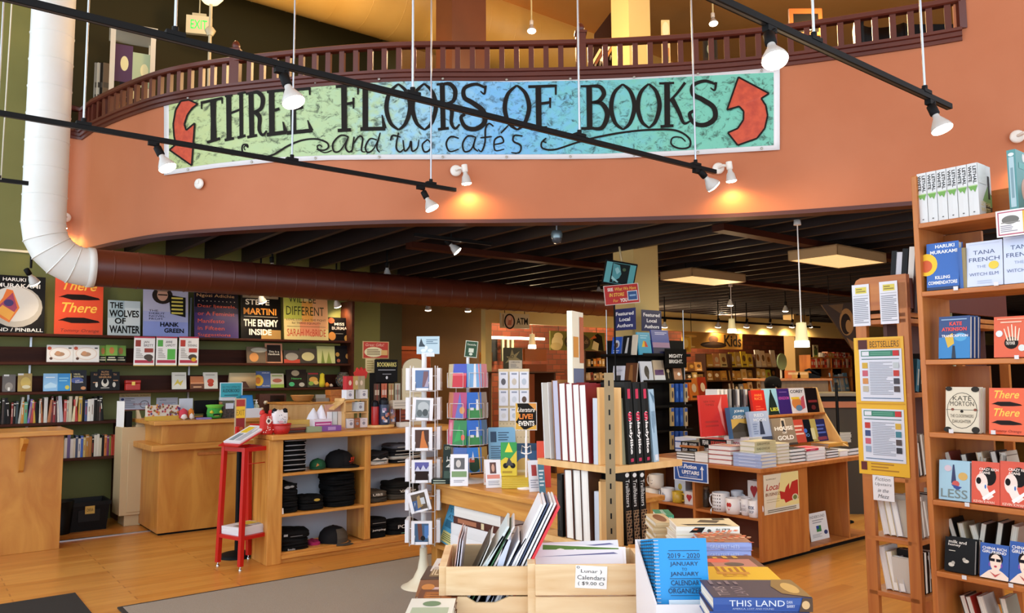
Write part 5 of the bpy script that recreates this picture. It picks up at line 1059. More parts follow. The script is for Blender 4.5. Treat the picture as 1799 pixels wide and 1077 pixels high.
tcard(860,908,752,845,'#7fb8dc',[('R',.08,.72,.3,.92,'#2a4a6a'),('L',.36,.74,.92,.92,4,'#3a5a7a'),('L',.08,.1,.46,.66,14,'#4a6a8a'),('L',.54,.3,.92,.66,10,'#4a6a8a'),('R',.54,.08,.64,.2,'#20303a')],'tall light blue programme sheet leaning on the display table',lean=12,rot=-30)
tcard(880,908,778,836,'#d8c020',[('P',[(0,.45),(.3,.55),(.6,.5),(1,.75),(1,1),(0,1)],'#2f9a4a'),('P',[(.25,.7),(.5,1.0),(.75,.7)],'#e8d83a'),('E',.3,.3,.16,.08,'#1a1a1c'),('E',.75,.3,.16,.08,'#1a1a1c'),('P',[(.3,.3),(.5,.55),(.8,.3)],'#3a3a3c'),('R',.1,.08,.7,.14,'#a88a10')],'yellow and green bicycle map standing on its stack','bicycle_map','map',z=.88,th=.012)
for i in range(6):
 c=on_z(903,857,.8);book(LIE(c.x+.01,c.y,.802+.0128*i,.0125,.19,R(52)),'yellow bicycle map lying in the stack on the display table, %s from below'%NTH[i],'#d0b83a',.12,.19,.0125,None,None,'bicycle maps stacked on the display table',False,pm=PAGEW)
tcard(850,866,808,852,'#e4dcd2',[('R',.1,.5,.9,.9,'#d8a84a'),('R',.1,.1,.9,.45,'#c97a5a')],'small leaflet with an orange picture in the rear clear holder')
tcard(854,882,809,857,'#e6e8ee',[('R',.3,.5,.7,.9,'#5a3a34'),('E',.5,.7,.1,.14,'#c9a08a'),('R',.1,.32,.9,.46,'#d88a7a'),('L',.15,.08,.85,.26,3,'#9aa0b0')],'white flyer with a red portrait in the front clear holder',lean=16,rot=-25)
tcard(905,947,780,852,'#2a5a8a',[('E',.4,.35,.4,.3,'#c9a85a'),('R',0,.82,1,1,'#1a4060'),('R',.1,.3,.8,.36,'#d8c89a')],'blue book with a hazy golden moon behind the white sign pole','book','book',th=.02)
tcard(944,968,776,856,'#c0341f',[('R',0,0,.5,1,'#d84a2c')],'plain red leaflet beside the corner tower')
tcard(930,950,810,864,'#dfe2ea',[('R',.3,.5,.75,.85,'#a83a3a'),('L',.15,.1,.85,.4,4,'#9aa0b0')],'white flyer with a small red portrait at the table corner',lean=14,rot=-25)
tcard(948,959,815,866,'#2f6a80',[('L',.1,.2,.9,.8,5,'#c9d8de')],'narrow teal leaflet at the table corner',lean=14,rot=-25)
c=on_z(925,858,.8);Ys=c.x*ST+c.y*CT;s=Ys/1370
t=thing('events_sign','black and orange live events sign on a white stand on the display table','sign',G(c.x,c.y,.80,R(-38)))
part('stand',MB().cyl((0,0,0),(0,0,.36),.008,WHITE,n=10).lathe([(.07,0),(.07,.008),(.0,.015)],WHITE,20).tube([(-.035,-.004,.25),(-.03,-.01,.30),(0,-.006,.28),(.03,-.01,.30),(.035,-.004,.25),(0,-.01,.24),(-.035,-.004,.25)],.005,WHITE,6),t)
w_,h=38*s,48*s;zb_=at_y(925,756,Ys).z-.8
part('board',MB().box(-w_/2,w_/2,-.004,.004,0,h,M('#d8d4cc')).art([('R',.03,.03,.97,.97,'#17140f'),('P',[(.03,.3),(.2,.5),(.1,.97),(.03,.97)],'#d8a83a'),('P',[(.6,.97),(.97,.7),(.97,.97)],'#d8923a'),('P',[(.03,.03),(.4,.03),(.03,.3)],'#d8a83a'),('P',[(.5,.03),(.97,.03),(.97,.2)],'#d8a83a'),('T','Literature',.52,.74,.8,.17,'#e8e4da',.3,.01),('T','LIVE!',.5,.5,.62,.19,'#e8822a',0,.03),('T','EVENTS',.52,.25,.72,.18,'#f0ece2',0,.03)],w_,h,TR(0,-.0043,h/2)@RX(pi/2)),t,TR(0,0,zb_))
part('strut',MB().box(-.006,.006,-.003,.003,.34,zb_+.02,WHITE),t)
c=on_a(797,925,at_+.12)
solo('magazine',MB().box(-.11,.11,-.006,.006,0,.30,M('#4a9ac0')).art([('T','STREET\nATLAS',.5,.75,.7,.26,'#1a3a4a',0,0),('R',.1,.4,.9,.58,'#2a6a8a'),('R',.1,.04,.9,.3,'#d8d08a'),('L',.15,.08,.85,.26,4,'#5a6a3a')],.22,.30,FRONT(.012,.30)),'blue map magazine leaning on the shelf under the display table','magazine',G(at_+.06,c.y,zsT+.002,FA+.1,R(14),R(12)))
sx0,sx1=on_a(812,920,at_+.05),on_a(912,920,at_+.05);mid=(sx0.y+sx1.y)/2;Ls=sx0.y-sx1.y;zq=zsT+.001
hts=[('#e8e8ea',.06,'white shrink-wrapped'),('#e4e4e6',.05,'white shrink-wrapped picture'),('#4a2018',.032,'dark red'),('#e6e4e0',.045,'thick white-edged'),('#6a1c22',.026,'maroon'),('#7a2a34',.024,'topmost plum-coloured')]
k_=(on_a(860,883,at_+.05).z-zsT)/sum(x[1] for x in hts)
for i,(cc,th_,lab) in enumerate(hts):
 th_*=k_;ar=None
 if i==1:ar=[('E',.3,.5,.2,.2,'#a8623a'),('E',.7,.6,.16,.2,'#b87a4a')]
 book(LIE(at_+.18,mid+.01*(i%2),zq,th_,.28,0),'%s book in the flat stack on the shelf under the table'%lab,cc,.26,Ls*(.94-.03*i),th_,ar,[('R',.1,.2,.5,.8,'#a86a4a'),('R',.6,.1,.66,.9,'#d8c8a0')] if i in(2,4,5) else None,'flat stack under the display table',i in(0,1,3),pm=PAGEW);zq+=th_+.001
# CORNER TOWER
YT=3.6
c0=at_y(1072,800,YT);ta,tb_=c0.x,c0.y
zt_s=at_y(1072,821,YT).z;zt_l=at_y(1077,966,YT).z;z_top=at_y(1066,655,YT).z
tw=thing('corner_tower','pale birch four-sided book tower with a slotted post at its corner','display tower',G(ta,tb_,0))
LA=on_b(1199,812,tb_).x-ta;LB=on_a(944,808,ta).y-tb_
TOPF=noise_mat('slotted_post_paint','#8a7450','#957e58',(1,1,1),3,.5)
SL=[(-.012,-.012),(LA,-.0),(LA,.05),(.25,.25),(.05,LB),(0,LB)]
for z in(zt_s,zt_l):
 part('shelf',MB().prism([(0,0),(LA,0),(LA,LB),(0,LB)],z-.03,z,PALEW),tw,None,.003)
part('core',MB().loft([[(x,y,z) for x,y in((k,k),(LA-k,k),(LA-k,LB-k),(k,LB-k))] for z,k in((.04,.16),(z_top-.10,.24))],PALEW,None,False),tw)
part('plinth',MB().box(0,LA,0,LB,0,.06,PALEW),tw)
pb=MB().box(-.022,.022,-.012,.012,0,z_top,TOPF)
for i in range(int(z_top/.066)):pb.box(-.0035,.0035,-.0132,-.0121,.03+i*.066,.055+i*.066,BLACK)
part('corner_post',pb,tw,TR(-.012,-.012,0)@RZ(-pi/4),.002)
for zb,zh in((zt_s,on_a(1046,681,ta+.03).z),(zt_l,on_a(1050,845,ta+.03).z)):
 part('fin',MB().box(.02,.20,.085,.10,zb,zh,PALEW),tw,None,.002);part('fin',MB().box(.085,.10,.02,.20,zb,zh,PALEW),tw,None,.002)
 part('side_panel',MB().box(.11,.14,.03,.08,zb,zh-.05,M('#8f8a6c',.6)),tw);part('side_panel',MB().box(.03,.08,.11,.14,zb,zh-.05,M('#c3cad6',.6)),tw)
def tower_book(side,pxc,pyt,z,cov,w_,t,label,art=None,spine=None,fore=False,lean=0,grp=None,ins=.012,pm=PAGEW):
 """side L stands along the -a face, side R along the -b face; fore=True shows the page edges"""
 if side=='L':
  p=on_a(pxc,pyt,ta+ins);h=p.z-z;rot=(pi if fore else 0);M4=G(ta+ins+w_/2,p.y,z+.001,rot,R(lean))
 else:
  p=on_b(pxc,pyt,tb_+ins);h=p.z-z;rot=pi/2+(pi if fore else 0);M4=G(p.x,tb_+ins+w_/2,z+.001,rot,R(lean))
 return book(M4,label,cov,w_,h,t,art,spine,grp,True,pm=pm)
U=' on the upper tower shelf'
tower_book('L',961,672,zt_s,'#e6e6e4',.17,.05,'grey-edged hardcover at the outer end'+U,fore=True,pm=M('#b3aea6',.8),lean=-3)
tower_book('L',979,668,zt_s,'#8a5a2a',.17,.046,'lavender-edged hardcover standing second'+U,fore=True,pm=M('#b4b5cc',.8),lean=-3)
for i,px in enumerate((991,1003.5,1015.5,1027)):
 tower_book('L',px,673+i,zt_s,'#7a1a1e',.165,.049,'maroon hardcover with white page edges, %s of four'%NTH[i]+U,fore=True,grp='maroon hardcovers on the tower',lean=-3)
UL=[('T','unladylike',.62,.5,.52,.5,'#e8e6e2',0,.03),('T','un',.42,.5,.10,.52,'#d8274e',0,.03),('R',.08,.3,.2,.7,'#c0274a'),('R',.93,.3,.97,.7,'#b0264a')]
for i,px in enumerate((1108,1122,1136)):
 tower_book('R',px,672,zt_s,'#1d1f1e',.16,.047,'black spine with pink lettering, %s of three'%NTH[i]+U,spine=UL,grp='black lettered books on the tower',lean=3)
tower_book('R',1151,684,zt_s,'#9fbccf',.16,.036,'pale blue wintry book leaning last'+U,spine=[('L',.3,.1,.6,.9,9,'#7a9ab0'),('R',.9,.2,.98,.8,'#d8dde4'),('P',[(.02,.1),(.2,.8),(.1,.9)],'#5a7a92')],lean=5)
Lw=' on the lower tower shelf'
tower_book('L',983,833,zt_l,'#151412',.14,.038,'black thick book at the outer end'+Lw,spine=[('L',.1,.2,.9,.8,3,'#3a3832')])
for i,px in enumerate((1000,1015,1029)):
 tower_book('L',px,826,zt_l,['#6a3a26','#3a2418','#4a2c1c'][i],.165,.056,'brown hardcover with white page edges, %s of three'%NTH[i]+Lw,fore=True,lean=-2)
for i,px in enumerate((1104,1117,1130)):
 tower_book('R',px,824,zt_l,'#12110f',.15,.043,'black spine with leopard-print foot, %s of three'%NTH[i]+Lw,spine=[('E',.08,.5,.03,.3,'#d8d6d0'),('T','Trailblazers',.32,.5,.36,.56,'#d0cec8',0,0),('R',.55,.08,.98,.92,'#8a6a4a')]+[('E',.57+.04*(k%10),.2+.3*(k%3),.014,.1,'#1c1410') for k in range(30)],grp='leopard-footed books on the tower',lean=2)
c=at_y(1012,680,3.95)
t=thing('tall_sign','tall narrow framed yellow and white notice rising above the tower books','sign',G(c.x,c.y,zt_s,R(28)))
h=at_y(1012,548,3.95).z-zt_s;w_=.17
part('frame',MB().box(-w_/2,w_/2,-.014,.014,0,h,M('#e4dcc8',.4)),t)
part('notice',MB().box(-w_*.46,w_*.46,-.0155,-.0142,.02,h-.03,M('#e2dcc6')).art([('R',0,.0,.6,.45,'#d8c02a'),('R',0,.5,1,.62,'#5a6a8a'),('R',0,.7,.5,.85,'#c98a3a'),('P',[(0,.3),(1,.42),(1,.48),(0,.36)],'#f0ece0'),('P',[(0,.1),(1,.22),(1,.28),(0,.16)],'#4a4a4a'),('R',.6,.66,1,1,'#a85a3a')],w_*.92,h-.05,TR(0,-.0157,h/2)@RX(pi/2)),t,label='yellow and white printed sheet')
# FRONT DISPLAY TABLE, CRATES AND PILES (square to the photographer)
def WG(x,y,z,rot=0):return TR(x,y,z)@RZ(rot)
def wy(px,py,Y):d=ray(px,py);t=Y/d.y;return Vector((d.x*t,Y,EYE+t*d.z))
ZT0=.62
ft=thing('front_table','low maple table under the crates and book piles','table',WG(.2,2.55,0))
part('tabletop',MB().box(-.55,.68,-.75,.96,ZT0-.04,ZT0,WOODX),ft,None,.005)
for x in(-.53,.58):
 for y in(-.7,.85):part('leg',MB().box(x,x+.07,y,y+.07,0,ZT0-.04,WOOD),ft,None,.004)
part('riser',MB().box(.30,.66,-.72,.94,ZT0,.86,WOODX),ft,None,.004);part('riser',MB().box(-.54,-.30,-.5,.70,ZT0,.80,WOODX),ft,None,.004)
def crate(px0,px1,ptop,pbk,Y,notch,label,D=.26):
 p0,p1=wy(px0,ptop,Y),wy(px1,ptop,Y);w_=p1.x-p0.x;zt=p0.z
 zb=ZT0+.001;t=thing('pine_crate',label,'crate',WG(p0.x,Y,zb));H_=zt-zb;th=.012
 s0=wy(px0,1045,Y).z-zb;s1=wy(px0,1047.5,Y).z-zb
 part('front_board',MB().box(0,w_,-th,0,s0,H_,PINE),t,None,.002)
 n0=wy(px0,1058,Y).z-zb
 if notch:
  a,b,c,d=[wy(x,1050,Y).x-p0.x for x in notch]
  poly=[(0,0),(w_,0),(w_,s1),(d,s1),(c,n0),(b,n0),(a,s1),(0,s1)]
 else:poly=[(0,0),(w_,0),(w_,s1),(0,s1)]
 part('front_board',MB().prism(poly,0,th,PINE,RX(pi/2)),t,None,.002)
 hb=wy(px0,pbk,Y+D).z-zb
 part('back_board',MB().box(0,w_,D,D+th,0,hb,PINE),t,None,.002)
 for x in(-th-.012,w_):part('side_board',MB().prism([(0,0),(D,0),(D,hb),(0,H_)],0,th+.012,PINE,TR(x,0,0)@Matrix(((0,0,1,0),(1,0,0,0),(0,1,0,0),(0,0,0,1)))),t,None,.002)
 part('bottom_board',MB().box(0,w_,0,D,0,.012,PINE),t)
 return t,p0,w_,zt
YC=2.64
c1,p0,w1,zc1=crate(784,929,995,957,YC,(820,836,870,894),'pine crate crammed with slanting calendars')
c2,q0,w2,zc2=crate(940,1128,991,964,2.58,None,'pine crate with the handwritten price card on its front')
def sheet(pxb,pyb,pxt,pyt,Y,cov,label,D=.25,th=.004,spine=None,name='calendar',cat='calendar',edge=None):
 b,tp=wy(pxb,pyb,Y),wy(pxt,pyt,Y);d=tp-b;ang=math.atan2(d.x,d.z);ext=.18
 m=MB().box(-th/2,th/2,0,D,-ext,d.length,M(cov,.4))
 if edge:m.box(-th/2-.0004,th/2+.0004,-.0006,.0,-ext,d.length,M(edge,.5))
 return solo(name,m,label,cat,TR(*b)@RY(ang),'calendars in the slanting crate')
Ys=YC+.02
K='calendar edge in the slanting crate, '
for i,(pb,pt,py,c,e,th) in enumerate(((799,806,944,'#b08a80','#c9a49a',.003),(803,809,947,'#d6d2dc',None,.003),(808,813,950,'#5a4038','#c0bcc8',.004),(838,857,956,'#3a3430','#4a4438',.004),(843,863,950,'#d8d8d4',None,.003),(848,884,942,'#1c1a18','#c9ccc8',.006),(853,893,925,'#c9d6d8',None,.008),(862,897,933,'#2f5a36','#3a6a44',.004),(868,903,925,'#b9b4b4','#d0ccca',.006),(878,893,948,'#c4cce0',None,.02),(890,912,950,'#e2e4ea',None,.006),(894,924,946,'#1a2438','#26304a',.004),(900,952,886,'#e4e4ea','#e6e6ea',.008),(905,958,884,'#d4d8e0','#e2e4ea',.006),(910,964,884,'#2a3a5a','#3a4a6a',.004),(916,970,884,'#c9d2dc','#eceef2',.006),(923,976,884,'#cfd4dc','#e4e6ea',.006),(929,982,890,'#c42a34','#d8343e',.009))):
 sheet(pb,996,pt,py,Ys,e or c,'%s calendar edge, %s across the slanting crate from its outer side'%(cname(e or c),NTH[i]),th=th,edge=None)
m=MB().box(-.15,.15,-.003,.003,0,.26,M('#e8e6ea',.4)).art([('R',.05,.62,.92,.98,'#4f7a2e'),('T','2019',.5,.84,.6,.2,'#e4e6d8'),('L',.1,.1,.9,.5,6,'#b8b8c8')],.30,.26,FRONT(.006,.26))
for i,(dy,dz,rr_) in enumerate(((.015,0,0),(.03,.012,3),(.05,.02,-2))):
 cc=wy(1027,985,2.62)
 mm=m if i==1 else MB().box(-.15,.15,-.003,.003,0,.26,M(['#e0dfe6','','#d8dae2'][i],.4)).art([('P',[(.0,.9),(.3,.92),(.9,.96),(.95,.94)],'#5a5a8a')],.30,.26,FRONT(.006,.26))
 solo('lunar_calendar',mm,['white calendar sheet at the front of the price-card crate','calendar with a green year band in the price-card crate','white calendar sheet at the back of the price-card crate'][i],'calendar',WG(cc.x-.01,2.58+dy,zc2-.205+dz)@RX(-R(35))@RY(R(rr_)))
pq,pr_=wy(1010,1034,2.566),wy(1065,994,2.566);w_,h=pr_.x-pq.x,pr_.z-pq.z
solo('price_card',MB().box(-w_/2,w_/2,-.001,.001,0,h,M('#efefec')).art([('T','Lunar )',.5,.74,.66,.2,'#2a2a2c',0,0),('T','Calendars',.5,.48,.88,.19,'#2a2a2c',0,0),('T','( $9.00 O',.5,.2,.82,.19,'#2a2a2c',0,0),('E',.08,.92,.05,.05,'#4a4a4c'),('E',.08,.92,.03,.03,'#efefec')],w_,h,FRONT(.002,h)),'handwritten white price card for lunar calendars on the crate front','card',WG((pq.x+pr_.x)/2,2.566,pq.z)@RY(R(3)))
YB=2.2
bx0,bx1=wy(1152,1062,YB),wy(1256,1062,YB);zb0=ZT0+.001
t=thing('magazine_box','white open box holding bright blue spiral calendars','box',WG(bx0.x,YB,zb0));wB=bx1.x-bx0.x;hB=bx0.z-zb0;WBX=M('#e2e2e8',.5)
part('front_panel',MB().box(0,wB,-.004,0,0,hB,WBX).art([('T','LASTER WAY',.42,.88,.6,.11,'#55555c',0,0),('R',.1,.77,.85,.78,'#8a8a92')],wB,hB,TR(wB/2,-.0042,hB/2)@RX(pi/2)),t)
bk0=wy(1116,948,YB+.30);sh_=bk0.x-bx0.x;htop=bk0.z-zb0
for x0 in(0,wB):part('side_panel',MB().add([(x0,0,0),(x0+sh_,.30,0),(x0+sh_,.30,htop),(x0,0,hB),(x0+.004,0,0),(x0+sh_+.004,.30,0),(x0+sh_+.004,.30,htop),(x0+.004,0,hB)],[(0,1,2,3),(7,6,5,4),(0,3,7,4),(3,2,6,7),(2,1,5,6),(1,0,4,5)],WBX),t)
part('back_panel',MB().box(sh_,sh_+wB,.30,.304,0,htop,WBX),t);part('bottom_panel',MB().add([(0,0,.003),(wB,0,.003),(wB+sh_,.3,.003),(sh_,.3,.003)],[(0,1,2,3)],WBX),t)
wC=.148;
def spiral_cal(i):
 f=i/7;y=YB+.03+.24*f;x=bx0.x+wB*.5+sh_*(f*.9)+.004
 ztop=wy(1200,951,YB+.03).z+(wy(1150,950,YB+.30).z-wy(1200,951,YB+.03).z)*f
 h=.235;t=thing('spiral_calendar','blue spiral-bound calendar organizer in the white box, %s from the front'%NTH[i],'calendar',WG(x,y,ztop-h*.985)@RX(-R(10)),'spiral calendars in the white box')
 m=MB().box(-wC/2,wC/2,-.0015,.0015,0,h,M('#1590d4',.35))
 if i==0:
  it=[('T',s_,.55,y_,w_,.058,'#14345a',0,.01) for s_,y_,w_ in(('2019 - 2020',.80,.62),('JANUARY',.70,.54),('TO',.645,.1),('JANUARY',.585,.54),('CALENDAR',.49,.54),('ORGANIZER!',.40,.66))]
  it[2]=('T','TO',.55,.645,.1,.03,'#14345a',0,0)
  it+=[('R',.26,y_,.86,y_+.006,'#14345a') for y_ in(.855,.755,.535,.44,.345)]+[('R',.22,.12,.92,.30,'#dcebf4'),('T','DISPLAY COPY',.56,.19,.54,.05,'#3a4a5a',0,0)]
  m.art(it,wC,h,FRONT(.003,h))
 o=part('cover',m,t);part('page_block',MB().box(-wC/2+.003,wC/2-.002,.0016,.009,.002,h-.002,PAGEW),t)
 rg_=MB()
 for k in range(24):rg_.tube([(-wC/2+.006+.009*cos(x),.003+.009*sin(x),.006+k*(h-.012)/23) for x in(0,1.2,2.4,3.6,4.8)],.0011,M('#d8d8dc',.3) if i==0 else M('#2a2a2e',.3),4,True)
 part('wire_binding',rg_,t)
for i in range(7):spiral_cal(i)
def wstack(px0,px1,pyt,Y,n,t,d,cov,art,spine,lab,grp,zbase=None,pages=True,yaw=0,dx=.006,pm=None):
 p0,p1=wy(px0,pyt,Y),wy(px1,pyt,Y);h=p1.x-p0.x;n=max(1,round((p0.z-.861)/t));t=(p0.z-.861)/n-.0008;z=.861;xc=(p0.x+p1.x)/2
 for i in range(n):
  M4=TR(xc+dx*((i*7)%3-1),Y+d/2,z+t/2)@RZ(pi/2+R(yaw+[0,2,-1.5][i%3]))@RX(-pi/2)@TR(0,0,-h/2)
  book(M4,lab%(NTH[n-1-i]),cov,d,h,t,art,spine,grp,pages,'hardcover_book',pm=pm);z+=t+.0008
 return p0.z-t*n
BZ=[('R',0,0,1,.98,'#d8c9a0'),('P',[(.1,.1),(.3,.2),(.26,.9),(.12,.8)],'#1a1816'),('P',[(.4,.3),(.7,.2),(.8,.5),(.5,.6)],'#4a4030'),('R',.78,.1,.95,.3,'#2a2620')]
zA=wstack(1186,1297,925,2.9,4,.03,.16,'#e6e2d6',BZ,[('T','BUZZ',.74,.5,.22,.5,'#2a2724',0,0),('P',[(.2,.3),(.3,.9),(.46,.9),(.4,.3)],'#1a1816'),('E',.52,.5,.03,.2,'#4a4a44')],'%s cream hardcover with black blots from the top of its stack','cream hardcovers with black blots')
GH=[('E',(k*.37)%1,(k*.61)%1,.05,.05,['#c0442c','#d8b08a','#a8502a','#d87a4a'][k%4]) for k in range(60)]
wstack(1232,1318,953,2.72,4,.027,.15,'#8a9ad0',[('R',0,0,1,1,'#b8886a')]+GH,[('T','GREATEST HITS',.45,.5,.6,.44,'#c0cce8',0,0)],'%s lavender-spined paperback with a speckled red cover from the top','speckled red paperbacks')
wstack(1226,1352,999,2.45,3,.02,.17,'#b02a30',[('R',0,0,1,1,'#6a4232'),('R',.05,.1,.7,.7,'#b87a6a'),('E',.6,.6,.16,.2,'#d8604a'),('E',.3,.4,.14,.14,'#5a4a40'),('L',.75,.2,.95,.8,4,'#c9a03a')],[('R',.5,.3,.54,.7,'#5a1418')],'%s red-spined brown picture paperback from the top of its stack','red-spined brown paperbacks')
wstack(1225,1374,1021,2.3,3,.024,.17,'#d8a80c',[('R',0,0,1,1,'#e0b414'),('T','YES',.35,.5,.2,.3,'#c0801a'),('R',.45,.3,.6,.7,'#c98a20'),('L',.62,.3,.95,.7,5,'#a86a1a')],[('R',.2,.2,.8,.8,'#c99a10')],'%s bright yellow paperback from the top of its stack','bright yellow paperbacks',yaw=-2)
TL_=[('R',0,0,1,1,'#3b3450'),('P',[(.5,.0),(1,.0),(1,.5),(.6,.3)],'#8a6a3a'),('P',[(.55,.05),(.95,.3),(.9,.0)],'#c9a860')]
wstack(1256,1428,1050,2.03,3,.038,.17,'#234a92',[('R',0,0,1,1,'#3e3446'),('T','THIS',.34,.86,.5,.12,'#9a8a8a',0,0),('T','LAND',.34,.68,.5,.12,'#8a7a80',0,0),('P',[(.0,.0),(1,.0),(1,.22),(.6,.3),(.2,.26)],'#8a6a34'),('E',.5,.12,.3,.08,'#c9a45a'),('L',.7,.6,.95,.95,4,'#7a6a70')],[('T','THIS LAND',.44,.6,.56,.44,'#cfd8ea',0,0),('T','AMERICA, LOST AND FOUND',.4,.2,.42,.14,'#a8b8d8',0,0),('T','DAN\nBARRY',.78,.55,.08,.5,'#cfd8ea',0,0),('P',[(.86,0),(1,0),(1,1),(.9,1),(.88,.5)],'#4a3420'),('E',.93,.5,.04,.3,'#c9a878')],'%s thick blue hardcover with white capitals from the top of its stack','thick blue hardcovers with capitals',yaw=-4)
solo('wire_hook',MB().tube([wy(1249,903,3.0),wy(1249,895,3.0),wy(1252,891,3.0),wy(1258,889,3.0)],.002,STEEL,6),'thin bent wire hook above the cream hardcovers','hook',Matrix())
wstack(1153,1182,905,3.3,3,.028,.14,'#3a8a66',[('T','GRATITUDE',.5,.5,.8,.2,'#d8e8dc')],[('T','GRATITUDE',.5,.5,.8,.4,'#d8e8dc')],'%s small green gift book from the top of its pile','small green gift books')
wstack(1150,1184,918,3.1,4,.02,.2,'#c9b48a',[('E',.5,.5,.4,.3,'#7a4a2a')],None,'%s tan picture book from the top of its pile','tan picture books')
def lpile(px0,px1,pyt,Y,n,t,cov,art,lab,grp,hgt=.2,pm=None):
 p0,p1=wy(px0,pyt,Y),wy(px1,pyt,Y);w_=p1.x-p0.x;n=max(1,round((p0.z-.801)/t));t=(p0.z-.801)/n-.0006;z=.801
 for i in range(n):
  M4=TR((p0.x+p1.x)/2+.004*(i%2),Y+hgt/2,z+t/2)@RZ(R([0,2,-2][i%3]))@RX(-pi/2)@TR(0,0,-hgt/2)
  book(M4,lab%NTH[n-1-i],cov,w_,hgt,t,art,None,grp,True,'hardcover_book',pm=pm);z+=t+.0006
lpile(757,802,1003,2.98,3,.022,'#d8d6d4',[('E',.4,.5,.2,.2,'#9a5a4a'),('R',.1,.1,.9,.3,'#b8b4b0')],'%s white-covered book from the top, rearmost of the low piles','rearmost low pile')
lpile(740,802,1018,2.86,3,.026,'#4a3626',[('R',.2,.2,.5,.8,'#8a7a5a'),('E',.75,.4,.2,.24,'#7a9a86'),('T','IL',.35,.5,.2,.4,'#d8ccb0')],'%s dark brown book with a green bowl from the top of its low pile','dark brown low pile')
lpile(726,800,1046,2.66,3,.03,'#8a5a34',[('R',.3,.0,1,.5,'#c9a8b8'),('L',.3,.1,.9,.5,4,'#e8e0e0'),('E',.65,.75,.14,.16,'#d8d0c8'),('E',.25,.5,.16,.2,'#c98a4a')],'%s cookery book with plates on its cover from the top of its pile','cookery books in the low pile')
lpile(724,797,1066,2.52,3,.02,'#6a3a1e',[('R',.15,.15,.85,.85,'#9a5a2c'),('R',.3,.3,.6,.7,'#7a4422'),('L',.2,.2,.8,.8,5,'#b8763a')],'%s brown leather-like book from the top of its low pile','brown books in the low pile')
lpile(706,790,1085,2.38,3,.022,'#dfe2da',[('R',.1,.1,.9,.5,'#a8b8a0'),('E',.5,.7,.2,.14,'#6a8a6a')],'%s pale green-white book from the top, nearest of the low piles','nearest low pile')
# TALL BOOKCASE
cB=at_y(1617,650,3.8);ba,bb1=cB.x,cB.y
zBt=on_a(1606,309,ba).z;zS=[on_a(1640,y,ba).z for y in(389,511,632,759.5,878,1002,1075+55)]
bc_=thing('tall_bookcase','tall warm wooden open bookcase of new fiction, cut by the photo edge','bookcase',G(ba,bb1,0));BD_=.30;BL=1.25
part('side_panel',MB().box(0,BD_,-.026,0,0,zBt,CASE),bc_,None,.004);part('side_panel',MB().box(0,BD_,-BL,-BL+.026,0,zBt,CASE),bc_,None,.004)
for z in zS:part('shelf',MB().box(-.004,BD_,-BL+.026,-.026,z-.024,z,CASEL),bc_,None,.003)
part('back_rail',MB().box(BD_-.02,BD_,-BL+.026,-.026,zS[0],zS[0]+.16,CASEL),bc_)
for i in(0,2,4):part('back_slat',MB().box(BD_-.02,BD_,-.20,-.026,zS[i]-.5 if i else zS[1],zS[i]-.03,CASE),bc_)
part('back_slat',MB().box(BD_-.02,BD_,-BL+.03,-.026,zS[5]+.0,zS[4]-.03,CASEL),bc_);part('plinth',MB().box(.02,BD_,-BL+.03,-.03,0,.08,CASE),bc_)
def cbook(px0,px1,pyt,i,label,cov,art,t=.03,n=1,ins=.02,lean=6,grp=None,copies=None,gap=.002,pages=True):
 a=ba+ins;p,q=on_a(px0,pyt,a),on_a(px1,pyt,a);w_=abs(p.y-q.y);h=(on_a((px0+px1)/2,pyt,a).z-zS[i])/cos(R(lean))
 for k in range(n):
  lab=label if n==1 else label+', %s from the front'%NTH[k]
  book(G(a+t/2+k*(t+gap),(p.y+q.y)/2-.004*k,zS[i]+.003,FA,R(lean)),lab,cov,w_,h,t,art if k==0 else None,None,grp if n>1 else None,pages)
LW=[('T','LETHAL\nWHITE',.22,.5,.34,.8,'#1c1c1a',0,.02),('R',.42,.05,.46,.95,'#a8c48a'),('P',[(.44,.05),(.53,.3),(.5,.5),(.56,.7),(.44,.95)],'#6aa048'),('R',.92,.42,.94,.6,'#5a5a58')]
a0=on_a(1611,330,ba+.02).y;a1=on_a(1719,330,ba+.02).y;tt=(a0-a1)/6
zh=on_a(1665,296,ba+.02).z
for i in range(6):
 book(G(ba+.02+.075,a0-tt*(i+.5),zS[0]+.002,0),'thick white hardcover with black title and green tufts, %s of six'%NTH[i],'#d3d5d5',.15,zh-zS[0],tt-.003,[('R',.5,.0,1,.45,'#3a3426'),('P',[(.3,.3),(.7,.6),(1,.4),(1,.2)],'#7aa05a'),('R',.72,.35,.86,.8,'#2a2420'),('T','LETHAL\nWHITE',.52,.18,.8,.2,'#d8c98a',0,.02),('R',0,.62,.6,1,'#dfe2e0')],LW,'white hardcovers on the bookcase top')
book(G(ba+.03+.08,on_a(1772,330,ba+.03).y-.016,zS[0]+.002,0),'teal paperback with white spine number at the top shelf end','#4f8f90',.15,zh-zS[0]+.03,.036,[('E',.6,.9,.1,.07,'#d8d8d4'),('E',.6,.35,.3,.2,'#c0a090'),('R',.2,.7,.9,.8,'#6aa8a4')],[('E',.08,.5,.03,.34,'#d8dfe0'),('R',.12,.2,.95,.8,'#a9c4cc'),('R',.3,.35,.8,.65,'#7a9aa4')])
BK=' of the tall bookcase'
cbook(1624,1681,427,1,'blue hardcover with half a yellow sun second shelf'+BK,'#1f5cae',[('E',.0,.55,.34,.24,'#e8bd28'),('E',-.02,.52,.2,.13,'#c8582a'),('R',0,0,1,.06,'#16305a'),('T','HARUKI',.58,.92,.6,.075,'#dfe6ee',0,.03),('T','MURAKAMI',.54,.80,.84,.075,'#dfe6ee',0,.03),('T','KILLING',.5,.26,.46,.07,'#dfe6ee',0,.03),('T','COMMENDATORE',.5,.15,.9,.075,'#dfe6ee',0,.03)],.045,lean=5)
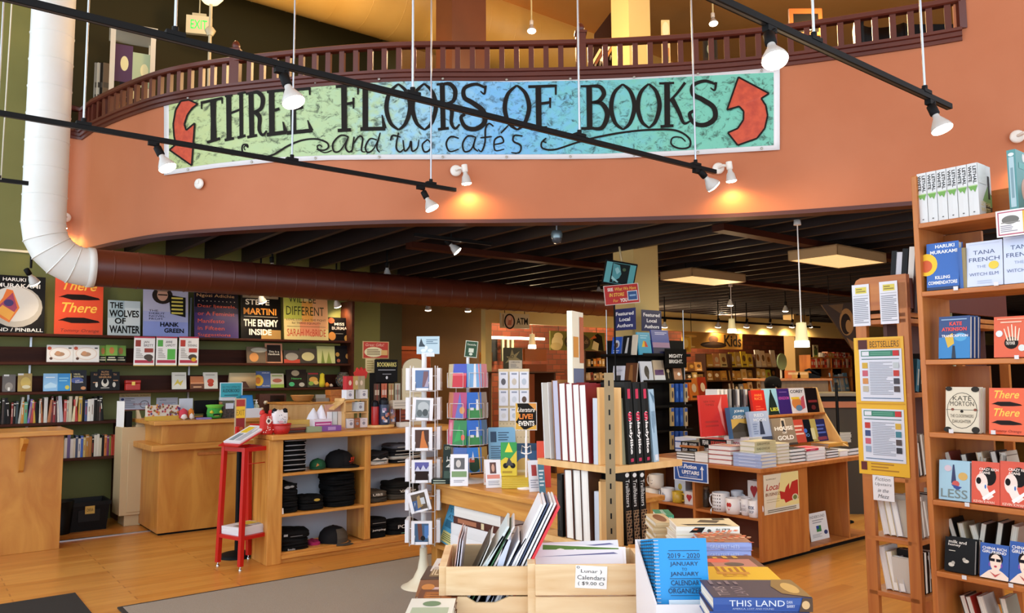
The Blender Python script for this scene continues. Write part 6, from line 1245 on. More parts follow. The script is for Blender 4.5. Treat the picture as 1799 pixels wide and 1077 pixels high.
for k,(px,c,lab) in enumerate(((1686,'#2a5aa4','blue'),(1692,'#8a7a50','khaki'))):
 p=on_a(px,435,ba+.02);book(G(ba+.02+.07,p.y,zS[1]+.002,0,0),'slim %s book spine beside the yellow-sun cover'%lab,c,.14,on_a(px,436,ba+.02).z-zS[1],.016)
WE=[('R',.08,.93,.92,.96,'#b9c4dc'),('T','TANA',.5,.76,.6,.09,'#3a4a72',0,0),('T','FRENCH',.5,.6,.84,.09,'#3a4a72',0,0),('T','THE',.42,.44,.26,.06,'#8a9ab8',0,0),('T','WITCH ELM',.48,.27,.8,.07,'#5a6a90',0,0),('E',.76,.45,.14,.09,'#d8c040'),('L',.3,.05,.7,.14,2,'#b0bcd4')]
cbook(1694,1758,425,1,'pale blue gold-stickered book, second shelf'+BK,'#c4cfe8',WE,.04,2,lean=5,grp='pale blue sticker hardcovers')
cbook(1759,1825,414,1,'pale blue hardcover without sticker, cut by the photo edge'+BK,'#c4cfe8',WE[:5],.04,lean=5)
cbook(1645,1700,557,2,'deep blue red-lettered book, third shelf'+BK,'#163a72',[('R',0,0,1,.5,'#2a7ab8'),('P',[(.2,.5),(.45,.6),(.5,.35),(.3,.25)],'#c9a83a'),('E',.7,.5,.2,.1,'#4a9ac8'),('P',[(.42,0),(.45,.3),(.52,.3),(.56,0)],'#12243a'),('R',.08,.91,.9,.935,'#8aa8c8'),('T','KATE',.55,.82,.4,.09,'#e0483e',0,.03),('T','ATKINSON',.5,.69,.8,.09,'#e0483e',0,.03),('T','TRANSCRIPTION',.52,.53,.84,.06,'#e8e8ee',0,.02)],.03,3,lean=8,grp='deep blue hardcovers third shelf')
cbook(1742,1804,557,2,'orange paperback with a line-drawn hand, third shelf'+BK,'#d0562e',[('E',.5,.35,.2,.15,'#17120f')]+[('P',[(.38+.07*k,.4),(.28+.11*k,.8-.05*abs(k-2)),(.31+.11*k,.8-.05*abs(k-2)),(.43+.07*k,.4)],'#e8cdb8') for k in range(5)]+[('T','THE POWER',.48,.34,.26,.08,'#e8ddd0'),('E',.16,.58,.1,.08,'#d4dce8'),('E',.8,.22,.1,.08,'#cfd8d8'),('R',.1,.92,.9,.95,'#e89a7a'),('R',.2,.84,.8,.87,'#f0c0a8')],.03,lean=8)
cbook(1657,1715,682,3,'cream black-flowered book, fourth shelf'+BK,'#cfc6b0',[('E',.5,.48,.46,.4,'#4a4438'),('E',.5,.48,.44,.385,'#cfc6b0'),('T','KATE',.5,.75,.56,.1,'#2a2722',0,0),('T','MORTON',.5,.63,.72,.1,'#2a2722',0,0),('R',.02,.49,.98,.5,'#3a3428'),('E',.22,.5,.05,.03,'#7a3a22'),('E',.5,.46,.05,.03,'#2a2722'),('E',.9,.5,.05,.03,'#7a3a22'),('T','THE CLOCKMAKERS',.5,.36,.7,.07,'#5a5446',0,0),('T','DAUGHTER',.5,.24,.56,.07,'#5a5446',0,0),('E',.1,.96,.1,.05,'#2a2722'),('E',.9,.95,.12,.06,'#2a2722'),('E',.08,.05,.12,.06,'#2a2722'),('E',.92,.06,.12,.07,'#2a2722')],.03,2,lean=8,grp='cream flowered hardcovers')
cbook(1733,1795,684,3,'orange hardcover with two dark feathers fourth shelf'+BK,'#dc5626',TT,.035,lean=8)
cbook(1796,1830,684,3,'plain orange cover just entering the photo, fourth shelf'+BK,'#d8562e',[],.035,lean=8)
cbook(1646,1700,812,4,'light blue falling-figure book, fifth shelf'+BK,'#98bdcf',[('P',[(.45,.9),(.5,.9),(.56,.5),(.5,.3),(.4,.45)],'#24305a'),('E',.55,.42,.12,.08,'#c0504a'),('P',[(.4,.4),(.75,.35),(.6,.25)],'#24408a'),('E',.78,.62,.15,.1,'#c9a45a'),('T','LESS',.5,.17,.86,.22,'#6f7f80',0,.01),('E',.3,.8,.12,.08,'#c9b8c4')],.022,2,lean=8,grp='light blue paperbacks fifth shelf')
CR=[('E',.62,.66,.26,.22,'#120d0d'),('E',.36,.5,.22,.22,'#ecd8d0'),('P',[(.2,.42),(.5,.5),(.62,.3),(.8,.2),(.6,.1),(.4,.16)],'#efe2dc'),('E',.26,.54,.09,.08,'#120d0d'),('E',.5,.41,.03,.05,'#2a6ab8'),('P',[(.38,.14),(.82,.36),(.86,.3),(.45,.08)],'#f4f4f4'),('T','CRAZY RICH\nASIANS',.62,.78,.68,.14,'#f0e4dc',0,.02),('T','KEVIN KWAN',.45,.05,.74,.06,'#f0c8b4',0,.02)]
cbook(1703,1752,814,4,'orange paperback with a sunglassed profile, inner of two'+BK,'#d04a2c',CR,.025,lean=8)
cbook(1753,1806,814,4,'orange paperback with a sunglassed profile, outer of two'+BK,'#d04a2c',CR,.025,lean=8)
cbook(1656,1708,950,5,'black bee-patterned book, sixth shelf'+BK,'#0c0b0c',[('T','milk and',.42,.88,.6,.09,'#e6e2da',0,.01),('T','honey',.32,.78,.42,.09,'#e6e2da',0,.01),('E',.72,.36,.1,.05,'#c9c4b8'),('E',.66,.4,.06,.05,'#a8a49a'),('E',.24,.2,.1,.06,'#c9c4b8'),('E',.3,.26,.06,.05,'#a8a49a'),('R',.14,.6,.36,.62,'#c9c4b8')],.03,2,lean=12,grp='black bee paperbacks')
CG=[('R',0,0,1,1,'#2456a8'),('E',.55,.58,.25,.2,'#15101a'),('E',.55,.47,.2,.24,'#efdccc'),('P',[(.0,.0),(.3,.22),(.45,.28),(.65,.28),(.8,.22),(1,.1),(1,0)],'#efdccc'),('R',.36,.5,.52,.58,'#14101a'),('R',.57,.5,.73,.58,'#14101a'),('E',.55,.36,.05,.03,'#b8344a'),('E',.34,.4,.03,.06,'#7a4ab0'),('E',.76,.4,.03,.06,'#7a4ab0'),('P',[(.35,.2),(.55,.12),(.75,.2),(.55,.05)],'#c0504a'),('T','CHINA RICH',.5,.86,.84,.08,'#e8ecf2',0,.02),('T','GIRLFRIEND',.5,.76,.84,.08,'#e8ecf2',0,.02)]
cbook(1718,1768,960,5,'blue paperback with a sunglassed woman, inner of two, sixth shelf'+BK,'#2456a8',CG,.03,lean=12)
cbook(1769,1820,958,5,'blue paperback with a sunglassed woman, outer of two, sixth shelf'+BK,'#2456a8',CG,.03,lean=12)
rg=random.Random(21)
for i,specs in((4,((1684,796,'#7a2a22'),(1708,801,'#3a3432'),(1716,805,'#b9a88a'),(1737,797,'#c9b08a'),(1750,800,'#6a5a48'),(1762,796,'#3a3028'),(1780,797,'#d0c4b0'))),(5,((1690,914,'#1c1a18'),(1703,922,'#b8a888'),(1716,920,'#2a2622'),(1730,926,'#c9c0ac'),(1744,918,'#1f1d1c'),(1770,924,'#d0c8b8'))),(6,((1712,1050,'#3a2a20'),(1722,1052,'#a82a24'),(1745,1052,'#c9c4bc'),(1780,1056,'#8a8a7c')))):
 for k,(px,py,c) in enumerate(specs):
  p=on_a(px,py,ba+.17);book(G(ba+.22,p.y,zS[i]+.01,pi,R(rg.choice([-14,-10,10]))),'%s loose book, %s behind the covers, %s shelf'%(cname(c),NTH[k],NTH[i])+BK,c,.13,min(p.z-zS[i],.24),.028)
pA,pB=on_a(1749,395,ba-.012),on_a(1749,418,ba-.012)
def scard(px0,px1,py0,py1,art,lab,cov='#e8e6e6',rot=0,name='shelf_card',roll=0):
 a=ba-.012;p,q=on_a(px0,(py0+py1)/2,a),on_a(px1,(py0+py1)/2,a);w_=abs(p.y-q.y);h=on_a((px0+px1)/2,py0,a).z-on_a((px0+px1)/2,py1,a).z
 solo(name,MB().box(-w_/2,w_/2,-.001,.001,0,h,M(cov,.4)).art(art,w_,h,FRONT(.002,h)),lab,'card',G(a,(p.y+q.y)/2,on_a((px0+px1)/2,py1,a).z,FA))
scard(1750,1815,367,414,[('R',.05,.06,.95,.94,'#a83a5a'),('R',.08,.1,.92,.9,'#e6e4e4'),('E',.4,.62,.24,.16,'#6a6a66'),('R',.14,.5,.66,.54,'#8a8a86'),('L',.12,.16,.68,.44,4,'#8a8a9a'),('R',.74,.1,.92,.9,'#d8b040')],'red-bordered bookseller card clipped to the top shelf edge of the bookcase')
for k,(px,py,lab) in enumerate(((1679,506,'second'),(1750,498,'second, farther out'),(1786,627,'third'),(1671,757,'fourth'),(1745,759,'fourth, farther out'),(1699,886,'fifth'),(1694,1014,'sixth'),(1776,1028,'sixth, farther out'))):
 scard(px-4,px+4,py-3,py+4,[],'tiny clear price clip on the %s shelf edge of the bookcase'%lab,'#d4d4d8',0,'price_clip')
# BESTSELLER END PANEL OF THE NEXT BOOKCASE
pA=at_y(1500,660,4.28);pna=pA.x;y0=on_a(1499,490,pna).y;zpt=on_a(1540,486,pna).z;yR=on_a(1590,660,pna).y
W2=y0-yR+.03
nb=thing('end_bookcase','open-ended brown bookcase with two stiles and yellow posters on its end','bookcase',G(pna,y0,0));BRN=CASE
bw=on_a(1516,660,pna).y
for b0_ in(0,-W2+.06):
 part('stile',MB().box(0,.035,b0_-.06,b0_,0,zpt-.04,CASE),nb,None,.004)
part('top_board',MB().prism([(0,zpt-.18),(-W2,zpt-.18),(-W2,zpt),(-.04,zpt),(-.015,zpt-.012),(0,zpt-.04)],0,.035,CASEL,Matrix(((0,0,1,0),(1,0,0,0),(0,1,0,0),(0,0,0,1)))),nb,None,.003)
zN=[on_a(1568,y,pna).z for y in(560,690,838,946,1043)]
for z in zN+[zpt-.2]:part('shelf',MB().box(0,1.3,-W2+.01,-.01,z-.025,z,CASEL),nb,None,.003)
part('side_rail',MB().box(.04,1.3,-W2,-W2+.02,zpt-.18,zpt-.02,M('#5a2415',.5)),nb)
part('centre_board',MB().box(.04,1.3,-W2/2-.01,-W2/2+.01,zN[2],zpt-.2,M('#4a2012',.6)),nb)
for x in(.62,1.27):part('stile',MB().box(x,x+.035,-W2,-W2+.05,0,zpt-.2,CASE),nb);part('stile',MB().box(x,x+.035,-.05,0,0,zpt-.2,CASE),nb)
def pcard(px0,px1,py0,py1,cov,art,lab,name='poster',cat='poster',off=.004,roll=0,th=.003):
 a=pna-off;pc=(px0+px1)/2;p,q=on_a(px0,(py0+py1)/2,a),on_a(px1,(py0+py1)/2,a);w_=abs(p.y-q.y);h=on_a(pc,py0,a).z-on_a(pc,py1,a).z
 return solo(name,MB().box(-w_/2,w_/2,-th/2,th/2,0,h,M(cov,.4)).art(art,w_,h,FRONT(th,h)),lab,cat,G(a,(p.y+q.y)/2,on_a(pc,py1,a).z,FA,0,R(roll)))
REV=[('R',.2,.78,.85,.93,'#d8cc5a'),('L',.25,.8,.8,.91,2,'#8a7a3a'),('R',.06,.72,.94,.727,'#6a6a72'),('L',.08,.06,.92,.68,14,'#8a8e9a')]
pcard(1498,1528,500,573,'#dcdfe8',REV,'white printed review sheet on the bookcase end, outer of two','review_sheet','sheet')
pcard(1546,1578,494,569,'#e0e2ea',REV,'white printed review sheet on the bookcase end, inner of two','review_sheet','sheet')
BL_=[('R',.05,.86,.95,.97,'#2f7a64'),('R',.07,.875,.24,.955,'#d8dce4'),('L',.27,.88,.75,.95,2,'#6aa890'),('R',.8,.865,.94,.965,'#c0282c'),('R',.06,.80,.94,.815,'#3a6a6a'),('R',.06,.05,.94,.065,'#4a6a8a'),('L',.24,.12,.78,.76,20,'#9aa0ac')]
sq=[('R',x,y,x+.13,y+.11,c) for x,cs in((.07,('#c9a43a','#c05a6a','#c9884a','#b8b09a')),(.80,('#b8c4c8','#b8342a','#3a3a44','#4a4040'))) for y,c in zip((.63,.48,.33,.18),cs)]
pb_=pcard(1505,1593,592,835,'#e0ae24',[('R',.06,.91,.94,.985,'#d89a1c'),('R',.09,.912,.28,.982,'#4a1512'),('T','BESTSELLERS',.62,.948,.58,.045,'#3a2a10',0,0),('L',.25,.025,.8,.09,3,'#a8761a'),('R',.05,.03,.17,.09,'#5a1c18'),('R',.02,.51,.98,.52,'#c99414')],'tall yellow bestseller board on the bookcase end','bestseller_board','sign')
pcard(1511,1586,613,705,'#d4d8e4',BL_+sq,'upper white bestseller list on the yellow board','bestseller_list','list',.008)
pcard(1516,1590,719,812,'#d4d8e4',BL_+[(k[0],*k[1:5],c) for k,c in zip(sq,('#b8342a','#3a4a7a','#c05a6a','#8aa0b8','#c9a43a','#3a7a8a','#4a4040','#2a2a34'))],'lower white bestseller list on the yellow board','bestseller_list','list',.008)
pcard(1534,1571,836,880,'#e0dfe2',[('T',s_,.5,y_,w_,.15,'#5a5a5e',.3,0) for s_,y_,w_ in(('Fiction',.86,.7),('Upstairs',.64,.78),('in the',.41,.5),('Mezz',.18,.5))],'small white framed card in italic script below the yellow board','direction_card','card')
rg=random.Random(8)
for i,z in enumerate(zN[1:]+[zN[0]]):
 idx=(1,2,3,4,0)[i]
 x=.06;k=0
 while x<.55:
  t_=rg.uniform(.022,.04);h=rg.uniform(.17,.22);c=rg.choice(['#d8d4cc','#c9c4ba','#e0dcd4','#1c1a1a','#a8261c','#3a2a20','#b8b0a0'] if idx>1 else['#1c1a1a','#3a6a7a','#8a8a5a','#2a2420','#c9c0a8','#4a2a20'])
  book(G(pna+x+t_/2,y0-W2+.095,zN[idx]+.004,pi/2+(pi if idx>1 else 0),R(rg.choice([0,-8,-12]))),'%s book, %s along the %s shelf of the poster-ended bookcase'%(cname(c),NTH[k],('highest','second','third','fourth','lowest')[idx]),c,.14,h,t_,None,[('R',.3,.3,.8,.7,'#b8b0a0')],'books in the poster-ended bookcase',True);x+=t_+.012;k+=1
 if idx in(3,4):
  for k in range(3):
   book(G(.03+pna+.09,y0-.095-k*.035,zN[idx]+.004,pi,R(-9)),'white-edged book between the two stiles, %s on the %s shelf'%(NTH[k],('x','x','x','fourth','lowest')[idx]),['#e8e6e2','#d8c8a0','#c9c8cc'][k],.14,.22-.02*k,.032,pm=PAGEW)
for k,(px,c) in enumerate(((1559,'#17181a'),(1568,'#c9ccd4'),(1578,'#121214'),(1590,'#d8d4cc'),(1600,'#3a2420'))):
 book(G(pna+.14,on_a(px,470,pna+.06).y,zpt-.2,0,R(-6)),'%s book standing on top of the poster-ended bookcase, %s along'%(cname(c),NTH[k]),c,.13,[.34,.33,.345,.35,.32][k],.03)
# NEW-BOOK TABLE
ct=on_z(1340,998,0);ca,cb=ct.x,ct.y;ztC=on_b(1338,823,cb).z
LC=on_a(1137,900,ca).y-cb+.1;R1=on_b(1421,900,cb).x-ca;R2=on_b(1516,900,cb).x-ca
nt_=thing('book_island','large wooden book island with open mug shelves and stacked new books','display table',G(ca,cb,0))
part('tabletop',MB().box(-.03,R2+.25,-.03,LC,ztC-.035,ztC,CASEL),nt_,None,.004)
part('end_panel',MB().box(0,R1,0,.03,.04,ztC-.035,CASE),nt_,None,.003)
yd=on_a(1219,880,ca).y-cb
part('divider',MB().box(0,.36,yd-.014,yd+.014,.04,ztC-.035,CASE),nt_,None,.003)
part('end_panel',MB().box(0,R1,LC-.03,LC,.0,ztC-.035,CASE),nt_,None,.003)
part('back_panel',MB().box(.36,.38,.03,LC-.03,.04,ztC-.035,M('#6a3316',.55)),nt_)
zml,zmr=on_a(1180,884,ca).z,on_a(1275,902,ca).z
part('shelf',MB().box(.004,.36,yd+.014,LC-.03,zml-.022,zml,CASEL),nt_,None,.003);part('shelf',MB().box(.004,.36,.03,yd-.014,zmr-.022,zmr,CASEL),nt_,None,.003)
part('bottom_board',MB().box(.0,R1,.03,LC-.03,.04,.07,CASEL),nt_)
zr2_=on_b(1455,966,cb+.02).z
part('inner_panel',MB().box(R1,R1+.02,.03,.9,.04,ztC-.035,CASE),nt_);part('bottom_board',MB().box(R1,R2+.2,.02,.9,.04,max(.06,zr2_),CASEL),nt_,None,.003)
x1=on_b(1494,900,cb).x-ca
part('divider',MB().box(x1,x1+.025,.02,.9,.06,ztC-.035,CASE),nt_,None,.003);part('back_panel',MB().box(R1,R2+.2,.88,.9,.05,ztC-.035,CASE),nt_)
part('plinth',MB().box(.05,R2+.2,.05,.9,0,.05,BLACK),nt_)
def crd(px0,px1,py0,py1,b,cov,art,lab,face='b',name='card',cat='card',lean=0,th=.003,z=None,roll=0):
 return sign(px0,px1,py0,py1,b,cov,art,lab,name,cat,z,0,lean,th,face,None,None,roll)
crd(1342,1403,831,900,cb-.004,'#e3dbc0',[('R',.0,.0,1,.14,'#ded8c4'),('P',[(.3,.14),(1,.14),(1,1),(.5,1)],'#e8d890'),('P',[(.44,.55),(.58,.5),(.62,.62),(.72,.72),(.72,.55),(.8,.74),(.98,.78),(.98,.28),(.75,.26),(.6,.22),(.56,.32),(.46,.34)],'#b8221c'),('E',.88,.33,.09,.09,'#d8d0b0'),('E',.88,.33,.06,.06,'#6a7a3a'),('T','Local',.25,.68,.36,.16,'#b8392a',.35,.01),('T','BUSINESS',.25,.5,.42,.08,'#8a4a2a',0,0),('R',.06,.36,.42,.37,'#b8a878'),('R',.06,.3,.42,.31,'#b8a878'),('T','SUPPORT',.2,.88,.28,.035,'#8a7a5a',0,0),('L',.08,.03,.9,.12,2,'#6a6454')],'cream local business poster with a red state shape on the book island','b','poster','poster')
crd(1425,1457,913,961,cb+.14,'#e4e2de',[('T','INDIEBOUND',.5,.85,.8,.1,'#5a5a5a',0,0),('L',.2,.6,.8,.76,2,'#9a9a9a'),('R',.36,.3,.62,.52,'#2a7a3a'),('R',.36,.4,.5,.52,'#1a3a8a'),('E',.84,.24,.1,.08,'#2a3a6a'),('L',.1,.1,.6,.24,3,'#a8a8a8')],'leaning white card with a green square in the lower bay of the book island','b','leaning_card','card',8,.004,max(.06,zr2_))
crd(1184,1244,812,846,ca-.035,'#dfe4ee',[('R',.03,.04,.97,.96,'#24509a'),('T','More',.22,.72,.2,.14,'#cfd8ea',0,0),('T','Fiction',.5,.76,.36,.22,'#f0f2f6',0,.03),('T','UPSTAIRS',.5,.46,.5,.2,'#f0f2f6',0,.03),('T','on the mezzanine',.5,.28,.4,.08,'#cfd8ea',0,0),('R',.16,.14,.82,.19,'#e4e8f0'),('R',.82,.14,.85,.7,'#e4e8f0'),('P',[(.78,.66),(.89,.66),(.835,.86)],'#e4e8f0'),('P',[(.08,.9),(.1,.9),(.18,.2),(.15,.2)],'#cfd8ea')],'blue sign with an arrow pointing upstairs on the book island edge','a','direction_sign','sign')
def mug(px0,px1,pyt,z,lab,cov='#e4e2de',art=None,b=None,hand=1,off=.07):
 a=ca+off;p,q=on_a(px0,pyt,a),on_a(px1,pyt,a);w_=abs(p.y-q.y);h=on_a((px0+px1)/2,pyt,a).z-z;r=w_/2
 t=thing('mug',lab,'mug',G(a+r*.0,(p.y+q.y)/2,z+.001,FA))
 m=M(cov,.25)
 part('mug_body',MB().lathe([(r*.82,0),(r*.94,.004),(r,h*.3),(r,h),(r*.92,h),(r*.9,.008),(0,.006)],m,24),t)
 part('handle',MB().tube(cat_rom([(hand*r*.96,0,h*.82),(hand*r*1.45,0,h*.78),(hand*r*1.6,0,h*.48),(hand*r*1.35,0,h*.22),(hand*r*.96,0,h*.2)],4),.007,m,8),t)
 if art:
  d=MB();d.art(art,r*1.3,h*.9,TR(0,0,h*.5)@RX(pi/2));d.v=[(x,-math.sqrt(max(r*r-x*x,0))-.0006-(-y)*0-.0004*(i%3),z_) for i,(x,y,z_) in enumerate(d.v)]
  part('print',d,t)
HRT=lambda c:[('E',.38,.62,.16,.15,c),('E',.62,.62,.16,.15,c),('P',[(.225,.57),(.5,.2),(.775,.57),(.5,.66)],c)]
FACE=[('E',.4,.6,.03,.05,'#3a3a3a'),('E',.6,.6,.03,.05,'#3a3a3a'),('P',[(.3,.42),(.5,.3),(.7,.42),(.5,.35)],'#3a3a3a')]
mug(1136,1157,856,zml,'white smiling mug at the bottom of the mug pile','#e0d6c6',FACE,hand=-1)
mug(1155,1168,857,zml,'white mug half hidden behind the smiling mug pile','#ddd2c0',off=.15)
mug(1164,1182,857,zml,'white mug with faint grey drawing beside the mug pile','#dfe0e4',[('E',.4,.5,.2,.2,'#9aa4b4'),('E',.65,.4,.14,.2,'#b0b8c4')],hand=-1)
mug(1143,1163,833,zml+.105,'white smiling mug balanced on top of the mug pile','#e0d6c6',FACE,hand=-1)
mug(1183,1198,863,zml,'yellow-patterned mug on the mug shelf','#c9a432',[('L',.1,.1,.9,.9,5,'#5a5a3a')])
def mbox(px0,px1,pyt,z,cov,art,lab,off=.05,d=.1):
 a=ca+off;p,q=on_a(px0,pyt,a),on_a(px1,pyt,a);w_=abs(p.y-q.y);h=on_a((px0+px1)/2,pyt,a).z-z
 solo('mug_box',MB().box(-w_/2,w_/2,0,d,0,h,M(cov,.5)).art(art,w_,h,TR(0,-.0003,h/2)@RX(pi/2)),lab,'box',G(a,(p.y+q.y)/2,z+.001,FA),bevel=.002)
mbox(1202,1219,864,zml,'#d8d2d0',HRT('#a8242c'),'small mug carton with a red heart beside the divider')
mbox(1185,1204,839,zml+.001,'#d8dae2',[('E',.5,.6,.18,.14,'#c9b040'),('L',.2,.1,.8,.3,2,'#b0b4c0')],'tall pale carton behind the yellow mug',.17)
DOT=[('E',.12+.19*(k%5),.12+.2*(k//5),.04,.045,'#26262c') for k in range(25)]
mug(1254,1279,865,zmr,'tall white mug with black dots on the mug shelf','#e6e6ea',DOT,hand=-1)
mug(1277,1300,875,zmr,'white mug with a big red heart at the front of the mug shelf','#ece8e8',HRT('#c0342c'),hand=1,off=.04)
mug(1286,1304,862,zmr,'pale mug at the back behind the heart mug','#c9ced8',[('E',.5,.5,.3,.3,'#a8b4c4')],off=.2)
mug(1297,1316,873,zmr,'white mug with small red hearts behind the lettered mugs','#e8e2e4',[('E',.3,.5,.12,.14,'#c0343c'),('E',.7,.5,.12,.14,'#c0343c')],off=.13)
mug(1303,1319,876,zmr,'white mug with grey letters, inner of the lettered pair','#e6e6ea',[('T','I LOVE',.5,.6,.7,.16,'#a8a4b0'),('T','BOOKS',.5,.36,.8,.18,'#8a8a98')],off=.06)
mug(1316,1334,879,zmr,'white mug with dark letters at the end of the mug shelf','#e8e8ec',[('T','BOOK',.5,.6,.86,.22,'#3a4a72',0,.03),('T','SHOP',.5,.32,.7,.18,'#6a7a9a')],off=.03)
mbox(1313,1335,845,zmr+.10,'#d8d0cc',HRT('#a02028'),'carton with a red heart stacked behind the lettered mugs',.15)
mbox(1313,1335,869,zmr,'#4a2a1a',[],'dark brown carton under the heart carton',.2)
t=thing('glass_vase','clear little glass jar in the shade of the mug shelf','jar',G(ca+.14,on_a(1241,890,ca+.14).y,zmr+.001));part('jar',MB().lathe([(.03,0),(.034,.01),(.034,.12),(.028,.13),(.028,.16)],M('#c9b8a8',.05,0,0,.9),16),t);part('lid',MB().lathe([(.03,.16),(.03,.18),(0,.185)],M('#7a5a3a',.4),14),t)
def istack(face,px0,px1,pyt,n,cov,lab,grp,ins=.03,dep=.2,fore=False,art=None,spine=None,pm=None,yaw=0,z0=None,t=None):
 on=on_a if face=='a' else on_b;c=(ca if face=='a' else cb)+ins;z0=ztC if z0 is None else z0
 p,q=on(px0,pyt,c),on(px1,pyt,c);h=(p-q).length;zt=on((px0+px1)/2,pyt,c).z;t=t or(zt-z0)/n;z=z0+.001;m_=(p+q)/2
 for i in range(n):
  rot=(0 if face=='a' else pi/2)+(pi if fore else 0)+R(yaw+[0,1.5,-2][i%3])
  a_,b_=(c+dep/2,m_.y) if face=='a' else(m_.x,c+dep/2)
  book(LIE(a_,b_,z,t-.0008,h,rot),lab%NTH[n-1-i],cov,dep,h,t-.0008,art,spine,grp,True,'hardcover_book',pm=pm);z+=t
 return z
I_=' from the top'
istack('a',1188,1219,795,3,'#2a2422','%s black-bound book'+I_+' of the outermost island stack','outermost island stack',fore=True,pm=PAGEW)
istack('a',1220,1243,795,1,'#b8b4b0','%s grey-white block'+I_+' beside the red-edged stack','grey block',pm=PAGEW,fore=True)
istack('a',1244,1284,783,4,'#a8281e','%s red-bound white book'+I_+' of the red-edged island stack','red-edged island stack',fore=True,pm=PAGEW,ins=.02,art=[('R',.05,.05,.95,.95,'#e0d8d4'),('R',.3,.2,.7,.8,'#c97a4a')])
istack('a',1288,1337,797,4,'#a4b4da','%s pale blue book'+I_+' of the stack at the island corner','pale blue corner stack',fore=False,art=[('R',.1,.1,.9,.9,'#b8c4e0')],spine=[('R',.2,.4,.8,.6,'#c9d4ec')],ins=.015,dep=.22)
istack('a',1196,1226,776,2,'#141214','%s black book with white spine capitals'+I_+' of its pair','black capital pair',ins=.22,spine=[('T','FEAR',.25,.5,.3,.6,'#d8d4d0',0,.03),('T','WOODWARD',.7,.5,.4,.5,'#d8d4d0')],z0=ztC+.045)
istack('a',1229,1284,772,2,'#17120f','%s black and red book'+I_+' behind the red-edged stack','black and red pair',ins=.26,spine=[('T','FEAR',.2,.5,.2,.6,'#d8d4d0',0,.03),('T','BOB WOODWARD',.6,.5,.46,.55,'#e0503a',0,.02),('R',.86,.0,1,1,'#d8d0c8')],z0=ztC+.05,art=[('R',0,0,1,1,'#b8281e')])
istack('a',1272,1316,768,1,'#e0dada','%s white book with red spine letters'+I_+' on the black pair','white red-lettered',ins=.3,spine=[('T','DOPESICK',.5,.5,.7,.5,'#c8444c',0,0)],z0=ztC+.05)
istack('a',1186,1222,769,2,'#c9d0e0','%s white and blue book'+I_+' at the far back island stack','white and blue back stack',ins=.42,spine=[('R',0,.3,1,.5,'#3a5aa0')],z0=ztC+.03)
istack('b',1325,1363,775,5,'#c9bf92','%s cream-spined book'+I_+' of the tall island stack','cream-spined stack',ins=.10,dep=.15,spine=[('T','ISLAND OF WITCHES',.4,.5,.6,.5,'#5a5438',0,0)],art=[('R',.1,.1,.9,.9,'#d8d0a8')])
istack('b',1366,1387,779,6,'#cfc6a0','%s cream book with pages outward'+I_+' of its stack','cream page stack',ins=.08,fore=True,dep=.15)
istack('b',1390,1415,788,4,'#1c1a18','%s black-bound book'+I_+' of the island stack beside the cream ones','black-bound stack',ins=.06,fore=True,pm=PAGEW)
istack('b',1418,1450,787,4,'#e4dcdc','%s white book'+I_+' of the stack under the pink-red cover','white island stack',ins=.05,fore=True,pm=PAGEW,art=[('R',.1,.1,.9,.9,'#c0304a')])
istack('b',1417,1438,786,1,'#c02848','%s pink-red book'+I_+' of the white stack','pink-red',ins=.04,z0=ztC+.09,t=.018,fore=False,spine=[('R',.3,.3,.7,.7,'#e08aa0')])
istack('b',1453,1473,790,3,'#2a2624','%s dark-bound book'+I_+' of the low stack near the island end','low dark-bound stack',ins=.06,fore=True,pm=PAGEW)
istack('b',1476,1490,792,1,'#d8d4cc','%s plain white block'+I_+' near the island end','white block',ins=.06,fore=True,pm=PAGEW)
istack('b',1491,1512,787,2,'#181614','%s black-bound book'+I_+' at the island end','black end pair',ins=.06,fore=True,pm=PAGEW)
istack('b',1455,1490,778,2,'#d8a04a','%s orange-covered magazine'+I_+' at the back of the island','orange magazines',ins=.42,z0=ztC+.03,art=[('R',.2,.2,.8,.8,'#e0c08a')])
istack('b',1470,1506,760,4,'#cfc8b8','%s cream paperback'+I_+' at the far back of the island','cream back stack',ins=.8,fore=True)
zrs=on_b(1400,727,cb+.62).z
rs=thing('book_riser','stepped wooden riser holding face-out books on the island','riser',G(ca,cb,ztC+.001));rx0,rx1=on_b(1290,740,cb+.62).x-ca,on_b(1447,720,cb+.62).x-ca
part('ledge',MB().box(rx0,rx1,.60,.76,zrs-ztC-.022,zrs-ztC,CASEL),rs,None,.003);part('backboard',MB().box(on_b(1320,700,cb+.75).x-ca,rx1,.74,.76,.0,zrs-ztC+.26,CASE),rs)
part('end_wedge',MB().prism([(.30,0),(.78,0),(.78,zrs-ztC+.26),(.70,zrs-ztC+.26),(.62,zrs-ztC),(.42,.06)],0,.025,PALEW,TR(rx1,0,0)@Matrix(((0,0,1,0),(1,0,0,0),(0,1,0,0),(0,0,0,1)))),rs)
def ib(px0,px1,pyt,pyb,ins,cov,art,lab,t=.03,lean=10,z=None,name='book',cat='book',rot=0):
 b=cb+ins;p,q=on_b(px0,(pyt+pyb)/2,b),on_b(px1,(pyt+pyb)/2,b);z=on_b((px0+px1)/2,pyb,b).z if z is None else z;h=(on_b((px0+px1)/2,pyt,b).z-z)/cos(R(lean))
 return book(G((p.x+q.x)/2,b,z,rot,R(lean)),lab,cov,q.x-p.x,h,t,art,None,None,True,name,cat)
IB=' on the book island'
ib(1231,1281,694,766,.50,'#d0302c',[('T','NEW YORK',.34,.84,.4,.05,'#8a1c1c',0,0),('T','TIMES',.34,.76,.3,.05,'#8a1c1c',0,0),('P',[(.78,.98),(.62,.7),(.68,.5),(.72,.3),(.84,.03),(.78,.5),(.74,.7)],'#e88a84'),('L',.15,.2,.6,.4,2,'#b02420')],'big glossy red list holder standing on a red base'+IB,.02,4,None,'list_holder','holder')
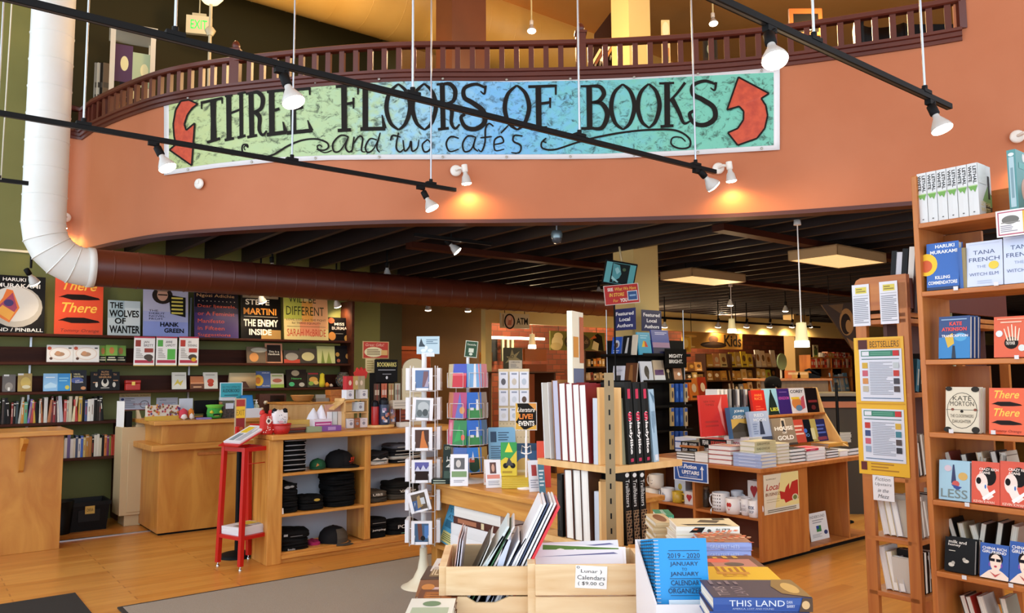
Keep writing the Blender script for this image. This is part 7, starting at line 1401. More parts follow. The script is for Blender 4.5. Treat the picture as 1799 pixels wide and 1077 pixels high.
ib(1284,1318,716,770,.42,'#3a6a94',[('R',0,0,1,.22,'#4a4238'),('R',0,.2,1,.62,'#c9a24a'),('P',[(0,.3),(.4,.5),(1,.42),(1,.2),(0,.2)],'#3a3020'),('R',0,.72,1,1,'#33658c'),('T','JOHN',.46,.86,.5,.1,'#dfe6ea',0,.02),('T','GRISHAM',.52,.68,.84,.11,'#e4e2d8',0,.02)],'blue-topped hardcover over a golden field'+IB,.05,8)
ib(1320,1354,723,774,.34,'#a4b4d4',[('P',[(.4,.2),(.5,.7),(.6,.7),(.66,.2)],'#26304a'),('R',0,0,1,.12,'#3a4258'),('T','RED',.5,.86,.5,.11,'#d8e0ee',0,.02),('T','MOON',.5,.7,.64,.11,'#d8e0ee',0,.02),('L',.1,.2,.35,.6,5,'#7a8ab0')],'pale blue hardcover with a dark standing figure'+IB,.035,10)
ib(1361,1399,735,783,.30,'#8a7a66',[('P',[(.3,.55),(.45,1),(.62,.95),(.6,.5)],'#c9b8a0'),('R',.44,.5,.56,.9,'#2a2a2c'),('T','HOUSE',.5,.62,.84,.14,'#f0ece4',0,.03),('T','OF',.5,.46,.2,.08,'#f0ece4'),('T','GOLD',.5,.28,.74,.16,'#f0ece4',0,.03),('R',0,0,1,.08,'#3a3028')],'brown hardcover with bold white three-line title'+IB,.03,12)
for px0,px1,pyt,pyb,c,art,lab in((1396,1415,738,778,'#c04a3a',[('L',.1,.3,.9,.8,3,'#e8c0b0')],'coral red narrow hardcover'),(1406,1427,738,777,'#15161e',[('E',.5,.5,.14,.1,'#3a6ac0'),('T','IO',.6,.3,.3,.14,'#6a9ad8')],'black hardcover with a blue glow'),(1421,1437,737,776,'#b8a45a',[('R',.3,.1,.7,.6,'#d8cc9a')],'straw yellow hardcover'),(1433,1453,737,775,'#2a2a5a',[('L',.1,.3,.9,.8,3,'#5a6ab8'),('R',.1,.05,.9,.2,'#8a3a4a')],'navy and violet hardcover')):
 ib(px0,px1,pyt,pyb,.42,c,art,lab+' leaning on the riser front'+IB,.03,12)
zz=zrs+.002
for px0,px1,pyt,c,art,lab in((1322,1345,686,'#b8241c',[('T','ANNE',.5,.8,.6,.1,'#e8843a'),('T','RICE',.5,.66,.6,.1,'#e8843a'),('L',.2,.1,.8,.4,3,'#d8503a')],'red hardcover'),(1345,1368,683,'#8ab8d0',[('P',[(.1,0),(.3,.6),(.5,.95),(.7,.6),(.95,0)],'#16241f'),('R',.45,.6,.55,.95,'#12201c'),('T','LIES',.6,.2,.6,.13,'#d8d84a',0,.02)],'pale blue and black hardcover'),(1367,1389,683,'#36206a',[('T','KINGDOM',.5,.62,.8,.12,'#b84aa0',0,.02),('R',.2,.85,.8,.87,'#8a6ab8')],'deep violet hardcover'),(1388,1416,682,'#d8d2d6',[('T','COREY',.5,.86,.8,.12,'#1c1c24',0,.03),('E',.4,.4,.3,.24,'#c97a3a'),('R',.1,.55,.6,.64,'#e0b82a'),('P',[(.6,.1),(.9,.2),(.9,.7),(.7,.6)],'#b84a5a'),('E',.5,.2,.2,.12,'#5a7a9a')],'white comic-coloured hardcover'),(1418,1437,682,'#180f12',[('R',.1,.4,.9,.5,'#7a1c22'),('E',.5,.2,.2,.1,'#5a1418')],'black hardcover with a dark red band')):
 b=cb+.66;p,q=on_b(px0,700,b),on_b(px1,700,b);h=(on_b((px0+px1)/2,pyt,b).z-zz)/cos(R(8));book(G((p.x+q.x)/2,b,zz,0,R(8)),lab+' on the upper riser step'+IB,c,q.x-p.x,h,.03,art)
rg=random.Random(4)
for i in range(9):
 px=1262+i*7;b=cb+.78;p=on_b(px,690,b);c=['#e0deda','#e4e2de','#dcdad6','#8a8a8c','#2a2a2e','#b8b8bc','#3a3a3e','#c9c9cc','#26262a'][i]
 book(G(p.x,b+.07,ztC+.12,pi/2),'%s spine, %s along the back row behind the red list holder'%(cname(c),NTH[i]),c,.14,on_b(px,684,b).z-ztC-.12,.034,None,[('R',.3,.2,.7,.8,'#6a6a6e')],'back row spines on the island',True,pm=PAGEW)
t=thing('back_step','low wooden step at the back of the book island','riser',G(ca,cb,ztC+.001));xa,xb=on_b(1225,730,cb+.78).x-ca,rx0-.01
part('step_top',MB().box(xa,xb,.77,1.0,.10,.118,CASEL),t);part('step_front',MB().box(xa,xb,.77,.79,0,.10,CASE),t)
crd(1284,1322,704,728,cb+.72,'#e0dce0',[('R',.0,.9,1,1,'#c03038'),('R',0,0,.04,1,'#c03038'),('R',.96,0,1,1,'#c03038'),('T','Fiction',.4,.45,.7,.4,'#b83a44',0,0)],'white red-bordered section card behind the blue-topped hardcover',z=ztC+.12)
# LOCAL AUTHORS RACK AROUND THE PILLAR
fa,fb=6.40,5.96;zF=on_b(1140,541,fb).z
LF,RF=on_a(1066,600,fa).y-fb,on_b(1201,600,fb).x-fa
fr2=thing('authors_rack','black two-sided rack of local books wrapped round the cream pillar','rack',G(fa,fb,0))
part('panel',MB().box(0,.02,0,LF,.1,zF-.36,BLACK),fr2);part('panel',MB().box(0,RF,0,.02,.1,zF-.36,BLACK),fr2)
part('base',MB().box(-.10,RF,-.10,LF,0,.1,BLACK),fr2)
ledges=[]
for y in(624,671,716,760):
 z=on_b(1140,y,fb-.05).z;ledges.append(z)
 part('ledge',MB().box(-.10,0,0,LF,z-.012,z,BLACK).box(-.10,-.095,0,LF,z-.012,z+.02,BLACK),fr2);part('ledge',MB().box(0,RF,-.10,0,z-.012,z,BLACK).box(0,RF,-.10,-.095,z-.012,z+.02,BLACK),fr2)
part('wire_post',MB().cyl((0,LF,.1),(0,LF,zF),.006,STEEL,n=8),fr2);part('wire_post',MB().cyl((RF,0,.1),(RF,0,zF),.006,STEEL,n=8),fr2)
FLA=[('T','Featured',.5,.77,.82,.17,'#e8eaf0',0,.03),('T','Local',.5,.5,.5,.17,'#e8eaf0',0,.03),('T','Authors',.5,.22,.74,.17,'#e8eaf0',0,.03)]
crd(1079,1117,542,580,fa-.02,'#26306a',FLA,'navy authors sign on the side of the rack facing the spinners','a','rack_sign','sign')
crd(1127,1162,545,582,fb-.02,'#1f2552',FLA,'navy authors sign on the side of the rack facing the book island','b','rack_sign','sign')
def rb(face,px0,px1,pyt,li,cov,art,lab,t=.02,lean=8):
 on=on_a if face=='a' else on_b;c=(fa if face=='a' else fb)-.07;p,q=on(px0,640,c),on(px1,640,c);z=ledges[li]+.001;m_=(p+q)/2
 h=(on((px0+px1)/2,pyt,c).z-z)/cos(R(lean));book(G(m_.x,m_.y,z,FA if face=='a' else 0,R(lean)),lab+' on the local authors rack',cov,(p-q).length,h,t,art,None,None,True)
rb('a',1075,1092,592,0,'#2a5ac0',[('E',.5,.6,.3,.22,'#c9d4e8'),('E',.5,.55,.14,.14,'#5a3a2a'),('L',.2,.1,.8,.3,2,'#c9d4e8')],'bright blue book with a round picture')
rb('a',1094,1109,590,0,'#15161a',[('P',[(.3,.1),(.5,.9),(.7,.9),(.6,.1)],'#b8babe')],'black book with a pale silhouette')
rb('a',1110,1118,588,0,'#cfc8b8',[],'cream page-edged book beside the corner')
rb('a',1076,1097,643,1,'#d4d8e8',[('T','SLOW',.5,.7,.6,.14,'#8a94b0'),('R',.3,.1,.7,.4,'#3a3a40')],'white book with grey capitals')
rb('a',1098,1118,638,1,'#5a3218',[('P',[(.3,0),(.4,.9),(.6,.9),(.7,0)],'#8a5a2a')],'brown forest-covered book')
rb('b',1123,1145,584,0,'#2f9ac0',[('P',[(.25,.35),(.4,.6),(.5,.62),(.5,.35)],'#d8b82a'),('P',[(.5,.35),(.5,.62),(.62,.58),(.75,.35)],'#c0402a'),('L',.2,.7,.8,.9,2,'#9ad0e4')],'turquoise book with a small coloured fan')
rb('b',1148,1178,580,0,'#3a4a9a',[('R',0,0,1,.3,'#2a2a4a'),('R',0,.3,1,.5,'#9a7a9a'),('L',.2,.8,.9,.92,2,'#c9ccec')],'dusk-coloured landscape book')
rb('b',1126,1147,635,1,'#cfd6e4',[('E',.5,.5,.2,.28,'#3a342e'),('E',.55,.3,.1,.2,'#4a443c')],'pale book with a dark owl')
rb('b',1149,1168,633,1,'#b9a890',[('R',.1,.3,.9,.55,'#5a3a6a'),('R',0,0,1,.3,'#d4d8e0')],'tan and violet book')
rb('b',1169,1179,644,1,'#1c1814',[('E',.5,.7,.24,.12,'#b8a888'),('R',.46,.2,.54,.6,'#b8a888')],'narrow black book with a key')
rb('b',1181,1200,645,1,'#2a2018',[('R',.12,.1,.88,.9,'#a87a5a'),('E',.6,.5,.14,.12,'#e0e0e0')],'black-framed reddish book')
p_,q_=on_b(1168,645,fb-.06),on_b(1205,645,fb-.06)
m,M4,w_,h=sign(1168,1206,613,646,fb-.11,'#0d0d0e',[('T','MIGHTY',.5,.62,.62,.2,'#dcdcdc',0,.02),('T','BRIGHT.',.5,.33,.62,.2,'#dcdcdc',0,.02)],'',None)
solo('rack_header',m,'black header board with white capitals on the book light rack','sign',M4)
for r_,y0 in enumerate((674,716,757)):
 for k,(px,c) in enumerate(((1172,'#b8a070'),(1180,'#2452a8'),(1188,'#2a5ab8'),(1196,'#b8a888'))):
  z=ledges[min(r_+1,3)];c0=on_b(px,y0,fb-.06);c1=on_b(px,y0+32,fb-.06)
  solo('book_light_pack',MB().box(-.024,.024,-.012,.012,0,c0.z-c1.z,M(c,.3)).art([('R',.05,.78,.95,.98,'#2452a8'),('E',.5,.4,.3,.2,'#3a3a44' if c[1]=='b' else '#4a7ac8')],.048,c0.z-c1.z,FRONT(.024,c0.z-c1.z)),'%s hanging pack, %s in the %s row of the book light rack'%(('tan','deep blue','blue','beige')[k],NTH[k],NTH[r_]),'packet',G(c0.x,fb-.125,c1.z),'book light packs on the rack')
c=at_y(1089,481,8.7);s=8.7/1370
t=thing('wall_screen','tilted black screen showing a blue-green picture fixed to the pillar','screen',G(c.x,c.y,c.z,R(-38),R(-12),R(10)))
w_,h=57*s,43*s
part('case',MB().box(-w_/2,w_/2,0,.05,-h/2,h/2,BLACK),t,None,.004)
part('display_face',MB().box(-w_*.46,w_*.46,-.003,0,-h*.43,h*.43,M('#3f7f86',.25,0,.45)).art([('R',.2,.02,.8,.98,'#0c1a1c'),('P',[(.22,.95),(.45,.9),(.55,.5),(.5,.3),(.3,.06),(.25,.3)],'#4a9aa8'),('P',[(.3,.7),(.4,.8),(.5,.6),(.4,.45)],'#8ac8d4'),('P',[(.24,.35),(.5,.1),(.46,.06),(.24,.2)],'#9ad0d8'),('E',.62,.72,.06,.08,'#3a5a3a')],w_*.92,h*.86,TR(0,-.0034,0)@RX(pi/2)),t,label='glowing blue-green display face')
part('cable',MB().tube([(0,.03,h/2),(-.02,.05,h/2+.06),(-.05,.08,h/2+.16)],.012,M('#c9b890'),6),t)
part('bracket',MB().box(-.03,.03,.05,.28,-.05,.05,BLACK),t)
c=at_y(1092,517,8.65)
solo('store_sign',MB().box(-.195,.195,-.004,.004,-.11,.11,M('#d8d0cc')).art([('R',.02,.03,.98,.97,'#b81d16'),('T','SEE',.19,.78,.16,.17,'#f2f0ea',0,.03),('T','What We Have',.62,.78,.62,.17,'#eec04a',.15,.01),('T','IN STORE',.36,.5,.42,.18,'#eec04a',.1,.02),('T','For',.32,.2,.14,.15,'#eec04a',.15,0),('T','YOU',.54,.2,.2,.19,'#f2f0ea',0,.03),('R',.66,.14,.95,.64,'#d8d8dc'),('R',.68,.18,.93,.6,'#23508c'),('R',.72,.36,.9,.44,'#8ab0d8')],.39,.22,TR(0,-.0042,0)@RX(pi/2)),'red sign with yellow words hung below the tilted screen','sign',G(c.x,c.y,c.z,R(-38),0,R(-5)))
t=thing('sign_pole','thin black pole holding up the screen sign beside the pillar','pole',G(at_y(1079,520,8.72).x,at_y(1079,520,8.72).y,0));part('rod',MB().cyl((0,0,.1),(0,0,at_y(1079,505,8.72).z),.01,BLACK,n=8),t)
# CEILING FIXTURES
GRILL=newmat('lit_diffuser');m_,nt,bs=GRILL;N,L=nt.nodes,nt.links
tc=N.new('ShaderNodeTexCoord');br=N.new('ShaderNodeTexBrick');br.offset=0;br.inputs['Scale'].default_value=9;br.inputs['Brick Width'].default_value=1;br.inputs['Row Height'].default_value=.7;br.inputs['Mortar Size'].default_value=.03
br.inputs['Color1'].default_value=lin('#f6dfa0');br.inputs['Color2'].default_value=lin('#f6dfa0');br.inputs['Mortar'].default_value=lin('#a08a5a')
L.new(tc.outputs['Object'],br.inputs['Vector']);L.new(br.outputs['Color'],bs.inputs['Base Color']);L.new(br.outputs['Color'],bs.inputs['Emission Color']);bs.inputs['Emission Strength'].default_value=.75
for px,py,lab,ln in((1216,485,'box light fixture hanging beside the cream pillar',(.54,1.15)),(1471.5,447,'larger box light fixture hanging above the poster-ended bookcase',(.59,1.06))):
 c=on_z(px,py,2.86)
 t=thing('box_light','tan '+lab,'ceiling light',G(c.x,c.y,2.86));TNB=M('#a98a60',.6);lv,lu=ln
 part('housing',MB().box(0,lu,0,.012,0,.115,TNB).box(0,.012,0,lv,0,.115,TNB).box(0,lu,lv-.012,lv,0,.115,TNB).box(lu-.012,lu,0,lv,0,.115,TNB).box(0,lu,0,lv,.10,.115,TNB),t)
 part('hanger',MB().cyl((.2,lv/2,.115),(.2,lv/2,.42),.006,BLACK,n=6).cyl((lu-.2,lv/2,.115),(lu-.2,lv/2,.42),.006,BLACK,n=6),t)
 part('diffuser',MB().box(.012,lu-.012,.012,lv-.012,.004,.01,m_),t,label='glowing gridded diffuser')
 l=bpy.data.lights.new('lamp_light','AREA');l.energy=45;l.color=(1,.86,.6);l.shape='RECTANGLE';l.size=lu;l.size_y=lv
 o=bpy.data.objects.new('lamp_light',l);COL.objects.link(o);o.parent=t;o.location=(lu/2,lv/2,-.01)
def ceil_spot(px,py,zb,lab,power=18,r=.05,d=(0,0,-1),stem=3.28,ang=140):
 c=on_z(px,py,zb)
 t=thing('ceiling_spotlight',lab,'spotlight',G(c.x,c.y,zb+.07,R(-38)),'reflector spots under the balcony')
 part('stem',MB().cyl((0,0,.08),(0,0,stem-zb-.07),.012,BLACK,n=8),t)
 bulb_parts(t,Vector(d).normalized(),r,True,None,power,ang)
CS='lit reflector spot under the balcony, '
for px,py,zb,lab,pw,d in((478,474,2.86,'nearest above the brown duct',30,(0,.3,-1)),(680,482,2.86,'farther along above the brown duct',26,(0,.3,-1)),(793,443,2.86,'tilted towards the pillar',26,(.7,.1,-.7)),(457,529,2.52,'before the black and orange cover board',16,(.2,.6,-1)),(590,537,2.55,'before the smallest cover board',16,(.2,.6,-1)),(752,543,2.62,'over the card spinners',30,(0,.2,-1)),(822,545,2.66,'over the second card spinner',30,(0,.2,-1)),(1052,514,2.86,'beside the tilted screen',30,(0,-.1,-1)),(1283,535,2.76,'below the box light fixture',40,(0,.1,-1)),(1380,545,2.72,'beside the tall pendant',40,(0,.1,-1)),(53,497,2.56,'before the black cover board with the plate',14,(.3,.7,-1))):
 ceil_spot(px,py,zb,CS+lab,pw,d=d)
for k,px in enumerate((1168,1262,1312,1353,1392,1424)):
 b=WB-.25;p=on_b(px,573,b);t=thing('ceiling_spotlight','small bright spot before the cream header beam, %s from the pillar'%NTH[k],'spotlight',G(p.x,b,p.z+.07,R(-38)),'reflector spots under the balcony')
 part('stem',MB().cyl((0,0,.08),(0,0,3.28-p.z-.07),.012,BLACK,n=8),t);bulb_parts(t,Vector((0,.4,-1)).normalized(),.06,True,None,40,150)
def pendant(px,pyb,hw,hh,Y,lab,pyr=None,power=30):
 c=at_y(px,pyb,Y);s=Y/1370;r,h=hw*s,hh*s
 t=thing('pendant_lamp',lab,'pendant lamp',G(c.x,c.y,c.z))
 part('shade',MB().lathe([(r,0),(r*.86,h*.35),(r*.7,h*.85),(r*.66,h),(.01,h*1.02)],M('#e8d8a0',.4,0,.35),24,cap=False),t,label='frosted yellow glass shade')
 part('glowing_rim',MB().lathe([(r*1.01,-.004),(r*.97,h*.22),(r*.9,h*.24),(r*.2,.02),(0.001,.02)],HOT,24,cap=False),t)
 part('cord',MB().cyl((0,0,h),(0,0,3.05-c.z),.006,WHITE,n=8),t);part('canopy',MB().lathe([(.035,3.0-c.z),(.03,3.05-c.z),(0,3.05-c.z)],WHITE,16),t)
 lamp('POINT',(0,0,-.12),power,(1,.78,.45),t,.06)
pendant(1409,609,12.5,42,7.3,'nearest glass pendant lamp on a long white cord over the book island',power=16)
pendant(1286,584,7.5,24,12.5,'smaller glass pendant lamp beside the painted animal board',power=26)
pendant(935,612,6.8,25,14.2,'glass pendant lamp hanging beside the cash machine sign',power=26)
c=on_z(978,415,2.9)
t=thing('security_camera','small grey dome camera hanging from the dark beams','camera',G(c.x,c.y,c.z))
part('stem',MB().cyl((0,0,.03),(0,0,.38),.008,STEEL,n=8),t);part('housing',MB().lathe([(.052,-.02),(.055,.02),(.045,.05),(.0,.055)],M('#7f9096',.3,.6),20),t);part('dome',MB().lathe([(0.001,-.075),(.03,-.066),(.046,-.045),(.05,-.02)],M('#3a4046',.1),20),t)
# FAR ROOM: SIGNS, SHELVES, PERSON
def hsign(px0,px1,py0,py1,b,cov,art,lab,name='hanging_sign',hang=True):
 o=sign(px0,px1,py0,py1,b,cov,art,lab,name,'sign',th=.03)
 w_=o.dimensions[0] if 0 else None
 p,q=on_b(px0,py0,b),on_b(px1,py0,b)
 if hang:
  m=MB()
  for f in(.15,.85):m.cyl(((f-.5)*(q.x-p.x),0,p.z-on_b(px0,py1,b).z),((f-.5)*(q.x-p.x),0,3.1-on_b(px0,py1,b).z),.006,BLACK,n=6)
  part('hanger',m,o)
 return o
hsign(879,929,551,577,WB-.3,'#d2c196',[('R',0,0,1,.12,'#d2c196'),('E',.3,.45,.19,.52,'#1c1512'),('E',.3,.45,.14,.42,'#d8a88a'),('P',[(.22,.2),(.3,.8),(.38,.7),(.36,.2)],'#c06a4a'),('E',.31,.66,.05,.13,'#e0b89a'),('T','ATM',.74,.5,.4,.46,'#1a1512',0,.02),('R',.06,.1,.09,.9,'#8a6a3a')],'cream cash machine sign with an oval figure under the header')
hsign(966,1062,583,616,WB+1.2,'#6a6a30',[('E',.12,.4,.1,.36,'#d8cc9a'),('E',.14,.72,.08,.2,'#d8cc9a'),('E',.1,.2,.1,.2,'#c9b880'),('E',.48,.45,.24,.46,'#3a3020'),('T','ChildReads',.48,.5,.4,.24,'#a88a6a',.2,0),('P',[(.74,.1),(.78,.8),(.86,.95),(.94,.8),(.97,.0)],'#15130f'),('P',[(.74,.1),(.78,.55),(.88,.4),(.86,.0)],'#d8cc9a'),('P',[(.7,.6),(.8,.85),(.84,.7)],'#c8642a')],'painted olive board with a cream cat and a penguin-like bird')
hsign(1198,1303,585,613,WB-.12,'#a87a34',[('E',.13,.75,.1,.08,'#d8a44a'),('R',.11,.1,.14,.75,'#d8b870'),('E',.12,.1,.08,.06,'#d8b870'),('E',.5,.25,.22,.2,'#2a1c12'),('E',.5,.6,.08,.24,'#5a3a22'),('P',[(.3,.2),(.5,.5),(.66,.3)],'#3a2616'),('T','Kids',.83,.54,.3,.74,'#241a10',0,.02)],'long painted ochre board lettered for kids under the header')
solo('yellow_frame',MB().box(-.12,.12,-.01,.01,0,.28,M('#d8a838',.4)).art([('E',.4,.6,.3,.3,'#e8c870'),('R',.3,.1,.7,.3,'#b8802a')],.24,.28,FRONT(.02,.28)),'bright yellow picture beside the kids board','picture',G(on_b(1206,614,WB-.2).x,WB-.2,on_b(1206,614,WB-.2).z-.05))
def far_case(px0,px1,ptop,b,lv,wood,label,cols=2,dep=.3,z0=0,name='bookcase'):
 p,q=on_b(px0,ptop,b),on_b(px1,ptop,b);W_=q.x-p.x;zt=on_b((px0+px1)/2,ptop,b).z
 t=thing(name,label,'bookcase',G(p.x,b,0));zs2=[on_b((px0+px1)/2,y,b).z for y in lv]
 for i in range(cols+1):part('upright',MB().box(W_*i/cols-.015,W_*i/cols+.015,0,dep,0,zt,wood),t)
 for z in zs2:part('shelf',MB().box(0,W_,0,dep,z-.025,z,wood),t)
 part('back_panel',MB().box(0,W_,dep-.01,dep,0,zt,M('#1c110b',.8)),t)
 return p.x,W_,zs2
def far_row(px0,px1,pyh,z,b,cols,lab,grp,n,face=True,rng=random.Random(5),jit=.12):
 a0,a1=on_b(px0,pyh,b).x,on_b(px1,pyh,b).x;h0=on_b((px0+px1)/2,pyh,b).z-z;st=(a1-a0)/n
 for i in range(n):
  c=cols[i%len(cols)];h=h0*rng.uniform(1-jit*2,1+jit*.3)
  if face:book(G(a0+st*(i+.5),b+.04,z+.002,0,R(8)),'%s cover facing out, %s %s'%(cname(c),NTH[i],lab),c,st*.86,h,.03,[('E',.5,.55,.3,.2,rng.choice(['#8a5a34','#e8e0c8','#c9a04a','#6a4a2a'])),('R',.15,.1,.85,.2,rng.choice(['#e8e0c8','#4a3a2a']))],None,grp,False,'picture_book')
  else:book(G(a0+st*(i+.5),b+.1,z+.004,pi/2,R(rng.choice([0,0,0,-9,7]))),'%s spine, %s %s'%(cname(c),NTH[i],lab),c,.15,h,st*.9,None,[('R',.3,.2,.7,.8,rng.choice(['#e0d8c8','#c9b8a0','#3a2a20']))],grp,False,'paperback')
DW=M('#4a2a16',.6);YC_=['#c9a83c','#d8c06a','#b8924a','#cfb878','#a87a3a','#d8cc9a','#e0b840']
bk=11.6
_,_,zf=far_case(1240,1367,622,bk,(645,668,690),DW,'dark bookcase of face-out picture books against the brick wall',3)
far_row(1243,1280,621,zf[0],bk,['#c9a04a','#d8a070','#d8c88a'],'in the top row of the brick wall bookcase','brick wall picture books',3)
far_row(1284,1325,616,zf[0],bk,['#d8c03a','#c9aa5a','#e0c83a'],'in the middle of the top brick wall row','brick wall picture books',4)
far_row(1330,1366,614,zf[0],bk,['#e0dcd4','#d8c8b0','#c9b090','#e4e0d8'],'at the end of the top brick wall row','brick wall picture books',4)
far_row(1243,1280,648,zf[1],bk,['#a87a3a','#8a5a2a','#b8863a'],'in the second row of the brick wall bookcase','brick wall picture books',3)
far_row(1284,1325,647,zf[1],bk,['#c99a4a','#b8863a','#d8b878','#8a6a3a'],'in the middle of the second brick wall row','brick wall picture books',4)
far_row(1330,1366,646,zf[1],bk,['#c9a85a','#d8b46a','#a8b43a','#1c1c1e'],'at the end of the second brick wall row','brick wall picture books',4)
far_row(1284,1325,671,zf[2],bk,['#e0d8c8','#2a2420','#8a94a0','#c98a3a','#d8b88a'],'in the middle of the lowest brick wall row','brick wall picture books',5)
far_row(1332,1364,669,zf[2],bk,['#d8c8a8','#c9a078','#a83a2a','#b8a06a'],'at the end of the lowest brick wall row','brick wall picture books',4)
_,_,zf2=far_case(1196,1246,690,10.6,(703,),DW,'low dark rack of picture books behind the book lights',1,.3,name='low_rack')
far_row(1199,1246,664,zf2[0],10.55,['#c0602a','#d8863a','#a83a1e'],'on the low dark rack behind the book lights','low rack picture books',3)
_,_,zf3=far_case(1196,1238,648,11.2,(652,668),DW,'narrow dark rack of brown books beside the brick wall bookcase',1,.3,name='low_rack')
far_row(1198,1236,634,zf3[0],11.15,['#b8823a','#8a5a2a','#d8a45a'],'on the narrow rack beside the brick wall bookcase','narrow rack books',3)
far_row(1198,1238,655,zf3[1],11.15,['#7a5a2a','#4a3a2a','#b89a5a','#8a6a3a'],'on the lower step of the narrow dark rack','narrow rack books',4)
_,_,zf4=far_case(1424,1496,624,10.4,(628,646,662,688),CASE,'tall warm bookcase of red spines at the far end of the shop',2)
RS=['#c0402a','#b8321e','#d8c0a0','#a82a1c','#c97a3a','#8a2a1c','#d8503a','#c9a88a','#b83a2a','#6a2018']
far_row(1446,1495,619,zf4[0]+.0,10.38,['#d8d0c0','#c0402a','#d87a3a','#b8963a','#c9a04a','#c02a1e','#d8a070','#b8281c','#a81c18'],'along the top of the red-spined far bookcase','far red books',12,False)
far_row(1426,1458,629,zf4[1],10.38,RS,'on the second far red shelf, first half','far red books',8,False)
far_row(1462,1495,630,zf4[1],10.38,RS[::-1]+['#d8d0d4'],'on the second far red shelf, second half','far red books',9,False)
far_row(1463,1494,656,zf4[3],10.36,['#a8c4dc','#8ab0cc','#c9d4dc','#6a9aba'],'pale blue on the low far shelf','far pale covers',4)
t=thing('light_track','long black light track with small spots before the cream header beam','track light',G(on_b(1105,570,WB-.25).x,WB-.25,0));Lt=on_b(1440,570,WB-.25).x-on_b(1105,570,WB-.25).x;zt_=on_b(1262,566,WB-.25).z
part('track_bar',MB().box(0,Lt,-.02,.02,zt_,zt_+.04,BLACK),t)
for f in(.1,.5,.9):part('suspension_rod',MB().cyl((Lt*f,0,zt_+.04),(Lt*f,0,3.1),.008,BLACK,n=8),t)
c=at_y(1478,575,11.6);s=11.6/1370
t=thing('painted_board','slanting dark brown painted board with a tan round face beside the review sheets','board',G(c.x,c.y,c.z,R(-38)))
part('board',MB().prism([(-34*s,40*s),(34*s,44*s),(40*s,-46*s),(26*s,-52*s)],-.02,.02,M('#3a2413',.6),RX(pi/2)),t)
part('painting',MB().art([('E',.62,.6,.17,.26,'#a8763a'),('E',.6,.56,.12,.2,'#2a1a10'),('E',.66,.52,.07,.12,'#a8763a'),('P',[(.2,.92),(.5,.75),(.56,.95)],'#6a4a22'),('P',[(.6,.3),(.8,.2),(.78,.05),(.7,.1)],'#8a5a2a')],74*s,92*s,TR(0,-.021,0)@RX(pi/2)),t)
part('hanger',MB().cyl((-20*s,0,38*s),(-20*s,0,3.1-c.z),.006,BLACK,n=6).cyl((20*s,0,38*s),(20*s,0,3.1-c.z),.006,BLACK,n=6),t)
solo('leaf_picture',MB().box(-.11,.11,-.01,.01,0,.3,M('#b8b494')).art([('E',.5,.4,.36,.3,'#4a6a34'),('E',.4,.8,.16,.12,'#2a2a1e'),('E',.7,.7,.12,.1,'#3a3a2a'),('E',.5,.08,.4,.1,'#b8b83a')],.22,.3,FRONT(.02,.3)),'small picture of green leaves on top of the red-spined far bookcase','picture',G(on_b(1433,628,10.5).x,10.5,zf4[0]+.001))
p,q=on_b(1396,600,11.0),on_b(1424,600,11.0)
struct('pillar_3',MB().box(p.x,q.x,11.0,11.3,0,3.28,M('#d8b878',.6)),RG)
c=on_b(1374,650,10.9)
t=thing('oval_board','pale green oval board on a white stand before the bricks','board',G(c.x,c.y,c.z));e0,e1=on_b(1367,636,10.9),on_b(1383,636,10.9);hh=on_b(1375,621,10.9).z-c.z;w_=(e1.x-e0.x)/2
part('oval_face',MB().prism([(w_*cos(2*pi*i/28),hh/2+hh/2*sin(2*pi*i/28)) for i in range(28)],-.015,.015,M('#8fae86',.6),RX(pi/2)),t);part('stand',MB().cyl((0,.03,-.9),(0,.03,hh*.3),.025,M('#d8d4c4'),n=10).lathe([(.14,-c.z+.0),(.03,-c.z+.03)],M('#d8d4c4'),16).cyl((0,.03,-c.z),(0,.03,-.9),.02,M('#d8d4c4'),n=8),t)
ip,iq=at_y(1338,700,10.5),at_y(1456,700,10.5);zi=at_y(1400,665,10.5).z
t=thing('information_desk','brown panelled information desk beyond the book island','desk',G(ip.x,ip.y,0,R(-38)));Wd=(iq-ip).length
part('front_panel',MB().box(0,Wd,0,.03,0,zi-.03,noise_mat('grey_brown_panel','#6a5236','#7a6042',(8,8,1),2,.5)),t);part('desk_top',MB().box(-.04,Wd+.04,-.05,.7,zi-.03,zi,CASEL),t,None,.004);part('end_panel',MB().box(Wd-.03,Wd,.03,.66,0,zi-.03,CASE),t)
ip,iq=at_y(1436,700,9.0),at_y(1530,700,9.0);zj=at_y(1480,690,9.0).z
t=thing('service_desk','dark service desk with grey top and orange rail behind the island','desk',G(ip.x,ip.y,0,R(-38)));Wd=(iq-ip).length
part('desk_top',MB().box(-.03,Wd,-.04,.6,zj-.04,zj,M('#7a6a52',.4)),t,None,.004);part('front_panel',MB().box(0,Wd,.05,.07,0,zj-.04,M('#3a2c16',.6)),t);part('orange_rail',MB().box(0,Wd,.0,.04,zj-.17,zj-.10,M('#b8642a',.4)),t);part('dark_band',MB().box(0,Wd,.02,.05,zj-.10,zj-.04,BLACK),t)
c=at_y(1470,700,8.6);t=thing('black_post','thin black post standing behind the book island','post',G(c.x,c.y,0));part('rod',MB().cyl((0,0,.01),(0,0,at_y(1470,672,8.6).z),.016,BLACK,n=10),t);part('foot',MB().lathe([(.12,0),(.12,.01),(0,.02)],BLACK,20),t)
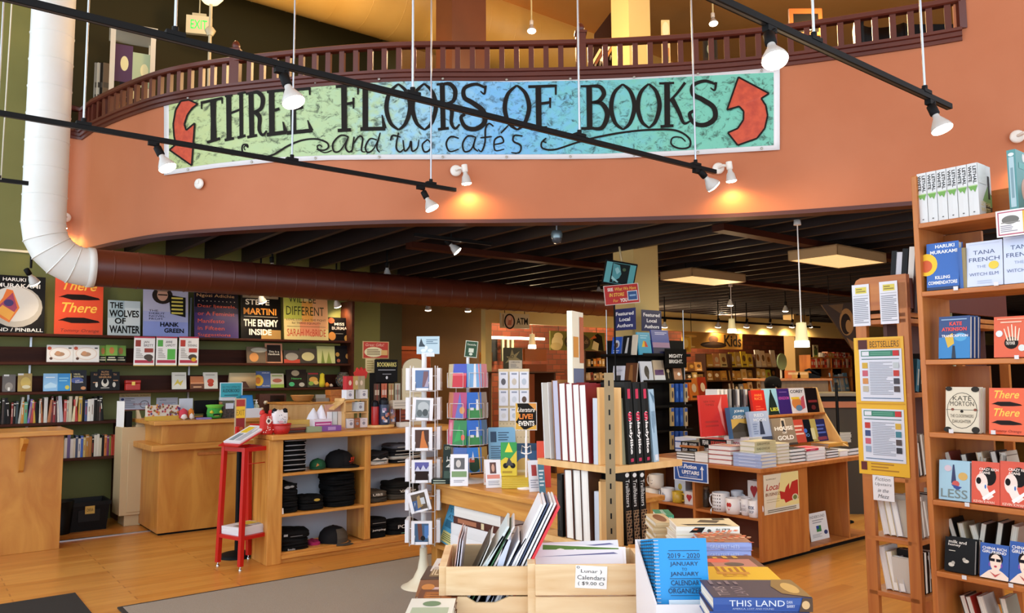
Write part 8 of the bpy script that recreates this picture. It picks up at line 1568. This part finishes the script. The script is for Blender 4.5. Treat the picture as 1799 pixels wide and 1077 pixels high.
for k,(px0,px1,py0,c,lab) in enumerate(((1381,1395,651,'#b8622a','orange carton'),(1398,1418,653,'#c08a3a','gold carton'),(1388,1404,668,'#c9923a','light wooden box'))):
 Yd=10.7;a_=at_y((px0+px1)/2,665,Yd);w_=(px1-px0)*Yd/1370
 solo('desk_box',MB().box(-w_/2,w_/2,-.06,.06,0,max(.06,at_y(px0,py0,Yd).z-zi),M(c)).art([('R',.1,.5,.9,.8,'#d8b078')],w_,.1,TR(0,-.0603,.05)@RX(pi/2)),lab+' standing on the information desk','box',G(a_.x,a_.y,zi+.001,R(-38)),bevel=.003)
c=at_y(1424,660,10.8);t=thing('telephone','black desk telephone on the information desk','telephone',G(c.x,c.y,zi+.001,R(-38)));part('base',MB().prism([(-.1,0),(.1,0),(.1,.03),(-.1,.09)],-.09,.09,BLACK,RX(pi/2)),t,None,.004);part('handset',MB().tube([(-.09,-.04,.10),(-.03,-.04,.12),(.05,-.04,.08),(.1,-.04,.05)],.018,BLACK,8),t)
c=at_y(1352,690,9.8);fs=9.8
t=thing('person','person with short dark hair in a black top leaning behind the book island','person',G(c.x,c.y,0,R(-38)))
hz_=at_y(1353,660,fs).z
def skinned(name,parent,pts,edges,rad,m,sub=2):
 me=bpy.data.meshes.new(name);me.from_pydata(pts,edges,[]);me.materials.append(m)
 o=bpy.data.objects.new(name,me);COL.objects.link(o);o.parent=parent
 sk=o.modifiers.new('skin','SKIN');sk.use_smooth_shade=True
 for v,r in zip(me.skin_vertices[0].data,rad):v.radius=r if isinstance(r,tuple) else(r,r)
 me.skin_vertices[0].data[0].use_root=True
 sb=o.modifiers.new('sub','SUBSURF');sb.levels=sb.render_levels=sub
 return o
hz0=hz_-.17
pts=[(0,.02,.92),(0,.0,1.05),(0,-.03,hz0-.34),(0,-.05,hz0-.20),(.02,-.06,hz0-.12),(.03,-.07,hz0-.02),(.03,-.07,hz0+.07),(-.17,-.02,hz0-.24),(-.24,.0,hz0-.48),(-.12,-.22,hz0-.56),(.17,-.02,hz0-.24),(.25,.0,hz0-.48),(.14,-.22,hz0-.56),(-.09,.03,.86),(-.10,0,.48),(-.10,.03,.08),(-.10,-.12,.03),(.09,.03,.86),(.10,0,.48),(.10,.03,.08),(.10,-.12,.03)]
eds=[(0,1),(1,2),(2,3),(3,4),(4,5),(5,6),(3,7),(7,8),(8,9),(3,10),(10,11),(11,12),(0,13),(13,14),(14,15),(15,16),(0,17),(17,18),(18,19),(19,20)]
skinned('body',t,pts,eds,[(.15,.11),(.14,.10),(.16,.11),(.10,.08),.052,(.075,.09),(.07,.085),.065,.045,.032,.065,.045,.032,.085,.06,.045,.04,.085,.06,.045,.04],M('#8a5a42',.6))
skinned('black_top',t,[(0,.02,.90)]+pts[1:4]+pts[7:9]+pts[10:12],[(0,1),(1,2),(2,3),(3,4),(4,5),(3,6),(6,7)],[(.165,.125),(.155,.115),(.18,.125),(.115,.09),.08,.058,.08,.058],M('#0b0b0d',.9))
skinned('trousers',t,[pts[0]]+pts[13:16]+pts[17:20],[(0,1),(1,2),(2,3),(0,4),(4,5),(5,6)],[(.16,.12),.095,.07,.06,.095,.07,.06],M('#15151c',.9))
part('hair',MB().lathe([(.001,-.06),(.07,-.05),(.098,.0),(.105,.06),(.085,.115),(.04,.14),(.001,.145)],M('#0a0706',.95),20,TR(.03,-.045,hz0+.02)),t)
part('face',MB().lathe([(.012,0),(.01,.02),(.004,.03)],M('#8a5a42',.6),8,TR(.03,-.15,hz0+.02)@RX(pi/2)).lathe([(.001,0),(.012,.006),(.001,.012)],M('#16100c',.4),8,TR(0,-.15,hz0+.05)@RX(pi/2)).lathe([(.001,0),(.012,.006),(.001,.012)],M('#16100c',.4),8,TR(.06,-.15,hz0+.05)@RX(pi/2)).box(.01,.05,-.158,-.15,hz0-.03,hz0-.024,M('#6a3a32')),t)
_,_,zf5=far_case(1028,1066,616,10.9,(644,668),DW,'small dark bookcase below the painted animal board',1)
far_row(1034,1064,628,zf5[0],10.88,['#c9a86a','#1c1814','#d8963a','#c9702a','#b8863a'],'in the small dark bookcase below the animal board','small bookcase spines',6,False)
far_row(1030,1064,655,zf5[1],10.88,['#b8a078','#c9b088','#8a3a2a','#d8c8a8','#a88a5a'],'on the lower shelf of the small dark bookcase','small bookcase spines',7,False)
c=on_b(908,596,12.4);d_=on_b(957,596,12.4)
gl=thing('lit_service_window','lit serving window with a white strip light beyond the header','window',G(on_b(860,596,12.4).x,12.4,on_b(900,617,12.4).z));Wg=d_.x-on_b(860,596,12.4).x;hg=on_b(900,596,12.4).z-on_b(900,617,12.4).z
part('green_wall',MB().box(0,Wg,.3,.32,-.2,hg,M('#8a9a5a',.6)),gl);part('strip_light',MB().box(0,Wg,.0,.05,hg,hg+.05,M('#fff2d0',.5,0,6)),gl);part('dark_panel',MB().box(.02,Wg*.24,.2,.22,-.2,hg,BLACK),gl)
for f in(.27,.36,.44):part('mullion',MB().box(Wg*f,Wg*f+.06,.1,.14,-.2,hg,M('#7a7a5a')),gl)
lamp('POINT',(Wg/2,-.3,hg-.1),30,(1,.85,.6),gl,.1)
crd(842,865,619,636,10.2,'#a86a22',[('T','LIGHTS THE',.5,.66,.8,.18,'#4a2a10',0,0),('T','BOOKMARKS',.5,.34,.8,.18,'#4a2a10',0,0)],'small orange-brown lettered board beyond the card spinners',name='small_sign',cat='sign')
crd(884,918,611,650,10.0,'#4a4a3c',[('P',[(.15,.6),(.35,.62),(.45,.95),(.55,.68),(.85,.85),(.66,.58),(.9,.45),(.6,.42),(.5,.05),(.4,.4),(.1,.3),(.28,.5)],'#b8a87a'),('T','SNCF',.4,.6,.3,.14,'#2a2a22')],'grey board with a ragged pale star beyond the pegboard',name='small_sign',cat='sign')
crd(894,917,633,648,9.6,'#dfe6ea',[('T','LAMINATED',.5,.78,.7,.14,'#5a6a7a'),('L',.12,.12,.88,.6,4,'#8a98a8')],'white printed notice before the ragged star board',name='notice',cat='notice')
t=thing('wall_hook_strip','dark shelf strip carrying the boards beyond the pegboard','shelf',G(on_b(838,650,10.05).x,10.05,on_b(880,650,10.05).z-.03));part('strip',MB().box(0,1.4,-.5,.3,-.02,0,DW),t);part('support',MB().box(.02,.06,-.3,.2,-on_b(880,650,10.05).z+.03,-.02,DW).box(1.34,1.38,-.3,.2,-on_b(880,650,10.05).z+.03,-.02,DW),t)
p,q=on_b(693,608,10.9),on_b(757,608,10.9)
t=thing('wood_headboard','tall red-brown wooden panel standing in the shaded recess','panel',G(p.x,10.9,0));part('board',MB().box(0,q.x-p.x,0,.04,0,p.z,noise_mat('red_brown_wood','#7a3318','#8f4420',(1,6,6),2,.4)),t,None,.01);part('rail',MB().box(0,q.x-p.x,-.02,.05,p.z-.06,p.z,M('#8f4420',.4)),t)
c=on_b(905,660,10.6);t=thing('wood_chair','row of dark wooden shelving and rails in the lit far alcove','shelving',G(on_b(922,610,10.6).x,10.6,0));Wc=on_b(960,610,10.6).x-on_b(922,610,10.6).x
part('top_panel',MB().box(0,Wc,0,.05,on_b(940,634,10.6).z,on_b(940,613,10.6).z,M('#a85a24',.4)),t);part('counter',MB().box(0,Wc,0,.3,0,on_b(940,640,10.6).z,M('#8a4420',.5)),t);part('rail',MB().box(0,Wc,-.02,0,on_b(940,655,10.6).z-.02,on_b(940,655,10.6).z,BLACK),t)
struct('wall_alcove',MB().box(hA+.12,12,13.0-.3,13.0-.25,0,3.28,mbk),RG)
# UPPER FLOOR
def up(px0,px1,py0,py1,Y):p,q=at_y(px0,py0,Y),at_y(px1,py1,Y);return p,q
p,q=up(189,279,48,135,8.55);zf_=3.87;c=at_y(234,60,8.55)
WH=M('#cfc8b4',.5);ht=at_y(210,49,8.4).z;bw_=.4
t=thing('glass_cabinet','pale open display cabinet with colourful posters behind the balcony railing','cabinet',G(c.x,c.y,zf_,R(-10)))
for x in(-bw_/2,bw_/2):
 for y in(-.22,.22):part('post',MB().box(x-.025,x+.025,y-.025,y+.025,0,ht-zf_,WH),t)
part('top',MB().box(-bw_/2-.04,bw_/2+.04,-.26,.26,ht-zf_-.03,ht-zf_,WH),t)
H3=ht-zf_
for i,f in enumerate((.2,.5)):part('shelf',MB().box(-bw_/2,bw_/2,-.2,.2,H3*f-.01,H3*f,WH),t)
for i,(x0,x1,z0,z1,c_) in enumerate(((-.2,.0,.60,.86,'#4a2a4a'),(.0,.2,.58,.82,'#a8b890'),(-.12,.08,.44,.6,'#15131a'),(-.2,-.02,.3,.46,'#c9a02a'),(.02,.2,.2,.42,'#b84a3a'),(-.2,.0,.05,.28,'#d8a84a'))):
 part('poster',MB().box(x0,x1,-.2,-.19,H3*z0,H3*z1,M(c_)).art([('E',.6,.5,.2,.2,'#e0d8a0')],x1-x0,H3*(z1-z0),TR((x0+x1)/2,-.2004,H3*(z0+z1)/2)@RX(pi/2)),t)
YL=fplan((lambda d:d.x/d.y)(ray(178,128))).y+.27
for k,px in enumerate((172,177,182,187)):
 c=at_y(px,128,YL);book(G(c.x,c.y,zf_+.352,R(0)),'%s book standing behind the railing beside the pale cabinet, %s'%(['grey','cream','dark','brown'][k],NTH[k]),['#8a8478','#c9bfa8','#2a2620','#6a5a48'][k],.07,at_y(px,112,YL).z-zf_-.35,.03,[('L',.1,.2,.9,.8,4,'#4a443a')],None,None)
t=thing('low_case','low dark case holding books behind the balcony railing','case',G(at_y(178,128,YL).x,at_y(178,128,YL).y,zf_,R(0)));part('case_body',MB().box(-.06,.06,-.03,.03,0,.35,DW),t)
c=at_y(350,45,9.2)
t=thing('exit_sign','pale exit sign with green letters hanging over the balcony','exit sign',G(c.x,c.y,c.z,R(-38+14)));s=9.2/1370
part('housing',MB().box(-22*s,22*s,-.03,.03,-17*s,17*s,M('#cfc4a0',.4)),t,None,.004);part('letters',MB().art([('T','EXIT',.5,.5,.7,.56,'#20c040',0,.005)],40*s,30*s,TR(0,-.0305,0)@RX(pi/2)),t,label='green letters');part('canopy',MB().box(-12*s,12*s,-.02,.02,17*s,22*s,M('#b8ad8a')).cyl((0,0,22*s),(0,0,22*s+.25),.008,M('#b8ad8a'),n=8),t)
LETM=M('#20c040',.5,0,1.2)
for o in t.children:
 if o.name.startswith('letters'):o.data.materials[0]=LETM
c=at_y(370,30,8.3)
t=thing('torchiere_lamp','slim cream uplighter lamp with a glowing bowl behind the railing','floor lamp',G(c.x,c.y,zf_));zl=at_y(372,8,8.3).z-zf_;ivory=M('#c9bd98',.4)
part('pole',MB().cyl((0,0,0),(0,0,zl),.018,ivory,n=12),t);part('base',MB().lathe([(.15,0),(.15,.02),(.02,.05)],ivory,20),t);part('collar',MB().lathe([(.03,zl-.36),(.06,zl-.3),(.03,zl-.26)],ivory,14),t)
part('bowl',MB().lathe([(.02,zl),(.08,zl+.02),(.13,zl+.08),(.12,zl+.08),(.06,zl+.03),(.0,zl+.02)],M('#f0dca8',.4,0,1.5),20),t,label='glowing lamp bowl');lamp('POINT',(0,0,zl+.3),18,parent=t,size=.1)
def upspot(px,py,Y,lab):
 c=at_y(px,py,Y);t=thing('ceiling_spotlight',lab,'spotlight',G(c.x,c.y,c.z+.08,R(-38)),'spots on the upper floor');part('stem',MB().cyl((0,0,.08),(0,0,7.0-c.z-.08),.012,M('#d8c890'),n=8),t);bulb_parts(t,Vector((0,-.2,-1)).normalized(),.06,True,WP,150,150)
upspot(934,55,10.5,'lit spot on the upper floor between the brown board and pillar');upspot(1253,42,10.5,'lit spot on the upper floor beyond the cream pillar')
for px,py,Y,e in((640,100,8.4,90),(1450,66,8.2,130),(1010,70,8.0,140)):
 c=at_y(px,py,Y);o=lamp('POINT',(0,0,0),e,(1,.66,.3),size=.25);o.matrix_world=G(c.x,c.y,c.z)  # added fill lights without fixtures, warming the upper floor
t=thing('stair_bookcase','sloping dark bookcase of books beside the upper pillar','bookcase',G(at_y(1046,100,9.6).x,at_y(1046,100,9.6).y,zf_,R(-38)))
s=9.6/1370;part('side_board',MB().prism([(-20*s,0),(36*s,0),(36*s,at_y(1080,18,9.6).z-zf_),(30*s,at_y(1076,22,9.6).z-zf_),(-2*s,at_y(1045,62,9.6).z-zf_)],0,.04,M('#2a1408',.6),RX(pi/2)),t);part('edge_board',MB().box(34*s,38*s,-.08,.02,0,at_y(1080,5,9.6).z-zf_+.3,M('#7a3a18',.5)),t)
for a_,b_ in((9.5,11.6),(12.5,12),(16,12)):
 o=lamp('POINT',(0,0,0),110,size=.15);o.matrix_world=G(a_,b_,2.95)  # unseen fill lights added behind the header beam to brighten the bricks
for k in range(5):
 c=at_y(1036+9*k,108-5*k,9.4);book(G(c.x,c.y,c.z-.1,R(52),R(-30)),'%s leaning book, %s along the sloping upper bookcase'%(['cream','brown','white','tan','dark'][k],NTH[k]),['#c9b88a','#6a3a1c','#d8d0c0','#b8824a','#2a1a10'][k],.16,.26,.03,None,None,None)
def upcard(px0,px1,py0,py1,Y,cov,art,lab,name='picture',rot=-38,roll=0):
 c0,c1=at_y((px0+px1)/2,py1,Y),at_y((px0+px1)/2,py0,Y);w_=(px1-px0)*Y/1370;h=c1.z-c0.z
 solo(name,MB().box(-w_/2,w_/2,-.015,.015,0,h,M(cov,.5)).art(art,w_,h,FRONT(.03,h)),lab,'picture' if name=='picture' else 'sign',G(c0.x,c0.y,c0.z,R(rot),0,R(roll)))
upcard(1235,1261,58,107,8.6,'#2a2018',[('R',.1,.1,.9,.9,'#1a1a16'),('E',.5,.8,.3,.1,'#5a4a34'),('E',.5,.4,.24,.2,'#7a8a7a'),('T','TEA',.5,.45,.4,.14,'#c9bfa0')],'dark framed board leaning behind the balusters')
upcard(1163,1178,36,118,9.2,'#c9b888',[('E',.5,.8,.4,.16,'#d8ccaa'),('R',.1,.1,.9,.4,'#a87a4a'),('R',.2,.1,.8,.22,'#7a8a4a')],'tall pale cut-out figure board behind the balusters')
upcard(1386,1446,16,62,8.4,'#8a4a1e',[('R',.12,.1,.88,.8,'#12100e'),('T','Events',.42,.3,.46,.26,'#d8d4cc')],'brown framed chalk sign above the balcony handrail','chalk_sign')
c=at_y(1560,60,7.6)
t=thing('curved_chair','black curved armchair behind the balusters at the railing end','chair',G(c.x,c.y,zf_,R(-38+20)))
zt4=at_y(1580,30,7.6).z-zf_
part('backrest',MB().loft([[(.32*cos(x)*k,.3*sin(x)*k,z) for x in[pi*.05+pi*.9*i/14 for i in range(15)]]+[(.26*cos(x)*k,.24*sin(x)*k,z) for x in[pi*.95-pi*.9*i/14 for i in range(15)]] for z,k in((.4,.95),(zt4-.1,1.05),(zt4,1.0))],M('#0c0a0a',.5)),t)
part('seat',MB().lathe([(.30,.36),(.32,.40),(.30,.46),(.0,.47)],M('#120e0e',.6),24),t)
for i in range(4):part('leg',MB().cyl((.24*cos(i*pi/2+.8),.24*sin(i*pi/2+.8),0),(.2*cos(i*pi/2+.8),.2*sin(i*pi/2+.8),.38),.018,M('#3a1c10',.5),n=8),t)
p=at_y(1640,60,7.75);solo('dark_cabinet',MB().box(-.3,.25,0,.3,0,at_y(1640,14,7.4).z-zf_,BLACK),'black cabinet standing at the end of the balcony railing','cabinet',G(p.x,p.y,zf_+.001,R(-38)),bevel=.01)
